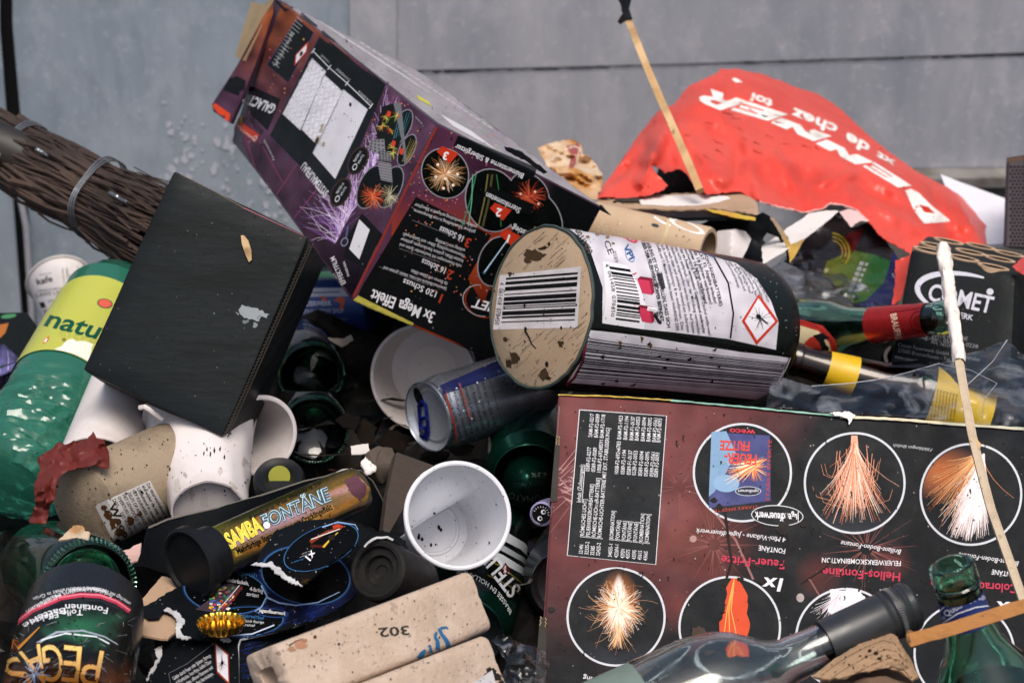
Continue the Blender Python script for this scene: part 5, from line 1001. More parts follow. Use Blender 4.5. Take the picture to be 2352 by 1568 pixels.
for pts, w_ in (([(965, 1512), (970, 1500), (978, 1492)], 16), ([(984, 1494), (992, 1498), (986, 1480)], 11), ([(1006, 1492), (1004, 1472), (1000, 1462), (1002, 1450)], 11), ([(1030, 1484), (1026, 1470), (1014, 1456), (1008, 1442)], 12), ([(1012, 1442), (1024, 1440), (1030, 1444)], 7), ([(1016, 1494), (1022, 1490)], 5)): k.line([(x + r8.uniform(-1, 1), y) for x, y in pts], w_, H('#2a6a9c'), 3, w1=w_ * .5)
for x, y, r_, c_ in ((690, 1480, 22, '#a86a44'), (672, 1490, 12, '#9c6440'), (700, 1470, 10, '#8f5230'), (640, 1500, 9, '#7a6654'), (1044, 1386, 4, '#b0584a'), (980, 1496, 5, '#8a5a3a')): k.poly(rough([(x + r_ * math.cos(i) * r8.uniform(.5, 1.2), y + .6 * r_ * math.sin(i) * r8.uniform(.5, 1.2)) for i in range(6)], 2, 4), lerp(H(c_), H('#b9a593'), .3), 3)
k.line([(663, 1482), (680, 1472), (696, 1466)], 3, (.02, .02, .02), 4, w1=1); k.specks(150, (600, 1320, 1110, 1566), r=(.5, 1.9)); k.specks(14, (620, 1340, 1100, 1566), r=(2, 3.6)); k.specks(120, (600, 1320, 1110, 1566), r=(.6, 2.5), col=H('#8f7a66'))
k.ell(723, 1462, 4, 4, H('#5a3420'), 5, n=9); k.done(mA, INKM, 'stamp_and_stains')
k = Ink([vB], 8)
for x, y, r_ in ((1130, 1540, 18), (1146, 1556, 20), (1122, 1550, 12), (1160, 1566, 16), (1100, 1566, 9)): k.poly(rough([(x + r_ * math.cos(i) * r8.uniform(.5, 1.2), y + .6 * r_ * math.sin(i) * r8.uniform(.5, 1.2)) for i in range(6)], 2.5, 4), (.03, .024, .018), 3)
k.poly([(1075, 1575), (1130, 1538), (1140, 1575)], H('#b8b6b8'), 4); k.specks(120, (860, 1450, 1170, 1566), r=(.5, 2)); k.done(mB, INKM, 'scorch_and_label')

# ------------------------------------------------------------------ green beer can, standing on its side below the cup
ct, cb = P(1132, 1146, 1.58), P(1058, 1455, 1.41)
bcn = thing('beer_can', 'dark green beer can with silver bands and white lettering, under the white plastic cup', 'can', cb)
cvn = can(cb, ct, .0335, .0276, .016, .012); obj('can_wall', cvn, m_lacq_dkgreen, bcn)
obj('can_bottom', can_end(cb, ct, .0276, .007, True), M('dark_can_end', H('#3c4244'), .35, metal=.8, grime=.4), bcn)
k = Ink([cvn], 7)
k.poly([(1040, 1330), (1060, 1180), (1225, 1215), (1205, 1330), (1190, 1385)], H('#0b1512'), 1)
for y0, w_, c_ in ((1232, 26, '#aeb4ba'), (1262, 16, '#9aa0a6'), (1288, 22, '#b4bac0')): k.line([(1080, y0 - 34), (1150, y0 - 6), (1200, y0 + 22), (1222, y0 + 46)], w_, H(c_), 3, w1=w_ * .5)
k.line([(1070, 1262), (1150, 1300), (1200, 1340)], 3, H('#7a6a2a'), 3)
k.text('STELINE', (1196, 1352), (1108, 1236), 36, H('#c8ccd0'), 4, bold=.02, up=(-.62, .55)); 
k.poly([(1150, 1306), (1160, 1292), (1172, 1306), (1166, 1320), (1154, 1318)], H('#5a1e16'), 4); k.text('xxx', (1160, 1316), (1162, 1298), 6, WHITE, 5)
k.line([(1120, 1320), (1170, 1345), (1205, 1372)], 3, H('#6a5c28'), 3)
k.text('BRASSÉE EN HOLLANDE', (1174, 1402), (1052, 1306), 11, H('#d0d4d4'), 4, mid=(1140, 1328), up=(-.35, .9)); k.done(bcn, INKG, 'can_print')
# second can, aluminium bottom, and a dim green can behind
q0, q1 = P(1300, 1345, 1.45), P(1350, 1250, 1.56); cn2 = thing('silver_can', 'bare silver can bottom partly hidden by the left edge of the maroon box', 'can', q0)
obj('can_wall', can(q0, q1, .0318, .0235, .016, .012), M('dim_alu', H('#7d8286'), .35, metal=.9, grime=.4), cn2); obj('can_bottom', can_end(q0, q1, .0235, .007, True), m_alu, cn2)
q0, q1 = P(1215, 1095, 1.50), P(1210, 980, 1.58); cn3 = thing('dim_beer_can', 'dim dark green can with pale lettering behind the white plastic cup', 'can', q0); v_ = can(q0, q1, .030, .024); obj('can_wall', v_, m_lacq_dkgreen, cn3)
dgv = sheet([(1150, 1110), (1165, 1060), (1200, 1035), (1245, 1030), (1272, 1050), (1272, 1130), (1240, 1165), (1185, 1170), (1155, 1150)], lambda x, y: 1.475 + .00001 * ((x - 1210) ** 2 + (y - 1100) ** 2), .002, 14); obj('can_face', dgv, m_lacq_dkgreen, cn3)
k = Ink([dgv], 8); k.text('TOMATO', (1253, 1130), (1172, 1128), 16, H('#7d8a88'), 4, mid=(1210, 1145)); k.text('6.3%', (1255, 1085), (1220, 1086), 10, H('#6a7472'), 4); k.text('INTENSE', (1250, 1106), (1180, 1108), 8, H('#33504a'), 4); k.done(cn3, INKG, 'can_print')
e0 = P(1244, 1180, 1.425); ec = thing('bottle_top', 'black round cap with lilac rim and two white eye marks beside the maroon box', 'bottle cap', e0)
ev = lathe(e0, e0 + (FW + RT * .2).normalized() * .03, [(.02, .0001), (.02, .0062), (0, .0068), (.03, .0080), (.2, .0084), (1, .0084)], 48, (False, True)); obj('cap_shell', ev, M('lilac_rim', H('#8f8ab0'), .4), ec)
k = Ink([ev], 5); k.ell(1243, 1180, 23, 24, (.01, .01, .01), 2)
for x, y in ((1248, 1175), (1240, 1190)): k.ell(x, y, 5.4, 5.4, H('#d8d8de'), 3, n=14); k.ell(x + 1.5, y, 3.2, 3.2, (.01, .01, .01), 4, n=12)
for i in range(9): g = 3.6 + i * .35; k.line([(1243 + 15 * math.cos(g), 1180 + 15 * math.sin(g)), (1243 + 19 * math.cos(g), 1180 + 19 * math.sin(g))], 1.6, H('#b8b8c0'), 3)
k.done(ec, INKG)
# ------------------------------------------------------------------ white plastic cup, mouth forward
cm_, cb_ = P(1052, 1183, 1.355), P(992, 1216, 1.432)
a_, e1_, e2_, L_ = frame_of(cm_, cb_); up_ = (UP * .86 - RT * .5 - FW * 0); up_ = (up_ - a_ * up_.dot(a_)).normalized(); sd_ = a_.cross(up_)
def crushcup(s, g, r): 
    v = e1_ * math.cos(g) + e2_ * math.sin(g); h_ = v.dot(up_) * r; w_ = v.dot(sd_) * r; t = max(0, min(1, (s / L_ - .08) / .42)); t = t * t * (3 - 2 * t)
    lim = .0335 * (1 - t) + .0035 * t
    if h_ > lim: h_ = lim + (h_ - lim) * .06
    return s, (h_, w_)
def cupwarp(vf_prof): pass
pc_ = cup(cm_, cb_, .0322, .0232, .0007, 26, .0016, warp=None)
vv2 = []
for v in pc_[0]:
    d_ = v - cm_; s_ = d_.dot(a_); q_ = d_ - a_ * s_; h_, w_ = q_.dot(up_), q_.dot(sd_); t = max(0, min(1, (s_ / L_ - .05) / .40)); t = t * t * (3 - 2 * t); lim = .034 * (1 - t) + .0065 * t
    if h_ > lim: h_ = lim + (h_ - lim) * .05
    vv2.append(cm_ + a_ * s_ + up_ * h_ + sd_ * w_)
wc = thing('plastic_cup', 'white ribbed plastic cup lying with its open mouth towards the camera', 'cup', cm_); obj('cup_wall', (vv2, pc_[1]), m_plast, wc, 35)
k = Ink([(vv2, pc_[1])], 9)
for x, y, r_ in ((997, 1178, 6), (1008, 1210, 9), (962, 1232, 9), (970, 1238, 6), (990, 1252, 5), (1000, 1250, 4), (1125, 1246, 4), (946, 1208, 3), (1013, 1216, 5)): k.poly(rough([(x + r_ * .6 * math.cos(i) * r8.uniform(.5, 1.2), y + r_ * math.sin(i) * r8.uniform(.5, 1.2)) for i in range(6)], 1, 3), (.03, .022, .014), 5)
k.specks(90, (935, 1065, 1170, 1300), r=(.4, 1.3)); k.done(wc, INKM, 'dirt_specks')
# ------------------------------------------------------------------ silver energy drink can and white bowl behind
z0, z1 = P(981, 957, 1.50), P(1240, 876, 1.565); en = thing('energy_drink_can', 'opened silver and blue drink can with a blue tab lying below the big tube', 'can', z0)
zv = can(z0, z1, .0264, .0245, .010, .010); obj('can_wall', zv, M('silver_can_lacquer', H('#868c95'), .30, metal=.85, grime=.25, gsc=60, gcol=H('#2c3038'), bump=.08, bsc=120), en)
le = can_end(z0, z1, .0245, .0045); lid_ = obj('can_lid', le, M('can_lid_alu', H('#a8acb2'), .35, metal=.6, grime=.25, gsc=60), en)
a_, e1_, e2_, L_ = frame_of(z0, z1)
k = Ink([le], 4); k.ell(962, 912, 9, 24, (.004, .004, .004), 3, rot=-22); k.done(en, INKM, 'mouth_opening')
def tp(x, y): 
    o = z0 + a_ * .0032; r_ = ray(x, y); return CAM + r_ * ((o - CAM).dot(a_) / r_.dot(a_))
obj('pull_tab', join(tube([tp(968, 922), tp(962, 932), tp(964, 960), tp(966, 990), tp(972, 1006), tp(980, 1006), tp(984, 994), tp(981, 960), tp(977, 930), tp(968, 922)], .0013, 8), tube([tp(966, 962), tp(980, 958)], .0012, 6), tube([tp(969, 985), tp(980, 985)], .0022, 6), tube([tp(967, 1000), tp(980, 998)], .0018, 6)), M('blue_anodised', H('#1c2a8a'), .25, metal=.8, grime=.1), lid_); obj('rivet', tube([tp(974, 990), tp(974, 990) - a_ * .002], .0022, 10), m_alu, lid_)
k = Ink([zv], 7)
k.poly([(1010, 885), (1180, 812), (1180, 850), (1020, 905)], H('#20285a'), 2); k.line([(1022, 900), (1045, 980), (1050, 1020)], 5, H('#8a3a30'), 3); k.line([(1055, 880), (1080, 960)], 4, H('#8a4a40'), 3)
for i, s_ in enumerate(('Energy Drink, Alimentation', 'Koffein, Taurin, B-Vitamine', 'erhöhter Koffeingehalt', 'Konsum einschränken,', 'für Kinder und stillende', 'kohlensäurehaltig (32', 'mg/100 ml). Kühlen.', 'pro 100 ml (46 kcal)')): k.text(s_, (1048 + i * 13, 1008 - i * 5), (1018 + i * 13, 900 - i * 4), 8, H('#2a3046'), 3)
k.line([(1150, 960), (1118, 850)], 1, H('#3a404e'), 3); k.specks(40, (1000, 820, 1200, 1020), col=H('#c8ccd4'), r=(.5, 1.6)); k.done(en, INKG, 'can_print')
bw = cup(P(972, 868, 1.60), P(1015, 835, 1.665), .0385, .026, lip=.0012, inset=.5); bo = thing('white_bowl', 'white paper bowl standing open behind the silver can', 'cup', P(980, 860, 1.6)); obj('bowl_wall', bw, m_cupw, bo)
# dark bottles in the gap
for pa, pz, lab in (((722, 985, 1.56), (700, 880, 1.75), 'dark green bottle whose knurled round base faces forward in the deep gap'), ((715, 858, 1.63), (690, 760, 1.80), 'very dark green bottle behind the one whose base faces forward')):
    A_, B_ = P(*pa), P(*pz); t = thing('dark_bottle', lab, 'bottle', A_, 'dark green bottles in the gap'); obj('bottle_glass', bottle(B_, A_, [(0, .012), (.2, .014), (.4, .024), (.5, .0255), (.95, .0255), (1, .0235)]), g_deep, t)
    ax_, f1, f2, _ = frame_of(A_, B_); obj('knurled_ring', join(*[tube([A_ + (f1 * math.cos(g) + f2 * math.sin(g)) * .0232 - ax_ * .001, A_ + (f1 * math.cos(g) + f2 * math.sin(g)) * .0246 + ax_ * .001], .0006, 5) for g in [6.2832 * i / 72 for i in range(72)]]), g_dkgreen, t)
# blue can behind
q0, q1 = P(668, 705, 1.76), P(860, 702, 1.74); bl = thing('blue_can', 'blue and white printed can in the gap under the purple firework box', 'can', q0); v_ = lathe(q0, q1, [(0, .022), (.02, .0235), (.98, .0235), (1, .022)], 48); obj('can_wall', v_, M('blue_lacquer', H('#1d3a78'), .3, metal=.2), bl)
k = Ink([v_], 8); k.poly([(690, 662), (840, 660), (840, 680), (690, 682)], H('#b8bccc'), 2); k.text('FEUERWERK', (692, 704), (762, 701), 12, H('#c8cce0'), 3, bold=.02); k.text('SPRENGSTOFF SHOP', (696, 721), (790, 718), 11, H('#a8b0d0'), 3, bold=.02); k.text('Brand and Blumen', (700, 738), (800, 735), 9, H('#8a96b8'), 3)
k.poly([(766, 690), (776, 682), (794, 684), (788, 710), (780, 712), (782, 696)], H('#d8603a'), 3); k.poly([(738, 680), (748, 680), (750, 692), (740, 690)], H('#d8603a'), 3); k.line([(700, 673), (780, 671)], 3, H('#6a7088'), 3); k.done(bl, INKG, 'can_print')
q0, q1 = P(690, 650, 1.80), P(830, 640, 1.79); gb = thing('green_bottle', 'green glass bottle side glimpsed above the blue can', 'bottle', q0); obj('bottle_glass', lathe(q0, q1, [(0, .018), (.1, .021), (.95, .021), (1, .018)], 40), g_dkgreen, gb)
# brown board and small scraps in the dark gap
m_oldwood = M('weathered_board', H('#3a302a'), .8, grime=.4, gsc=40, bump=.5, bsc=80, stretch=((1, 8, 1), (0, 0, R(20))), bdist=.002)
solo('wooden_board', sheet([(911, 1038), (1000, 1070), (970, 1110), (930, 1160), (889, 1232), (878, 1226), (890, 1130)], plane3((911, 1038, 1.45), (1000, 1070, 1.46), (889, 1232, 1.40)), .006, 14), m_oldwood, 'weathered brown board standing behind the white plastic cup', 'board')
solo('stone_lump', lathe(P(862, 1075, 1.46), P(895, 1065, 1.48), [(0, .004), (.2, .011), (.6, .013), (1, .006)], 24, warp=lambda s, g, r: (s, r * (1 + .35 * noise.noise(V((math.cos(g) * 2, math.sin(g) * 2, s * 90)))))), M('brown_crumpled_paper', H('#4a4038'), .85, grime=.4, bump=.5, bsc=120), 'brown crumpled paper ball beside the weathered board', 'paper')
solo('white_scrap', sheet(rough([(805, 1024), (846, 1018), (850, 1040), (808, 1042)], 1, 6), plane3((805, 1024, 1.49), (850, 1030, 1.485), (808, 1042, 1.47)), .0006, 8), m_paper, 'small white paper scrap in the dark gap left of the silver can', 'paper scrap')
solo('crumpled_tissue', sheet(rough([(828, 1062), (845, 1042), (870, 1036), (884, 1044), (868, 1058), (862, 1080), (842, 1088)], 1.5, 5), plane3((828, 1062, 1.46), (884, 1044, 1.47), (842, 1088, 1.45)), .001, 6, .010, 50), m_paper, 'crumpled grey tissue in front of the brown paper ball', 'tissue')
solo('foil_scrap', sheet(rough([(750, 775), (790, 778), (806, 768), (812, 780), (786, 796), (770, 788)], 1, 5), plane3((750, 775, 1.66), (812, 775, 1.66), (786, 796, 1.64)), .0006, 6, .004, 50), M('pale_foil', H('#a89c8c'), .4), 'pale folded foil scrap deep below the blue can', 'foil')
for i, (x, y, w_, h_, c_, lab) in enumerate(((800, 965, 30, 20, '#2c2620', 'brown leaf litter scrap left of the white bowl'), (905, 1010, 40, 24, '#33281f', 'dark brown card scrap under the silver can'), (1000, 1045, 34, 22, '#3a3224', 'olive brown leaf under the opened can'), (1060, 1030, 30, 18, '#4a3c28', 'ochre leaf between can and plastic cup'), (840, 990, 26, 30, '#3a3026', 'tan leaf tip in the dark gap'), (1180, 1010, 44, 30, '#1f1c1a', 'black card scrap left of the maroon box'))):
    solo('litter_scrap', sheet(rough([(x - w_, y), (x - w_ * .2, y - h_), (x + w_, y - h_ * .3), (x + w_ * .5, y + h_), (x - w_ * .4, y + h_ * .8)], 3, 7), plane3((x - w_, y, 1.545), (x + w_, y, 1.54), (x, y + h_, 1.52)), .0008, 9, .012, 40), M('litter_%d' % i, tuple(q * .2 for q in H(c_)), .8, grime=0, spec=.1), lab, 'litter', group='litter scraps in the dark gap')  # scrap colours cut down to paint in the dark of the gap
# clear film at the bottom
# ------------------------------------------------------------------ big fountain tube with barcodes, centre
T0, T1 = P(1243, 705, 1.45), P(1727, 764, 1.570)
bt = thing('fountain_battery', 'big lying firework tube with a bare cardboard end and white barcode labels', 'firework', T0)
TRD = .0545
tbv = lathe(T0, T1, [(.0, TRD * .992), (.008, TRD), (.93, TRD * .955), (.955, TRD * .945), (.985, TRD * .91), (1, TRD * .885)], 110, (False, True)); obj('tube_wall', tbv, M('black_star_print', H('#0c1110'), .28, grime=.1, gsc=60, bump=.04, spec=.25), bt)
endv = lathe(T0, T1, [(.02, TRD * .985), (-.002, TRD * .982), (-.006, TRD * .96), (-.006, TRD * .5), (-.006, .0001)], 110, (False, False))
m_end = M('bare_card_end', H('#a28a70'), .8, grime=.35, gsc=16, gcol=H('#5a4430'), bump=.25, bsc=260, spots=.6, ssc=120, alt=H('#b09a80'), altsc=30, stretch=((1, 1, 1), (0, 0, 0)))
obj('card_end', endv, m_end, bt)
ra, re1, re2, _ = frame_of(T0, T1)
obj('film_rim', tube([T0 - ra * .0006 + (re1 * math.cos(g) + re2 * math.sin(g)) * (TRD * .992 + .0012 * noise.noise(V((math.cos(g) * 6, math.sin(g) * 6, 0)))) for g in [6.2832 * i / 90 for i in range(91)]], .0011, 6), M('film_rim', H('#3a4540'), .3, grime=.3), bt)
k = Ink([endv], 30); r9 = random.Random(41)
lbq = [(1148, 632), (1335, 612), (1327, 752), (1133, 757)]
k.poly(lbq, lambda x, y: lerp(H('#d8d2d4'), H('#c0bab8'), N2(x, y, .04) * .5 + .5), 2, 12); barcode(k, (1163, 638), (1328, 625), (1320, 743), (1151, 748), 46, seed=5)
k.text('4  061458  078450', (1149, 648), (1137, 745), 11, (.02, .02, .02), 4)
for i in range(110): t = r9.uniform(-1, 1); x, y = 1243 + r9.uniform(-95, 95), 705 + r9.uniform(-175, 175); L_ = r9.uniform(10, 50); k.line([(x, y), (x + L_ * .62, y - L_ * .55)], r9.uniform(.6, 1.3), lerp(H('#6a543c'), H('#8a745a'), r9.random()), 1 if inside(x, y, lbq) else 3, w1=.4)
for x, y, r_, e in ((1228, 585, 26, .5), (1250, 570, 12, .6), (1215, 598, 12, 1), (1182, 820, 18, .9), (1170, 836, 12, .8), (1290, 790, 10, 1), (1250, 860, 12, 1.3), (1260, 868, 9, .6), (1172, 630, 7, .8), (1195, 545, 10, .5), (1180, 560, 8, .8), (1160, 780, 9, .6)): k.poly(rough([(x + r_ * math.cos(i) * r9.uniform(.4, 1.3), y + e * r_ * math.sin(i) * r9.uniform(.4, 1.3)) for i in range(7)], 2.5, 4), lerp(H('#5a4630'), H('#3a2c1e'), r9.random()), 4)
for x, y, r_ in ((1257, 836, 7), (1262, 560, 5), (1208, 756, 6), (1290, 752, 4), (1206, 702, 5), (1325, 700, 3)): k.poly(rough([(x + r_ * .6 * math.cos(i), y + r_ * math.sin(i)) for i in range(6)], 1, 3), (.02, .017, .013), 6)
k.line([(1207, 760), (1216, 775), (1222, 790), (1232, 800)], 5, (.03, .025, .02), 5, w1=2); k.specks(120, (1135, 520, 1355, 885), r=(.6, 2)); k.done(bt, INKM, 'end_label')
k = Ink([tbv], 8)
wl = lambda x, y: lerp(H('#d2ced4'), H('#bcb8c0'), max(0, min(1, .5 + N2(x, y, .03))))
k.poly([(1305, 524), (1400, 536), (1560, 568), (1690, 604), (1738, 640), (1770, 690), (1788, 740), (1782, 803), (1670, 778), (1540, 762), (1478, 756), (1383, 742), (1384, 660), (1350, 560)], wl, 2, 9)
k.poly([(1356, 757), (1480, 772), (1560, 786), (1700, 808), (1817, 820), (1805, 850), (1766, 920), (1520, 895), (1302, 878), (1340, 820)], wl, 2, 9)
k.poly([(1384, 600), (1440, 610), (1470, 660), (1485, 710), (1478, 756), (1383, 742), (1392, 690)], H('#d8d6da'), 3)
k.line([(1356, 754), (1540, 770), (1700, 800), (1816, 818)], 7, H('#10130f'), 4); k.line([(1677, 777), (1684, 720), (1672, 650), (1640, 592)], 4, H('#15181a'), 4); k.line([(1640, 592), (1600, 575)], 2.5, H('#3a6a9c'), 4)
# long barcode wrapping the lower side
bars = random.Random(8); t = 0; seq = []
while t < 46: q_ = bars.choice((.8, .8, 1, 1.6, 2.2)); seq.append((t / 46, min(1, (t + q_) / 46))); t += q_ + bars.choice((.9, 1.2, 1.8, 2.6))
def lw(u, s_): a_ = lerp((1352, 776), (1318, 868), u); b_ = lerp((1808, 832), (1772, 900), u); m_ = lerp((1560, 806), (1540, 884), u); return lerp(lerp(a_, m_, s_), lerp(m_, b_, s_), s_)
for u, v in seq:
    vs_ = []; n_ = 16
    for i in range(n_ + 1): vs_ += [lw(u, i / n_), lw(v, i / n_)]
    k.tris(vs_, [q for i in range(n_) for q in ((2 * i, 2 * i + 1, 2 * i + 2), (2 * i + 1, 2 * i + 3, 2 * i + 2))], (.012, .012, .014), 5)
# small barcode
def sb(u, s_): a_ = lerp((1398, 612), (1413, 735), u); b_ = lerp((1446, 619), (1468, 742), u); return (a_[0] + (b_[0] - a_[0]) * s_ + 10 * math.sin(3.14 * u), a_[1] + (b_[1] - a_[1]) * s_)
t = 0
while t < 46:
    q_ = bars.choice((1, 1, 1.6, 2.4)); u, v = t / 46, min(1, (t + q_) / 46); k.rect(sb(u, 0), sb(u, 1), sb(v, 1), sb(v, 0), (.012, .012, .014), 5); t += q_ + bars.choice((.9, 1.2, 2))
k.text('4  061458  078450', (1388, 608), (1402, 726), 9, (.03, .03, .03), 5, mid=(1412, 665))
k.text('801/1450', (1320, 530), (1352, 585), 12, H('#5a5048'), 5, bold=.03); k.text('CE', (1386, 556), (1398, 586), 14, H('#2a2a2c'), 5); k.text('0589', (1406, 578), (1412, 604), 9, H('#77767a'), 5)
k.text('VPI', (1430, 566), (1446, 598), 14, H('#2a5a9c'), 5, bold=.03); k.ell(1446, 588, 16, 9, H('#6a8ab8'), 5, 60, ring=.15); k.ell(1449, 548, 17, 8, H('#d83a5a'), 5, 30, ring=.45); k.text('ERST', (1436, 530), (1450, 556), 6, H('#8a6a5a'), 5)
for x, y, r_ in ((1372, 538, 6), (1395, 545, 5), (1408, 560, 4), (1350, 545, 5), (1430, 540, 4), (1500, 538, 4)): k.poly(rough([(x + r_ * math.cos(i), y + r_ * .7 * math.sin(i)) for i in range(6)], 1, 3), H('#8a6a4a'), 6)
# pictograms
for y0, t_ in ((625, '1.'), (690, '2.')):
    k.poly([(1463, y0 + 16), (1490, y0 + 20), (1497, y0 + 52), (1474, y0 + 48)], H('#cc3a58'), 5); k.poly([(1463, y0 + 16), (1470, y0 + 10), (1497, y0 + 14), (1490, y0 + 20)], H('#8a2238'), 5); k.poly([(1490, y0 + 20), (1497, y0 + 14), (1503, y0 + 46), (1497, y0 + 52)], H('#9a2a42'), 5); k.text(t_, (1453, y0 + 5), (1460, y0 + 17), 9, H('#c83a58'), 5)
    k.poly([(1500, y0 + 30), (1512, y0 + 24), (1512, y0 + 38)], H('#5a5a5e'), 5); k.line([(1500, y0 + 30), (1508, y0 + 32)], 4, H('#5a5a5e'), 5)
k.poly([(1508, 630), (1520, 626), (1528, 662), (1518, 666)], H('#4a4a50'), 5); k.line([(1486, 708), (1508, 712)], 9, H('#e0dee2'), 6); k.text('Schwarzpulver', (1488, 711), (1507, 715), 4, (.03, .03, .03), 7); k.line([(1502, 722), (1512, 738), (1518, 742)], 7, (.02, .02, .02), 6)
for j, (s_, b_, c_) in enumerate((('HABUNG IST SICHERZUSTELLEN, DASS SICH', .02, '#1a1a1c'), ('ÜBER DEM FEUERWERKSKÖRPER BEFINDET.', .03, '#151517'), ('(Grafik) und 15 Minuten auskühlen lassen! WÄHREND DER', .004, '#2a2a2e'), ('sich sofort mindestens 8 m entfernen. Die', .004, '#2a2a2e'), ('dert nach oben und seitwärts stehend am äußersten', .004, '#2a2a2e'), ('Hindernisse ausgeworfen werden kann. Auf festen', .004, '#2a2a2e'), ('ren nicht entfernen. Über der Mündung vermeiden', .004, '#2a2a2e'), ('Nur im Freien verwenden! Gegenstand senkrecht', .015, '#1e1e22'), ('bescheinigung. BAM-4468/05-VP Deckel entfernen!', .004, '#2a2a2e'), ('unter 16 Jahren verboten!', .02, '#1a1a1c'), ('ab 18 Jahren verboten!', .015, '#1a1a1c'), ('KAT. F2  Abgabe erlaubt!', .015, '#1a1a1c'), ('(FONTÄNENBATTERIE)', .02, '#1a1a1c'))):
    f_ = j / 12; x0, y0 = 1484 + f_ * 130, 556 + f_ * 26; e_ = (1, .97, 1, .98, 1, 1, 1, .98, 1, .62, .62, .6, .62)[j]; x1, y1 = 1528 + f_ * 148, 756 + f_ * 22; 
    if j == 0: x0, y0, x1, y1 = 1482, 555, 1532, 752
    if j == 1: x0, y0, x1, y1 = 1472, 556, 1518, 746
    m_ = (x0 + (x1 - x0) * .66, y0 + (y1 - y0) * .42); xe, ye = lerp((x0, y0), (x1, y1), e_); k.text(s_, (x0, y0), (xe, ye), 7.5 if j > 1 else 8.5, H(c_), 5, bold=b_, mid=lerp((x0, y0), m_, e_ ** .5) if e_ > .9 else (x0 + (xe - x0) * .62, y0 + (ye - y0) * .45))
for j, s_ in enumerate(('von Vorschriften und nationalen Bestimmungen', 'halten, nach Funktion und', 'Umgebung, wenn das Feuer', 'Zuschauer, bewahren, Räu-', 'flächen, Zündquellen', 'Splitter, Spreng- und Wurf-')): f_ = j / 5; k.text(s_, (1660 + f_ * 60, 596 + f_ * 30), (1694 + f_ * 68, 662 + f_ * 34), 6.5, H('#3a3a40'), 5, mid=(1682 + f_ * 66, 622 + f_ * 30))
k.poly([(1742, 675), (1787, 738), (1737, 792), (1703, 737)], H('#cc3a26'), 5); k.poly([(1741, 685), (1779, 738), (1738, 781), (1710, 737)], H('#d6d3d8'), 6); burst(k, 1744, 733, 30, 22, [BLACK], 7, 1.5, 0, 1.2, r9); k.ell(1741, 727, 6, 5, BLACK, 8, rot=30); k.line([(1744, 728), (1762, 744)], 3, BLACK, 8)
for _ in range(60): x, y = r9.uniform(1350, 1800), r9.uniform(790, 905); k.poly(rough([(x, y), (x + r9.uniform(6, 18), y - r9.uniform(3, 7)), (x + 8, y + r9.uniform(1, 4))], 1, 4), lerp(H('#4a3a2c'), H('#1c1814'), r9.random()), 7) if _ < 16 else None
for x, y in ((1470, 775), (1490, 790), (1420, 785)): k.poly([(x, y - 4), (x + 8, y), (x + 3, y + 12)], H('#6a4a30'), 7)
for _ in range(60): x, y = r9.uniform(1700, 1830), r9.uniform(600, 860); k.ell(x, y, .9, .9, H('#a8b8b0'), 1, n=6)
k.line([(1345, 790), (1338, 830), (1318, 868), (1300, 884)], 6, H('#8a2a40'), 4); k.specks(140, (1310, 530, 1800, 910), r=(.5, 1.7)); k.done(bt, INKG, 'tube_labels')
# ------------------------------------------------------------------ bottles right of the tube
bA, bB = P(1770, 770, 1.66), P(2188, 728, 1.545)
br = thing('beer_bottle', 'green glass beer bottle with a red foil neck label lying right of the big tube', 'bottle', bA)
bpr = [(0, .0115), (.02, .0128), (.05, .0128), (.055, .0118), (.10, .0118), (.34, .0132), (.42, .0150), (.50, .0215), (.58, .0255), (.66, .0262), (1.05, .0262)]
bM = bA + (bA - bB) * .35
brv = bottle(bB, bM, [(t / 1.05, r) for t, r in bpr]); obj('bottle_glass', brv, glass('bright_green_glass', (.62, .95, .78), dirt=.4), br)
a_, e1_, e2_, L_ = frame_of(bB, bM)
nl = lathe(bB, bM, [(.09, .0121), (.12, .0123), (.31, .0134)], 48, (False, False)); m_foil = M('red_foil', H('#b02a2c'), .28, metal=.55, grime=.3, gsc=60, gcol=H('#3a1010'), bump=.15, bsc=90); obj('neck_label', nl, m_foil, br)
bl_ = lathe(bB, bM, [(.66, .0266), (1.0, .0266)], 56, (False, False)); obj('body_label', [bl_][0], M('cream_label', H('#c8b894'), .5, grime=.3), br) if False else None
k = Ink([nl], 6); k.text('BRAUFRISCH', (2045, 722), (2064, 806), 15, H('#d8b8a0'), 3, bold=.02); k.ell(2110, 738, 20, 24, H('#6a1416'), 3, ring=.12); k.ell(2110, 738, 13, 15, H('#7a1a1a'), 3); k.line([(2044, 718), (2140, 704)], 1.4, H('#6a1416'), 3); k.line([(2150, 735), (2156, 770)], 3, H('#d8b8a0'), 3); k.done(br, INKG, 'neck_print')
k = Ink([brv], 6); k.poly([(1800, 738), (1840, 734), (1890, 748), (1918, 780), (1926, 815), (1925, 850), (1880, 850), (1800, 850)], H('#b8322c'), 2); k.poly([(1800, 752), (1840, 748), (1880, 760), (1904, 786), (1912, 815), (1912, 850), (1800, 850)], H('#d0c29c'), 3); k.text('ABFALLKISSER THUN HERISCHENE', (1835, 742), (1918, 810), 6, H('#6a1a16'), 3, mid=(1900, 748))
k.poly([(1860, 775), (1880, 768), (1890, 790), (1896, 812), (1882, 822), (1868, 800), (1845, 790)], H('#c03a2c'), 4); k.poly([(1868, 770), (1890, 764), (1905, 776), (1893, 780), (1898, 792), (1905, 798), (1900, 810), (1890, 808), (1882, 786)], (.012, .014, .016), 5); k.done(br, INKM, 'body_label')
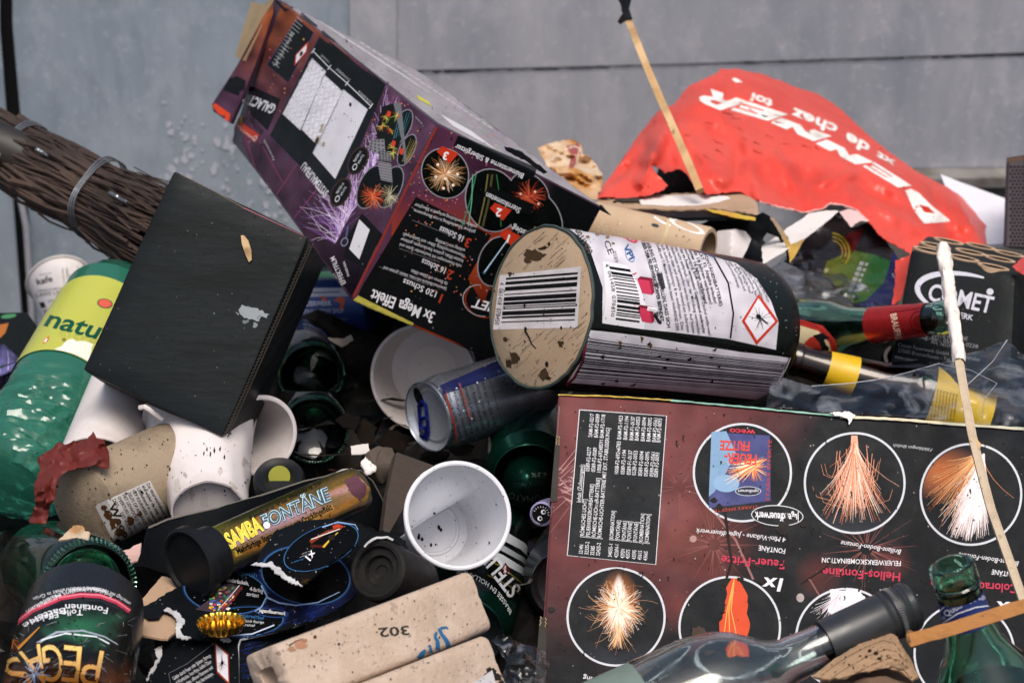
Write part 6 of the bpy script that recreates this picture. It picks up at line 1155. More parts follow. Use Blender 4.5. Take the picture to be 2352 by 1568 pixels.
def brown(pm, pb, lab, body=True):
    t = thing('brown_bottle', lab, 'bottle', pm); v = bottle(pm, pb, [(0, .0118), (.01, .0128), (.045, .0128), (.05, .0118), (.12, .0120), (.40, .0165), (.52, .027), (.58, .0290), (.95, .0290), (1, .027)]); obj('bottle_glass', v, g_brown, t); return t
n0, n1 = P(1812, 820, 1.595), P(2330, 975, 1.60)
bw_ = brown(n0, n1, 'brown glass bottle with yellow neck and body labels under the clear plastic')
m_yel = M('yellow_label_paper', H('#d0a81c'), .4, grime=.15, gsc=40)
nv = lathe(n0, n1, [(.165, .0131), (.29, .0150)], 40, (False, False)); obj('neck_label', nv, m_yel, bw_)
lv_ = lathe(n0, n1, [(.60, .0294), (.86, .0294)], 56, (False, False)); obj('body_label', lv_, m_yel, bw_)
k = Ink([lv_], 8); 
for i in range(12): k.text('Bierspezialität gebraut nach alter Art seit', lerp((2116, 885), (2196, 905), i / 11), lerp((2104, 985), (2184, 1000), i / 11), 5, H('#7a5a10'), 3)
k.done(bw_, INKM, 'label_text')
j0 = P(2050, 868, 1.64); jr = thing('brown_bottle', 'dark glass bottle mouth poking up beside the brown bottle', 'bottle', j0); obj('bottle_glass', bottle(j0 + (UP * .5 - FW * .8).normalized() * .03, j0 - (UP * .5 - FW * .8).normalized() * .06, [(0, .0110), (.05, .0122), (.12, .0122), (.15, .0110), (.4, .012), (.7, .019), (1, .019)]), g_brown, jr)
# ------------------------------------------------------------------ clear plastic packaging
def film(name, tint=(.9, .93, .96), gl=.12, al=.07):
    m = bpy.data.materials.new(name); m.use_nodes = True; t = m.node_tree; N = t.nodes; L = t.links; out = N['Material Output']; N.remove(N['Principled BSDF'])
    tr = N.new('ShaderNodeBsdfTransparent'); tr.inputs[0].default_value = (*tint, 1); g_ = N.new('ShaderNodeBsdfGlossy'); g_.inputs['Roughness'].default_value = .16; df_ = N.new('ShaderNodeBsdfDiffuse'); df_.inputs[0].default_value = (.6, .63, .68, 1)
    lw_ = N.new('ShaderNodeLayerWeight'); lw_.inputs['Blend'].default_value = .5; pw = N.new('ShaderNodeMath'); pw.operation = 'POWER'; pw.inputs[1].default_value = 3.0; L.new(lw_.outputs['Facing'], pw.inputs[0]); tc = N.new('ShaderNodeTexCoord'); nz = N.new('ShaderNodeTexNoise'); nz.inputs['Scale'].default_value = 38; nz.inputs['Detail'].default_value = 7; nz.inputs['Distortion'].default_value = 1.5; L.new(tc.outputs['Object'], nz.inputs['Vector'])
    bp = N.new('ShaderNodeBump'); bp.inputs['Strength'].default_value = .3; bp.inputs['Distance'].default_value = .002; L.new(nz.outputs['Fac'], bp.inputs['Height']); L.new(bp.outputs[0], g_.inputs['Normal']); L.new(bp.outputs[0], lw_.inputs['Normal'])
    r = N.new('ShaderNodeMapRange'); r.inputs[1].default_value = .52; r.inputs[2].default_value = .8; r.inputs[3].default_value = 0; r.inputs[4].default_value = al * 2.5; L.new(nz.outputs['Fac'], r.inputs[0])  # pale diffuse patches paint milky highlights into the crinkles
    m1 = N.new('ShaderNodeMixShader'); L.new(r.outputs[0], m1.inputs[0]); L.new(tr.outputs[0], m1.inputs[1]); L.new(df_.outputs[0], m1.inputs[2])
    ad = N.new('ShaderNodeMath'); ad.operation = 'MULTIPLY_ADD'; L.new(pw.outputs[0], ad.inputs[0]); ad.inputs[1].default_value = .5; ad.inputs[2].default_value = gl * .12; ad.use_clamp = True
    m2 = N.new('ShaderNodeMixShader'); L.new(ad.outputs[0], m2.inputs[0]); L.new(m1.outputs[0], m2.inputs[1]); L.new(g_.outputs[0], m2.inputs[2]); L.new(m2.outputs[0], out.inputs[0]); return m
m_film = film('clear_film'); m_film2 = film('milky_film', (.8, .82, .84), .2, .14)
def fold(x, y): return 0
fo = [(1770, 868), (1798, 866), (1864, 886), (1953, 879), (2030, 868), (2085, 854), (2125, 842), (2158, 834), (2240, 806), (2313, 781), (2352, 815), (2420, 860), (2420, 1010), (2352, 985), (2200, 968), (2050, 955), (1930, 950), (1830, 940), (1760, 935)]
ff_ = plane3((1780, 870, 1.50), (2352, 800, 1.50), (1900, 950, 1.455))
cf = thing('clear_plastic_bag', 'clear crinkled plastic packaging over the bottles behind the maroon box', 'plastic bag', P(2050, 900, 1.5))
obj('film_sheet', sheet(rough(fo, 1.5, 16), lambda x, y: ff_(x, y) - .012 * max(0, 1 - abs(y - (880 + (x - 2160) * .45)) / 40) * (1 if x > 2100 else .3) - .006 * max(0, 1 - abs((x - 2250) + (y - 880)) / 45), .0003, 9, .007, 22), m_film, cf, 180)
m_edge = M('film_fold', H('#b8bcc6'), .25, grime=.2, trans=.3, bump=.1)
for pts in ([(1864, 886), (1953, 880), (2030, 869), (2085, 855), (2158, 834)], [(2160, 836), (2230, 850), (2290, 880), (2262, 915), (2255, 955)], [(2313, 781), (2300, 800), (2280, 830), (2250, 858), (2220, 885)]):
    obj('fold_line', tube([P(x, y, ff_(x, y) - .010 + .004 * N2(x, y, .05)) for x, y in pts], [.0002 + .0006 * abs(N2(x, y, .2)) for x, y in pts], 6), m_edge, cf)
f2 = [(1745, 640), (1800, 590), (1850, 575), (1895, 600), (1950, 640), (1990, 655), (2005, 705), (1985, 715), (1920, 690), (1850, 700), (1790, 705), (1770, 660)]
solo('crinkled_film', sheet(rough(f2, 2, 12), plane3((1745, 640, 1.70), (2005, 705, 1.70), (1850, 575, 1.75)), .0003, 8, .020, 24), m_film2, 'grey crinkled cellophane behind the green beer bottle', 'plastic film', 60, group='crinkled clear films')
f3 = [(1128, 1470), (1150, 1450), (1200, 1478), (1248, 1490), (1262, 1520), (1240, 1600), (1130, 1600), (1165, 1520)]
solo('crinkled_film', sheet(rough(f3, 2, 10), plane3((1128, 1470, 1.275), (1262, 1490, 1.30), (1165, 1600, 1.25)), .0003, 10, .02, 34), m_film2, 'crinkled clear film between the mortar tubes and maroon box', 'plastic film', 60, group='crinkled clear films')
# ------------------------------------------------------------------ black battery block with open tubes
kb = thing('firework_battery', 'black firework battery block with nine open cardboard tubes on top, right edge', 'firework', P(2200, 700, 1.62))
q = [P(2093, 574, 1.615), P(2333, 632, 1.585), P(2320, 905, 1.56), P(2040, 862, 1.59)]; qb = [P(2128, 541, 1.72), P(2420, 600, 1.70), P(2410, 870, 1.68), P(2090, 830, 1.71)]
kv = box8(q, qb, .003, 7, .0006, 14); obj('carton', kv, m_blk, kb, 30)
k = Ink([kv], 12)
ar = [(2181, 856 - 0), ]
sw = []
for i in range(25): g = R(118 + 175 * i / 24); w_ = 9 * math.sin(math.pi * min(1, (i + 1) / 26)) ** .7 + 1.2; sw.append((2200 + 103 * math.cos(g) + (i / 24) * 20, 680 + 46 * math.sin(g) * (1) + (i / 24) * -8 + (2200 + 103 * math.cos(g) - 2200) * .18, w_))
vs_ = []
for i, (x, y, w_) in enumerate(sw):
    a_, b_ = sw[max(0, i - 1)], sw[min(24, i + 1)]; dx, dy = b_[0] - a_[0], b_[1] - a_[1]; l_ = math.hypot(dx, dy); vs_ += [(x - dy / l_ * w_, y + dx / l_ * w_), (x + dy / l_ * w_ * .3, y - dx / l_ * w_ * .3)]
wt_ = H('#c2c2cc'); k.tris(vs_, [q_ for i in range(24) for q_ in ((2 * i, 2 * i + 1, 2 * i + 2), (2 * i + 1, 2 * i + 3, 2 * i + 2))], wt_, 2)
k.text('COMET', (2130, 688), (2277, 720), 40, wt_, 3, bold=.02, shear=.05); k.ell(2274, 670, 8, 7.5, wt_, 3); k.text('FEUERWERK', (2140, 716), (2234, 736), 13, wt_, 3, bold=.02)
for s_, a_, b_, h_ in (('RÖMISCHE BATTERIE', (2120, 770), (2222, 782), 9), ('Reg.-Nr.: 0589-F2-0228', (2110, 776), (2246, 800), 9), ('Art. 1651M', (2138, 788), (2186, 800), 9), ('Comet Feuerwerk GmbH - Überseehafen', (2062, 795), (2250, 830), 9), ('27580 Bremerhaven - Tel.: 0471', (2062, 808), (2210, 835), 9), ('www.comet-feuerwerk.de', (2054, 822), (2150, 842), 9)): k.text(s_, a_, b_, h_, H('#8a8c90'), 3)
k.specks(160, (2050, 580, 2352, 860), r=(.5, 1.6), col=H('#5a5246')); k.done(kb, INK)
m_ctube = M('tan_tube_card', H('#b4977a'), .8, grime=.3, gsc=60, bump=.2); m_hole = M('tube_hole_shade', (.006, .005, .004), .9, grime=0, spec=.05)
upn = ((q[0] - q[3]).normalized() + (q[1] - q[2]).normalized()).normalized()
def topp(x, y):
    n_ = (q[1] - q[0]).cross(qb[0] - q[0]).normalized(); r_ = ray(x, y); return CAM + r_ * ((q[0] - CAM).dot(n_) / r_.dot(n_)), (n_ if n_.dot(UP) > 0 else -n_)
for x, y in ((2179, 556), (2252, 568), (2318, 585), (2148, 566), (2229, 581), (2296, 597), (2133, 577), (2213, 595), (2281, 615)):
    c_, n_ = topp(x, y); r_ = .0120; obj('open_tube', lathe(c_ - n_ * .02, c_ + n_ * .0012, [(0, r_), (1, r_), (1, r_ * .76), (.97, r_ * .74)], 40, (False, False)), m_ctube, kb)
    obj('tube_mouth', lathe(c_ - n_ * .002, c_ + n_ * .0008, [(0, r_ * .77), (1, r_ * .77), (1, .0001)], 30, (False, False)), m_hole, kb)  # flat black discs stand in for the shade down inside the tubes
obj('torn_lid', sheet(rough([(2325, 612), (2352, 590), (2400, 600), (2400, 640), (2345, 628)], 2, 6), plane3((2325, 612, 1.58), (2400, 600, 1.60), (2345, 640, 1.575)), .0008, 8, .006, 40), M('torn_red_paper', H('#a83c38'), .6, grime=.4), kb, 40)
# ------------------------------------------------------------------ red paper kebab bag
m_bag = M('red_bag_paper', H('#d0483a'), .38, grime=.35, gsc=14, gcol=H('#a6281c'), alt=H('#c63a2c'), altsc=10, bump=.35, bsc=70, spots=.25, ssc=120, rvar=.08)
bo_ = [(1372, 456), (1384, 430), (1402, 405), (1420, 380), (1450, 335), (1475, 300), (1497, 272), (1512, 256), (1530, 246), (1548, 240), (1566, 216), (1585, 196), (1620, 180), (1650, 166), (1655, 158), (1672, 160), (1690, 158), (1740, 168), (1800, 188), (1835, 203), (1868, 212), (1895, 226), (1930, 250), (1975, 292), (2020, 332), (2060, 362), (2100, 390), (2140, 412), (2180, 432), (2218, 458), (2250, 480), (2274, 500), (2268, 512), (2262, 530), (2268, 575)]
bo2 = [(2200, 580), (2130, 575), (2105, 586), (2092, 600), (2088, 580), (2070, 570), (2050, 560), (2020, 540), (1998, 512), (1985, 500), (1972, 486), (1950, 474), (1932, 470), (1908, 468), (1895, 474), (1885, 482), (1868, 487), (1850, 488), (1800, 478), (1745, 464), (1720, 452), (1700, 440), (1655, 443), (1625, 446), (1612, 430), (1600, 422), (1588, 415), (1576, 398), (1566, 390), (1550, 389), (1528, 398), (1518, 388), (1508, 383), (1496, 380), (1508, 400), (1524, 416), (1534, 425), (1524, 436), (1494, 447), (1440, 455)]
bfun = plane3((1740, 470, 1.745), (1680, 165, 2.00), (2250, 530, 1.83))
def crease(x, y, x0, y0, x1, y1, w):
    dx, dy = x1 - x0, y1 - y0; l_ = math.hypot(dx, dy); t = max(0, min(1, ((x - x0) * dx + (y - y0) * dy) / l_ / l_)); d_ = math.hypot(x - x0 - dx * t, y - y0 - dy * t); return max(0, 1 - d_ / w)
def bagd(x, y):
    d = bfun(x, y)
    d += .075 * max(0, (1560 - x) / 180) ** 1.2 + .055 * max(0, (x - 2060) / 210) ** 1.4
    d -= .016 * crease(x, y, 1512, 256, 1500, 380, 34) + .014 * crease(x, y, 1450, 335, 1385, 450, 40) - .014 * crease(x, y, 1440, 390, 1540, 380, 22) 
    d -= .012 * crease(x, y, 1590, 330, 1760, 470, 60) + .010 * crease(x, y, 1850, 350, 2040, 540, 50) + .010 * crease(x, y, 2120, 420, 2250, 520, 36) + .012 * crease(x, y, 1920, 466, 2020, 380, 40)
    for x0, y0, x1, y1, w_, h_ in ((1590, 200, 1720, 330, 40, .006), (1640, 300, 1800, 440, 30, -.006), (1560, 300, 1660, 420, 26, .006), (1700, 250, 1690, 420, 24, -.005), (1780, 360, 1880, 480, 26, .007), (1960, 420, 2060, 470, 24, -.006), (2000, 470, 2140, 540, 28, .007), (2140, 440, 2200, 560, 22, -.008), (2200, 470, 2250, 560, 18, .010), (1400, 420, 1480, 340, 18, -.007), (1470, 420, 1530, 300, 20, .008), (1900, 250, 2060, 380, 22, -.005), (1850, 430, 1960, 400, 18, .006), (1745, 460, 1720, 380, 22, .006)):
        d -= 2.0 * h_ * crease(x, y, x0, y0, x1, y1, w_) ** 1.3
    d += .030 * max(0, 1 - (y - (158 + max(0, (x - 1690)) * .62 + max(0, 1650 - x) * .9)) / 60) ** 2
    d += .016 * N2(x, y, .010, 3) + .007 * N2(x, y, .03, 4) + .009 * abs(N2(x, y, .016, 9)) + .0012 * N2(x, y, .09, 2)
    return d
bgv = sheet(rough(bo_ , 1.2, 10, False) + rough(bo2, 1.8, 6, False), bagd, .0006, 9)
bag = thing('kebab_bag', 'torn red paper takeaway bag with white upside down lettering draped over the pile', 'bag', P(1800, 380, 1.85)); obj('bag_paper', bgv, m_bag, bag, 70)
k = Ink([bgv], 9); ww = lambda x, y: lerp(H('#dedbd6'), H('#a8a49c'), max(0, N2(x, y, .05, 2)) * .8)
def bagtext(s_, pts, hs, l_=2, sh=0):
    for ch, p0_, p1_, h_, u_ in zip(s_, pts[:-1], pts[1:], hs, [None] * 9): k.text(ch, p0_, p1_, h_, ww, l_, bold=.045)
# DENER, each letter a slanted block lying along the ridge, read from the right
def quadletter(strokes, a_, b_, c_, d_):
    # unit letter: (0,0) top-left .. (1,1) bottom-right mapped on quad a(0,0) b(1,0) c(1,1) d(0,1)
    for st in strokes: k.poly([lerp(lerp(a_, b_, u), lerp(d_, c_, u), v) for u, v in st], ww, 2)
E_ = [[(0, 0), (1, 0), (1, .25), (.42, .25), (.42, .38), (.92, .38), (.92, .62), (.42, .62), (.42, .75), (1, .75), (1, 1), (0, 1)]]
N_ = [[(0, 0), (.38, 0), (.64, .5), (.64, 0), (1, 0), (1, 1), (.62, 1), (.36, .5), (.36, 1), (0, 1)]]
R_ = [[(0, 0), (.6, 0), (.85, .06), (1, .25), (.95, .45), (.72, .58), (1, 1), (.66, 1), (.45, .62), (.32, .62), (.32, .44), (.55, .42), (.66, .32), (.55, .21), (.32, .2), (.32, 1), (0, 1)]]
D_ = [[(0, 0), (.5, 0), (.82, .12), (1, .5), (.82, .88), (.5, 1), (0, 1), (0, .8), (.45, .79), (.62, .68), (.66, .5), (.62, .32), (.45, .21), (.32, .21), (.32, .8), (0, .8)]]
# upside down: top of the letter is the lower edge, left of the letter lies to the right
quadletter(D_, (2110, 512), (2080, 448), (2110, 452), (2182, 505)) if False else None
quadletter([[(0, 0), (1, .35), (1, .62), (0, 1), (-.05, .75), (.45, .62), (.45, .38), (-.05, .25)]], (2118, 516), (2078, 452), (2092, 448), (2180, 506)) if False else None
k.poly([(2079, 438), (2092, 434), (2110, 443), (2141, 474), (2180, 504), (2182, 509), (2123, 514), (2101, 487)], ww, 2); k.poly([(2110, 470), (2132, 476), (2147, 491), (2123, 488)], H('#c8321f'), 6)
def L4(st, ll, lr, ur, ul): quadletter(st, lr, ll, ul, ur)
L4(E_, (1981, 382), (2062, 431), (2094, 427), (2009, 373)); L4(N_, (1873, 330), (1965, 378), (2007, 373), (1899, 321)); L4(N_, (1770, 282), (1869, 325), (1910, 313), (1794, 271)); L4(E_, (1678, 253), (1764, 278), (1810, 263), (1706, 230)); L4(R_, (1597, 230), (1654, 254), (1718, 234), (1632, 205))
for s_, p0_, p1_, h_ in (('toi', (1778, 232), (1728, 214), 20), ('chez', (1926, 290), (1822, 248), 24), ('de', (2000, 334), (1946, 304), 24), ('xt', (2058, 372), (2016, 348), 15)): k.text(s_, p0_, p1_, h_, ww, 2, bold=.035, up=(-.35, .93))
k.line([(2060, 408), (2080, 428)], 5, ww, 2, w1=2); k.poly(rough([(1676, 182), (1690, 180), (1706, 188), (1690, 190)], 2, 4), ww, 2)
k.poly(rough([(1745, 262), (1765, 268), (1755, 270)], 1, 3), (.03, .02, .02), 4); k.specks(40, (1400, 200, 2250, 560), r=(.5, 1.6), col=H('#5a1a12'))
for _ in range(24): x, y = r9.uniform(1560, 1900), r9.uniform(250, 360); k.line([(x, y), (x + r9.uniform(8, 24), y + r9.uniform(3, 10))], r9.uniform(1, 4), H('#a82a1e'), 2, w1=.6)
k.done(bag, INKM, 'lettering')
obj('torn_fibre', tube([P(x, y, bagd(x, y) - .001) for x, y in rough([(1745, 464), (1800, 478), (1850, 488), (1885, 482), (1908, 468), (1932, 470), (1972, 486), (1998, 512)], 1.2, 6, False)], .0007, 5, .5), M('pink_torn_fibre', H('#d8a49c'), .9), bag)
obj('torn_strip', sheet(rough([(2056, 598), (2075, 592), (2090, 585), (2096, 600), (2084, 640), (2066, 690), (2048, 700), (2056, 650)], 1.5, 6), plane3((2056, 598, 1.66), (2096, 600, 1.64), (2050, 700, 1.62)), .0006, 8, .006, 30), m_bag, bag, 50)
obj('inner_flap', sheet(rough([(1928, 486), (1950, 480), (1972, 486), (1995, 508), (1975, 508), (1955, 522)], 1.2, 6), plane3((1928, 486, 1.765), (1995, 508, 1.765), (1955, 522, 1.76)), .0006, 8, .004), M('pale_bag_inside', H('#c8a8a6'), .7, grime=.2), bag, 40)
# dark pack seen through the hole, and things under the bag
hk = sheet([(1490, 455), (1515, 380), (1580, 375), (1650, 425), (1650, 470)], plane3((1490, 455, 1.86), (1580, 380, 1.90), (1650, 460, 1.84)), .004, 16, .004); t = thing('dark_pack', 'dark firework pack with dull red lettering seen through the hole in the red bag', 'packaging', P(1560, 420, 1.86)); obj('pack_card', hk, m_cardblk, t)
k = Ink([hk], 9); k.text('weco', (1545, 432), (1572, 392), 14, H('#6a2a26'), 3, bold=.02); k.done(t, INK)
# torn cardboard layers left of the stick
tc_ = thing('torn_carton_flap', 'torn brown carton flap with a white oval patch lying below the red bag', 'cardboard', P(1550, 470, 1.72))
dtc = plane3((1375, 460, 1.735), (1745, 490, 1.70), (1690, 425, 1.79))
obj('card_face', sheet(rough([(1372, 457), (1405, 455), (1470, 450), (1560, 444), (1640, 440), (1690, 438), (1688, 421), (1708, 434), (1738, 466), (1742, 494), (1700, 486), (1640, 478), (1560, 482), (1480, 478), (1400, 478), (1372, 470)], 1.5, 8), dtc, .0025, 12, .003), m_cardin, tc_, 40)
obj('dark_underlayer', sheet(rough([(1396, 477), (1480, 479), (1560, 484), (1640, 480), (1720, 490), (1742, 496), (1700, 500), (1650, 498), (1580, 500), (1520, 498), (1440, 486)], 1, 8), lambda x, y: dtc(x, y) + .004, .003, 12, .002), m_cardblk, tc_, 40)
tcv = sheet([(1380, 456), (1735, 456), (1738, 490), (1380, 476)], lambda x, y: dtc(x, y) - .0012, .0003, 10, .003)
obj('white_patch', sheet(rough([(1466, 462), (1480, 455), (1530, 449), (1590, 446), (1640, 448), (1672, 451), (1677, 456), (1650, 464), (1603, 471), (1550, 473), (1500, 470), (1474, 470)], .8, 8), lambda x, y: dtc(x, y) - .0022, .0004, 10, .003), m_paper, tc_, 40)
obj('coloured_edge', sheet(rough([(1620, 480), (1660, 484), (1700, 492), (1735, 500), (1735, 506), (1690, 500), (1640, 488)], 1, 7), lambda x, y: dtc(x, y) - .004, .0005, 8), M('red_yellow_edge', H('#b85a34'), .5, alt=H('#c8a838'), altsc=25), tc_, 40)
obj('burnt_scrap', sheet(rough([(1408, 462), (1420, 450), (1426, 438), (1431, 446), (1466, 450), (1470, 464), (1440, 462)], 2, 4), lambda x, y: dtc(x, y) - .004, .001, 6, .006, 50), M('burnt_card', H('#2a2520'), .8), tc_, 40)
cu_ = sheet(rough([(1735, 495), (1752, 488), (1775, 500), (1800, 530), (1818, 560), (1826, 590), (1812, 606), (1806, 575), (1790, 545), (1762, 535), (1745, 560), (1720, 540), (1700, 515), (1690, 500)], 1.2, 7), lambda x, y: 1.69 + .0002 * abs(x - 1770), .0012, 9, .008, 24); solo('curled_card_strip', cu_, m_cardblk, 'curled black card strip hanging between carton flap and white paper strip', 'cardboard')
ye = sheet(rough([(1768, 498), (1778, 502), (1800, 530), (1817, 562), (1850, 548), (1838, 566), (1824, 592), (1814, 604), (1810, 575), (1794, 540)], 1, 7), lambda x, y: 1.68, .0010, 9, .006, 24); solo('yellow_edged_scrap', ye, M('yellow_brown_scrap', H('#8a745a'), .7, alt=H('#c8a03a'), altsc=16, grime=.3), 'brown scrap with a yellow edge beside the white paper strip', 'cardboard')
# tan tube with white print
u0, u1 = P(1330, 512, 1.70), P(1626, 578, 1.655); tt = thing('tan_tube', 'pale tan cardboard tube with a white oval print behind the big barcode tube', 'tube', u0)
uv = lathe(u0, u1, [(0, .0188), (.98, .0188), (1, .0180), (1, .0150)], 56, (True, False)); obj('tube_wall', uv, M('pale_tan_card', H('#b59c80'), .65, grime=.3, gsc=24, gcol=H('#7a5c40'), bump=.08), tt)
k = Ink([uv], 7); k.ell(1578, 520, 44, 10, H('#dcd8d6'), 2, rot=22, ring=.28); k.line([(1502, 498), (1520, 510), (1540, 518)], 5, H('#dcd8d6'), 2); k.line([(1535, 505), (1532, 530), (1520, 562)], 7, H('#c8b48c'), 3); k.ell(1505, 518, 9, 4, H('#4a4c50'), 3, rot=15)
for _ in range(26): x, y = r9.uniform(1370, 1430), r9.uniform(510, 545); k.ell(x, y, 2.2, 1.6, H('#c8b8a0'), 2, n=7)
k.specks(30, (1370, 500, 1620, 580), r=(.5, 1.6)); k.done(tt, INKM)
ws = sheet([(1632, 545), (1650, 530), (1690, 526), (1718, 533), (1726, 548), (1715, 575), (1700, 602), (1690, 625), (1610, 612), (1618, 583)], lambda x, y: 1.665 + .0009 * abs(x - 1680) * .5 + .0003 * (600 - y), .0008, 9, .003, 20); solo('bent_cup', ws, m_cupw, 'bent white cup side lying right of the tan tube', 'cup')
sh = sheet([(1600, 520), (1640, 500), (1720, 505), (1760, 560), (1760, 640), (1640, 620), (1600, 560)], plane3((1600, 520, 1.74), (1760, 560, 1.73), (1640, 620, 1.71)), .002, 14, .012, 22); solo('black_plastic_sheet', sh, m_blkplast, 'crumpled black plastic behind the white cup side', 'plastic')
w1 = sheet(rough([(1750, 565), (1800, 530), (1861, 489), (1900, 483), (1926, 484), (1890, 515), (1851, 545), (1800, 578), (1752, 606)], 1.2, 8), plane3((1750, 580, 1.685), (1926, 484, 1.735), (1852, 546, 1.69)), .0006, 9, .003); solo('white_paper_strip', w1, m_paper, 'white paper strip running up under the torn edge of the red bag', 'paper')
dk1 = sheet(rough([(1845, 552), (1890, 515), (1927, 486), (1945, 510), (1958, 522), (2000, 508), (2040, 560), (2070, 600), (2060, 720), (1960, 700), (1900, 640), (1800, 600)], 1.5, 10), plane3((1800, 600, 1.75), (2060, 560, 1.77), (1960, 700, 1.70)), .001, 13, .018, 18)
sp = thing('snack_wrapper', 'dark crumpled wrapper printed green, yellow and blue under the red bag', 'wrapper', P(1950, 600, 1.74)); obj('wrapper_film', dk1, M('dark_wrapper', H('#1a1618'), .3, grime=.2), sp, 60)
k = Ink([dk1], 8)
k.poly([(1884, 645), (1900, 600), (1960, 575), (2010, 585), (2046, 600), (2030, 650), (1990, 690), (1950, 700)], lambda x, y: lerp(H('#6a6a22'), H('#2a5a2e'), max(0, min(1, (x - 1890) / 120 + .3 * N2(x, y, .04)))), 2); k.poly([(2046, 600), (2062, 560), (2070, 640), (2055, 720), (1960, 705), (1990, 690), (2030, 650)], H('#22285a'), 2); k.poly([(1930, 545), (1990, 520), (1960, 580), (1935, 600)], H('#5a1a1c'), 2)
for r_ in (20, 28, 36): k.ell(1915, 575, r_, r_ * 1.2, H('#8a7a2a'), 3, rot=-30, ring=.12, g0=-60, g1=80)
for i in range(7): k.rect((1975 - i * 7 + i * 2, 600 + i * 12), (1985 - i * 5, 602 + i * 12), (1982 - i * 5, 611 + i * 12), (1972 - i * 5, 609 + i * 12), H('#8a8c8a'), 3); k.rect((1988 - i * 5, 604 + i * 12), (1995 - i * 5, 605 + i * 12), (1992 - i * 5, 612 + i * 12), (1985 - i * 5, 611 + i * 12), H('#8a8c8a'), 3)
k.done(sp, INKG)
# crumpled wrapper paper behind the purple box, right-hand box, white board
cp = sheet(rough([(1236, 340), (1255, 332), (1272, 327), (1300, 322), (1322, 323), (1336, 335), (1338, 354), (1354, 360), (1368, 376), (1380, 395), (1387, 412), (1380, 440), (1372, 458), (1330, 455), (1290, 420), (1255, 380)], 1.5, 7), plane3((1236, 340, 1.88), (1387, 412, 1.86), (1330, 455, 1.80)), .0006, 7, .030, 32)
wr = thing('greasy_paper', 'crumpled greasy tan and white food paper between the purple box and red bag', 'paper', P(1310, 390, 1.85)); obj('paper_sheet', cp, M('greasy_paper', H('#cdb79c'), .6, alt=H('#b8803c'), altsc=22, grime=.2, bump=.1), wr, 60)
k = Ink([cp], 7); k.poly([(1300, 335), (1330, 330), (1334, 352), (1318, 385), (1306, 388), (1312, 360)], H('#a85a5a'), 2); k.line([(1298, 345), (1318, 336), (1332, 342), (1324, 372)], 4, H('#d8c8b0'), 3); k.done(wr, INKM, 'grease_print')
gp = [P(2311, 362, 1.86), P(2380, 352, 1.84), P(2375, 570, 1.78), P(2304, 566, 1.80)]; gv_ = box8(gp, [p + FW * .05 + RT * .02 for p in gp], .001, 5, .0004); gm = thing('patterned_carton', 'dark carton with a honeycomb pattern standing at the right edge', 'box', gp[3]); obj('carton', gv_, M('dark_brown_carton', H('#2c2628'), .5, grime=.3), gm, 30)
k = Ink([gv_], 14); k.poly([(2319, 366), (2352, 360), (2352, 566), (2312, 565)], H('#5a5458'), 2); k.poly([(2312, 362), (2352, 356), (2352, 368), (2313, 374)], H('#6a5444'), 3)
for i in range(9):
    for j in range(24): x, y = 2322 + i * 9 + (j % 2) * 4.5, 384 + j * 8; k.ell(x, y, 3.6, 3.2, H('#2a2428'), 3, n=6) if x < 2360 and y < 562 else None
k.done(gm, INKM)
wb = sheet([(2160, 400), (2200, 416), (2309, 456), (2306, 560), (2255, 562), (2200, 500)], plane3((2160, 400, 2.02), (2309, 456, 1.97), (2255, 562, 1.90)), .004, 20, .002); solo('white_board', wb, M('white_sheet', H('#d0d0d8'), .5, grime=.15), 'plain white sheet behind the right shoulder of the red bag', 'board')
# ------------------------------------------------------------------ sticks
m_pine = M('weathered_pine', H('#b08a5c'), .7, grime=.5, gsc=50, gcol=H('#4a3622'), bump=.3, bsc=160, spots=.6, ssc=140, alt=H('#c4a478'), altsc=30)
k0, k1 = P(1434, 22, 1.80), P(1606, 440, 1.715); stk = thing('rocket_stick', 'upright thin wooden stick with black tape at its top in front of the red bag', 'stick', k1)
obj('stick', bar(k0, k1, .0062, .0055, 14, .0008, taper=1.12), m_pine, stk, 20)
obj('tape', join(sheet(rough([(1414, -12), (1448, -12), (1444, 20), (1451, 42), (1436, 46), (1424, 57), (1418, 50), (1430, 32), (1426, 14)], 1, 6), plane3((1414, -12, 1.797), (1451, 42, 1.790), (1424, 57, 1.795)), .0022, 6, .003, 60)), m_blkplast, stk, 40)
w0 = [(2162, 572), (2170, 620), (2180, 690), (2194, 760), (2202, 830), (2214, 900), (2232, 1000), (2252, 1080), (2276, 1170), (2312, 1270), (2352, 1385)]
def wd(y): return 1.52 - (y - 572) / 813 * .30
wst = thing('white_stick', 'long pale stick with peeling white paper at its top crossing the right side', 'stick', P(2352, 1385, wd(1385)))
obj('stick', tube([P(x, y, wd(y)) for x, y in w0], [.0032, .0032, .0032, .0032, .0032, .0030, .0030, .0030, .0030, .0030, .0028], 5, .04), M('pale_stick_wood', H('#c4b196'), .75, grime=.4, gsc=60, gcol=H('#7a6248'), bump=.3, spots=.4), wst, 25)
wrp = lathe(P(2165, 566, wd(566) - .0006), P(2204, 832, wd(832) - .0006), [(i / 40, .0044 + .0012 * abs(noise.noise(V((i * .9, 1, 2)))) - .0006 * (i / 40)) for i in range(41)], 16, (False, False), lambda s, g, r: (s, r * (1 + .42 * noise.noise(V((math.cos(g) * 2, math.sin(g) * 2, s * 70)))))); obj('paper_wrap', wrp, M('peeling_paper', H('#d8d0c8'), .8, grime=.5, gsc=60, gcol=H('#8a7460'), bump=.5, bsc=200, spots=.5), wst, 60)
obj('splinter', sheet([(2228, 1010), (2240, 1003), (2254, 1020), (2250, 1032), (2236, 1016)], lambda x, y: wd(y) - .004, .001, 6), m_pine, wst, 30)
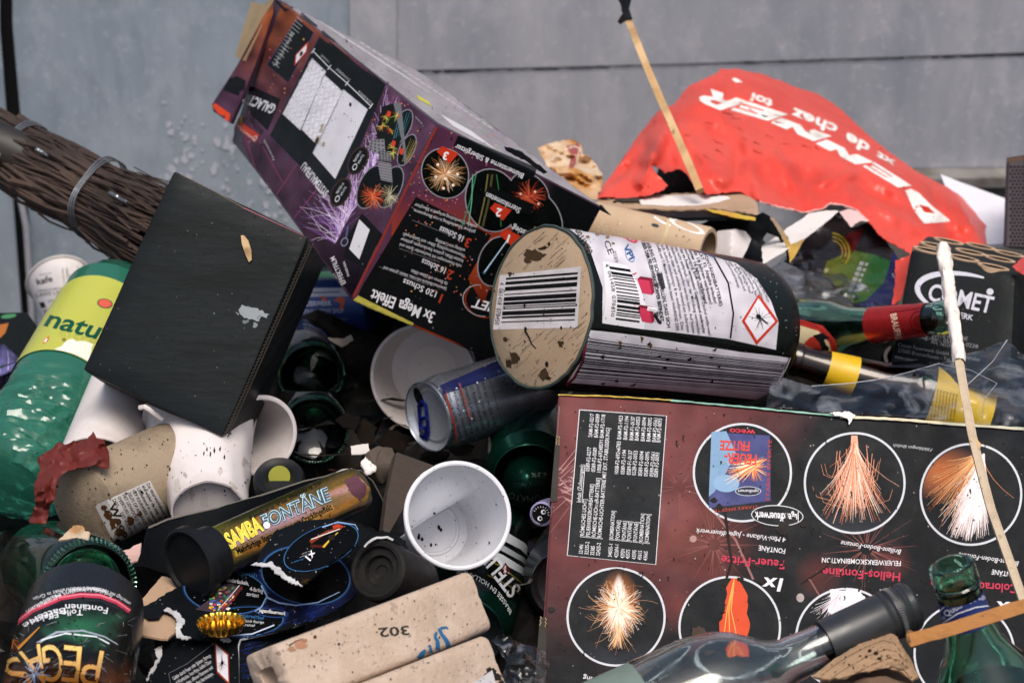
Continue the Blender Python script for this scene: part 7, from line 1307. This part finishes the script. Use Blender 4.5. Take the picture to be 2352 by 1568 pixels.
z0_, z1_ = P(2093, 1468, 1.165), P(2420, 1372, 1.125); ws2 = thing('split_lath', 'short orange brown wooden lath with a broken end lying across the bottle neck', 'stick', z0_)
obj('lath', bar(z0_, z1_, .0074, .0070, 14, .0004), M('orange_pine', H('#b87f48'), .7, grime=.4, gsc=50, gcol=H('#5a3a1e'), bump=.35, bsc=150, spots=.8, ssc=150, stretch=((.3, 3, 3), (0, 0, 0))), ws2, 20)
obj('broken_end', lathe(P(2084, 1470, 1.167), P(2100, 1466, 1.164), [(0, .0016), (.3, .0038), (.6, .0046), (1, .0044)], 9, (True, True), lambda s, g, r: (s, r * (1 + .4 * noise.noise(V((math.cos(g) * 3, math.sin(g) * 3, s * 400)))))), M('splintered_wood', H('#7a5a3a'), .85, bump=.5), ws2, 40)
# ------------------------------------------------------------------ clear wine bottle with black capsule
x0_, x1_ = P(2092, 1390, 1.195), P(1380, 1712, 1.16)
wbt = thing('clear_bottle', 'clear glass bottle with a black screw cap lying across the maroon box', 'bottle', x0_)
Lw = (x1_ - x0_).length; 
obj('bottle_glass', bottle(x0_, x1_, [(t / Lw, r) for t, r in ((0, .0118), (.003, .0125), (.028, .0128), (.032, .0118), (.060, .0120), (.076, .0126), (.083, .0150), (.091, .0210), (.100, .0275), (.110, .0318), (.126, .0345), (Lw - .003, .0345), (Lw, .033))], .0026), g_clear, wbt)
capw = lathe(x0_, x1_, [(t / Lw, r) for t, r in ((-.001, .0001), (-.001, .0125), (.0005, .0138), (.0035, .0141), (.0045, .0136), (.0060, .0141), (.0068, .0136), (.0085, .0141), (.012, .0141), (.0128, .0134), (.0136, .0141), (.0150, .0136), (.0160, .0141), (.0172, .0134), (.0182, .0137), (.053, .0133), (.0532, .0122))], 72, (False, False)); obj('screw_cap', capw, M('satin_black_capsule', H('#26282b'), .36, grime=.2, gsc=60, bump=.04, spec=.6), wbt, 30)
aw, f1, f2, _ = frame_of(x0_, x1_)
obj('knurling', join(*[tube([x0_ + aw * .0092 + (f1 * math.cos(g) + f2 * math.sin(g)) * .0141, x0_ + aw * .0116 + (f1 * math.cos(g) + f2 * math.sin(g)) * .0141], .0004, 5) for g in [6.2832 * i / 70 for i in range(70)]]), M('knurl_black', H('#3a3c3f'), .4), wbt)
def rod(xx): return (x0_, x1_, xx)
wl_ = lathe(x0_, x1_, [(.158 / Lw, .0347), (.215 / Lw, .0347)], 40, (False, False), a0=R(-10), a1=R(80)); obj('body_label', wl_, M('pale_green_label', H('#6a7a72'), .5, grime=.3), wbt)
# ------------------------------------------------------------------ green beer bottle, bottom right
y0_, y1_ = P(2184, 1294, 1.165), P(2310, 1720, 1.200)
gq = thing('green_beer_bottle', 'green glass beer bottle standing at the lower right with a blue neck label', 'bottle', y0_); Lq = (y1_ - y0_).length
qpr = [(0, .0108), (.001, .0122), (.010, .0126), (.0115, .0118), (.0125, .0126), (.0145, .0124), (.0155, .0116), (.018, .0118), (.036, .0136), (.048, .0158), (.056, .0190), (.064, .0240), (.074, .0280), (.088, .0300), (Lq, .0303)]
qv = bottle(y0_, y1_, [(t / Lq, r) for t, r in qpr], .0022, 72); obj('bottle_glass', qv, g_green, gq)
ql = lathe(y0_, y1_, [(.0195 / Lq, .0122), (.028 / Lq, .0130), (.0355 / Lq, .0138)], 56, (False, False)); obj('neck_label', ql, M('navy_label', H('#1c2c62'), .4, grime=.15), gq)
k = Ink([ql], 5); sv = H('#c4c8d4')
k.line([(2160, 1402), (2185, 1374), (2220, 1358), (2252, 1352)], 3, sv, 3); k.line([(2166, 1430), (2200, 1408), (2240, 1394), (2272, 1390)], 3, sv, 3)
k.text('Hell', (2190, 1382), (2213, 1370), 10, sv, 4); k.text('Quöllfrisch', (2174, 1416), (2250, 1376), 15, sv, 4, bold=.01, mid=(2208, 1392)); k.ell(2256, 1372, 7, 6, H('#8a90a8'), 4, n=8); k.ell(2168, 1418, 5, 5, H('#8a90a8'), 4, n=8); k.done(gq, INKG, 'neck_print')
qb_ = lathe(y0_, y1_, [(.082 / Lq, .0296), (.088 / Lq, .0303), (.100 / Lq, .0306), (.114 / Lq, .0307)], 56, (False, False)); qb_o = obj('body_label', qb_, M('navy_body_label', H('#23407e'), .4, grime=.15), gq)
obj('label_border', lathe(y0_, y1_, [(.0805 / Lq, .0294), (.083 / Lq, .0299)], 56, (False, False)), M('silver_border', H('#b8c0d0'), .35), qb_o)
# ------------------------------------------------------------------ curled brown cardboard, bottom right
cl0 = P(1980, 1520, 1.165); cb_t = thing('curled_cardboard', 'curled brown cardboard piece lying in front of the black capped clear bottle', 'cardboard', cl0)
m_curl = M('curled_brown_card', H('#94785c'), .85, grime=.5, gsc=30, gcol=H('#4a3828'), bump=.6, bsc=70, spots=.5, ssc=140, stretch=((1, 1, 7), (0, R(60), R(15))), bdist=.0016)
m_curl2 = M('inner_brown_card', H('#6a5442'), .88, grime=.5, gsc=30, gcol=H('#2e2218'), bump=.4, bsc=160)
cfun = plane3((1866, 1551, 1.160), (2045, 1454, 1.185), (2108, 1550, 1.165))
def cur(x, y): return cfun(x, y) - .010 * math.sin(math.pi * max(0, min(1, ((x - 1866) * .42 + (y - 1551) * .9 + 30) / 110))) + .0009 * math.sin((x * .42 + y * .9) * .55)
otv = (sheet(rough([(1866, 1551), (1880, 1541), (1915, 1513), (1983, 1472), (2025, 1455), (2045, 1453), (2060, 1460), (2069, 1478), (2090, 1508), (2110, 1552), (2094, 1562), (2072, 1542), (2036, 1533), (1990, 1541), (1925, 1557), (1888, 1559)], 1, 8), cur, .0016, 8)); obj('outer_turn', otv, m_curl, cb_t, 60)
k = Ink([otv], 8)
for i in range(8): k.line([(x + 3.5 * i + r9.uniform(-1, 1), y + 10 * i) for x, y in ((1882, 1542), (1915, 1516), (1950, 1494), (1985, 1475), (2025, 1460), (2050, 1466), (2066, 1486))], 1.6 if i % 2 else 2.6, H('#735a44') if i % 2 else H('#a88c70'), 2)  # dark and light lines paint in the shading of the card ridges
for x, y, r_ in ((1998, 1494, 5), (2012, 1500, 6), (2030, 1492, 3), (1975, 1506, 3), (1950, 1526, 3), (2040, 1506, 4), (2020, 1512, 5), (1990, 1508, 4)): k.poly(rough([(x + r_ * math.cos(i), y + .8 * r_ * math.sin(i)) for i in range(6)], 1.2, 3), (.03, .02, .014), 4)
k.specks(60, (1880, 1460, 2100, 1556), r=(.5, 2)); k.done(cb_t, INKM, 'ridge_shading_and_grit')
obj('inner_turn', sheet(rough([(1884, 1560), (1930, 1552), (1990, 1536), (2036, 1529), (2075, 1538), (2098, 1560), (2104, 1610), (1890, 1610)], 1, 9), lambda x, y: cfun(x, y) + .014 - .012 * max(0, min(1, (y - 1550) / 40)), .0016, 9), m_curl2, cb_t, 60)
obj('rolled_core', sheet(rough([(1935, 1575), (1985, 1556), (2035, 1551), (2070, 1566), (2076, 1612), (1930, 1612)], 1, 8), lambda x, y: cfun(x, y) - .004 + .0002 * abs(x - 2000), .0016, 9), m_curl2, cb_t, 60)
bpy.data.objects.remove(_to, do_unlink=True)
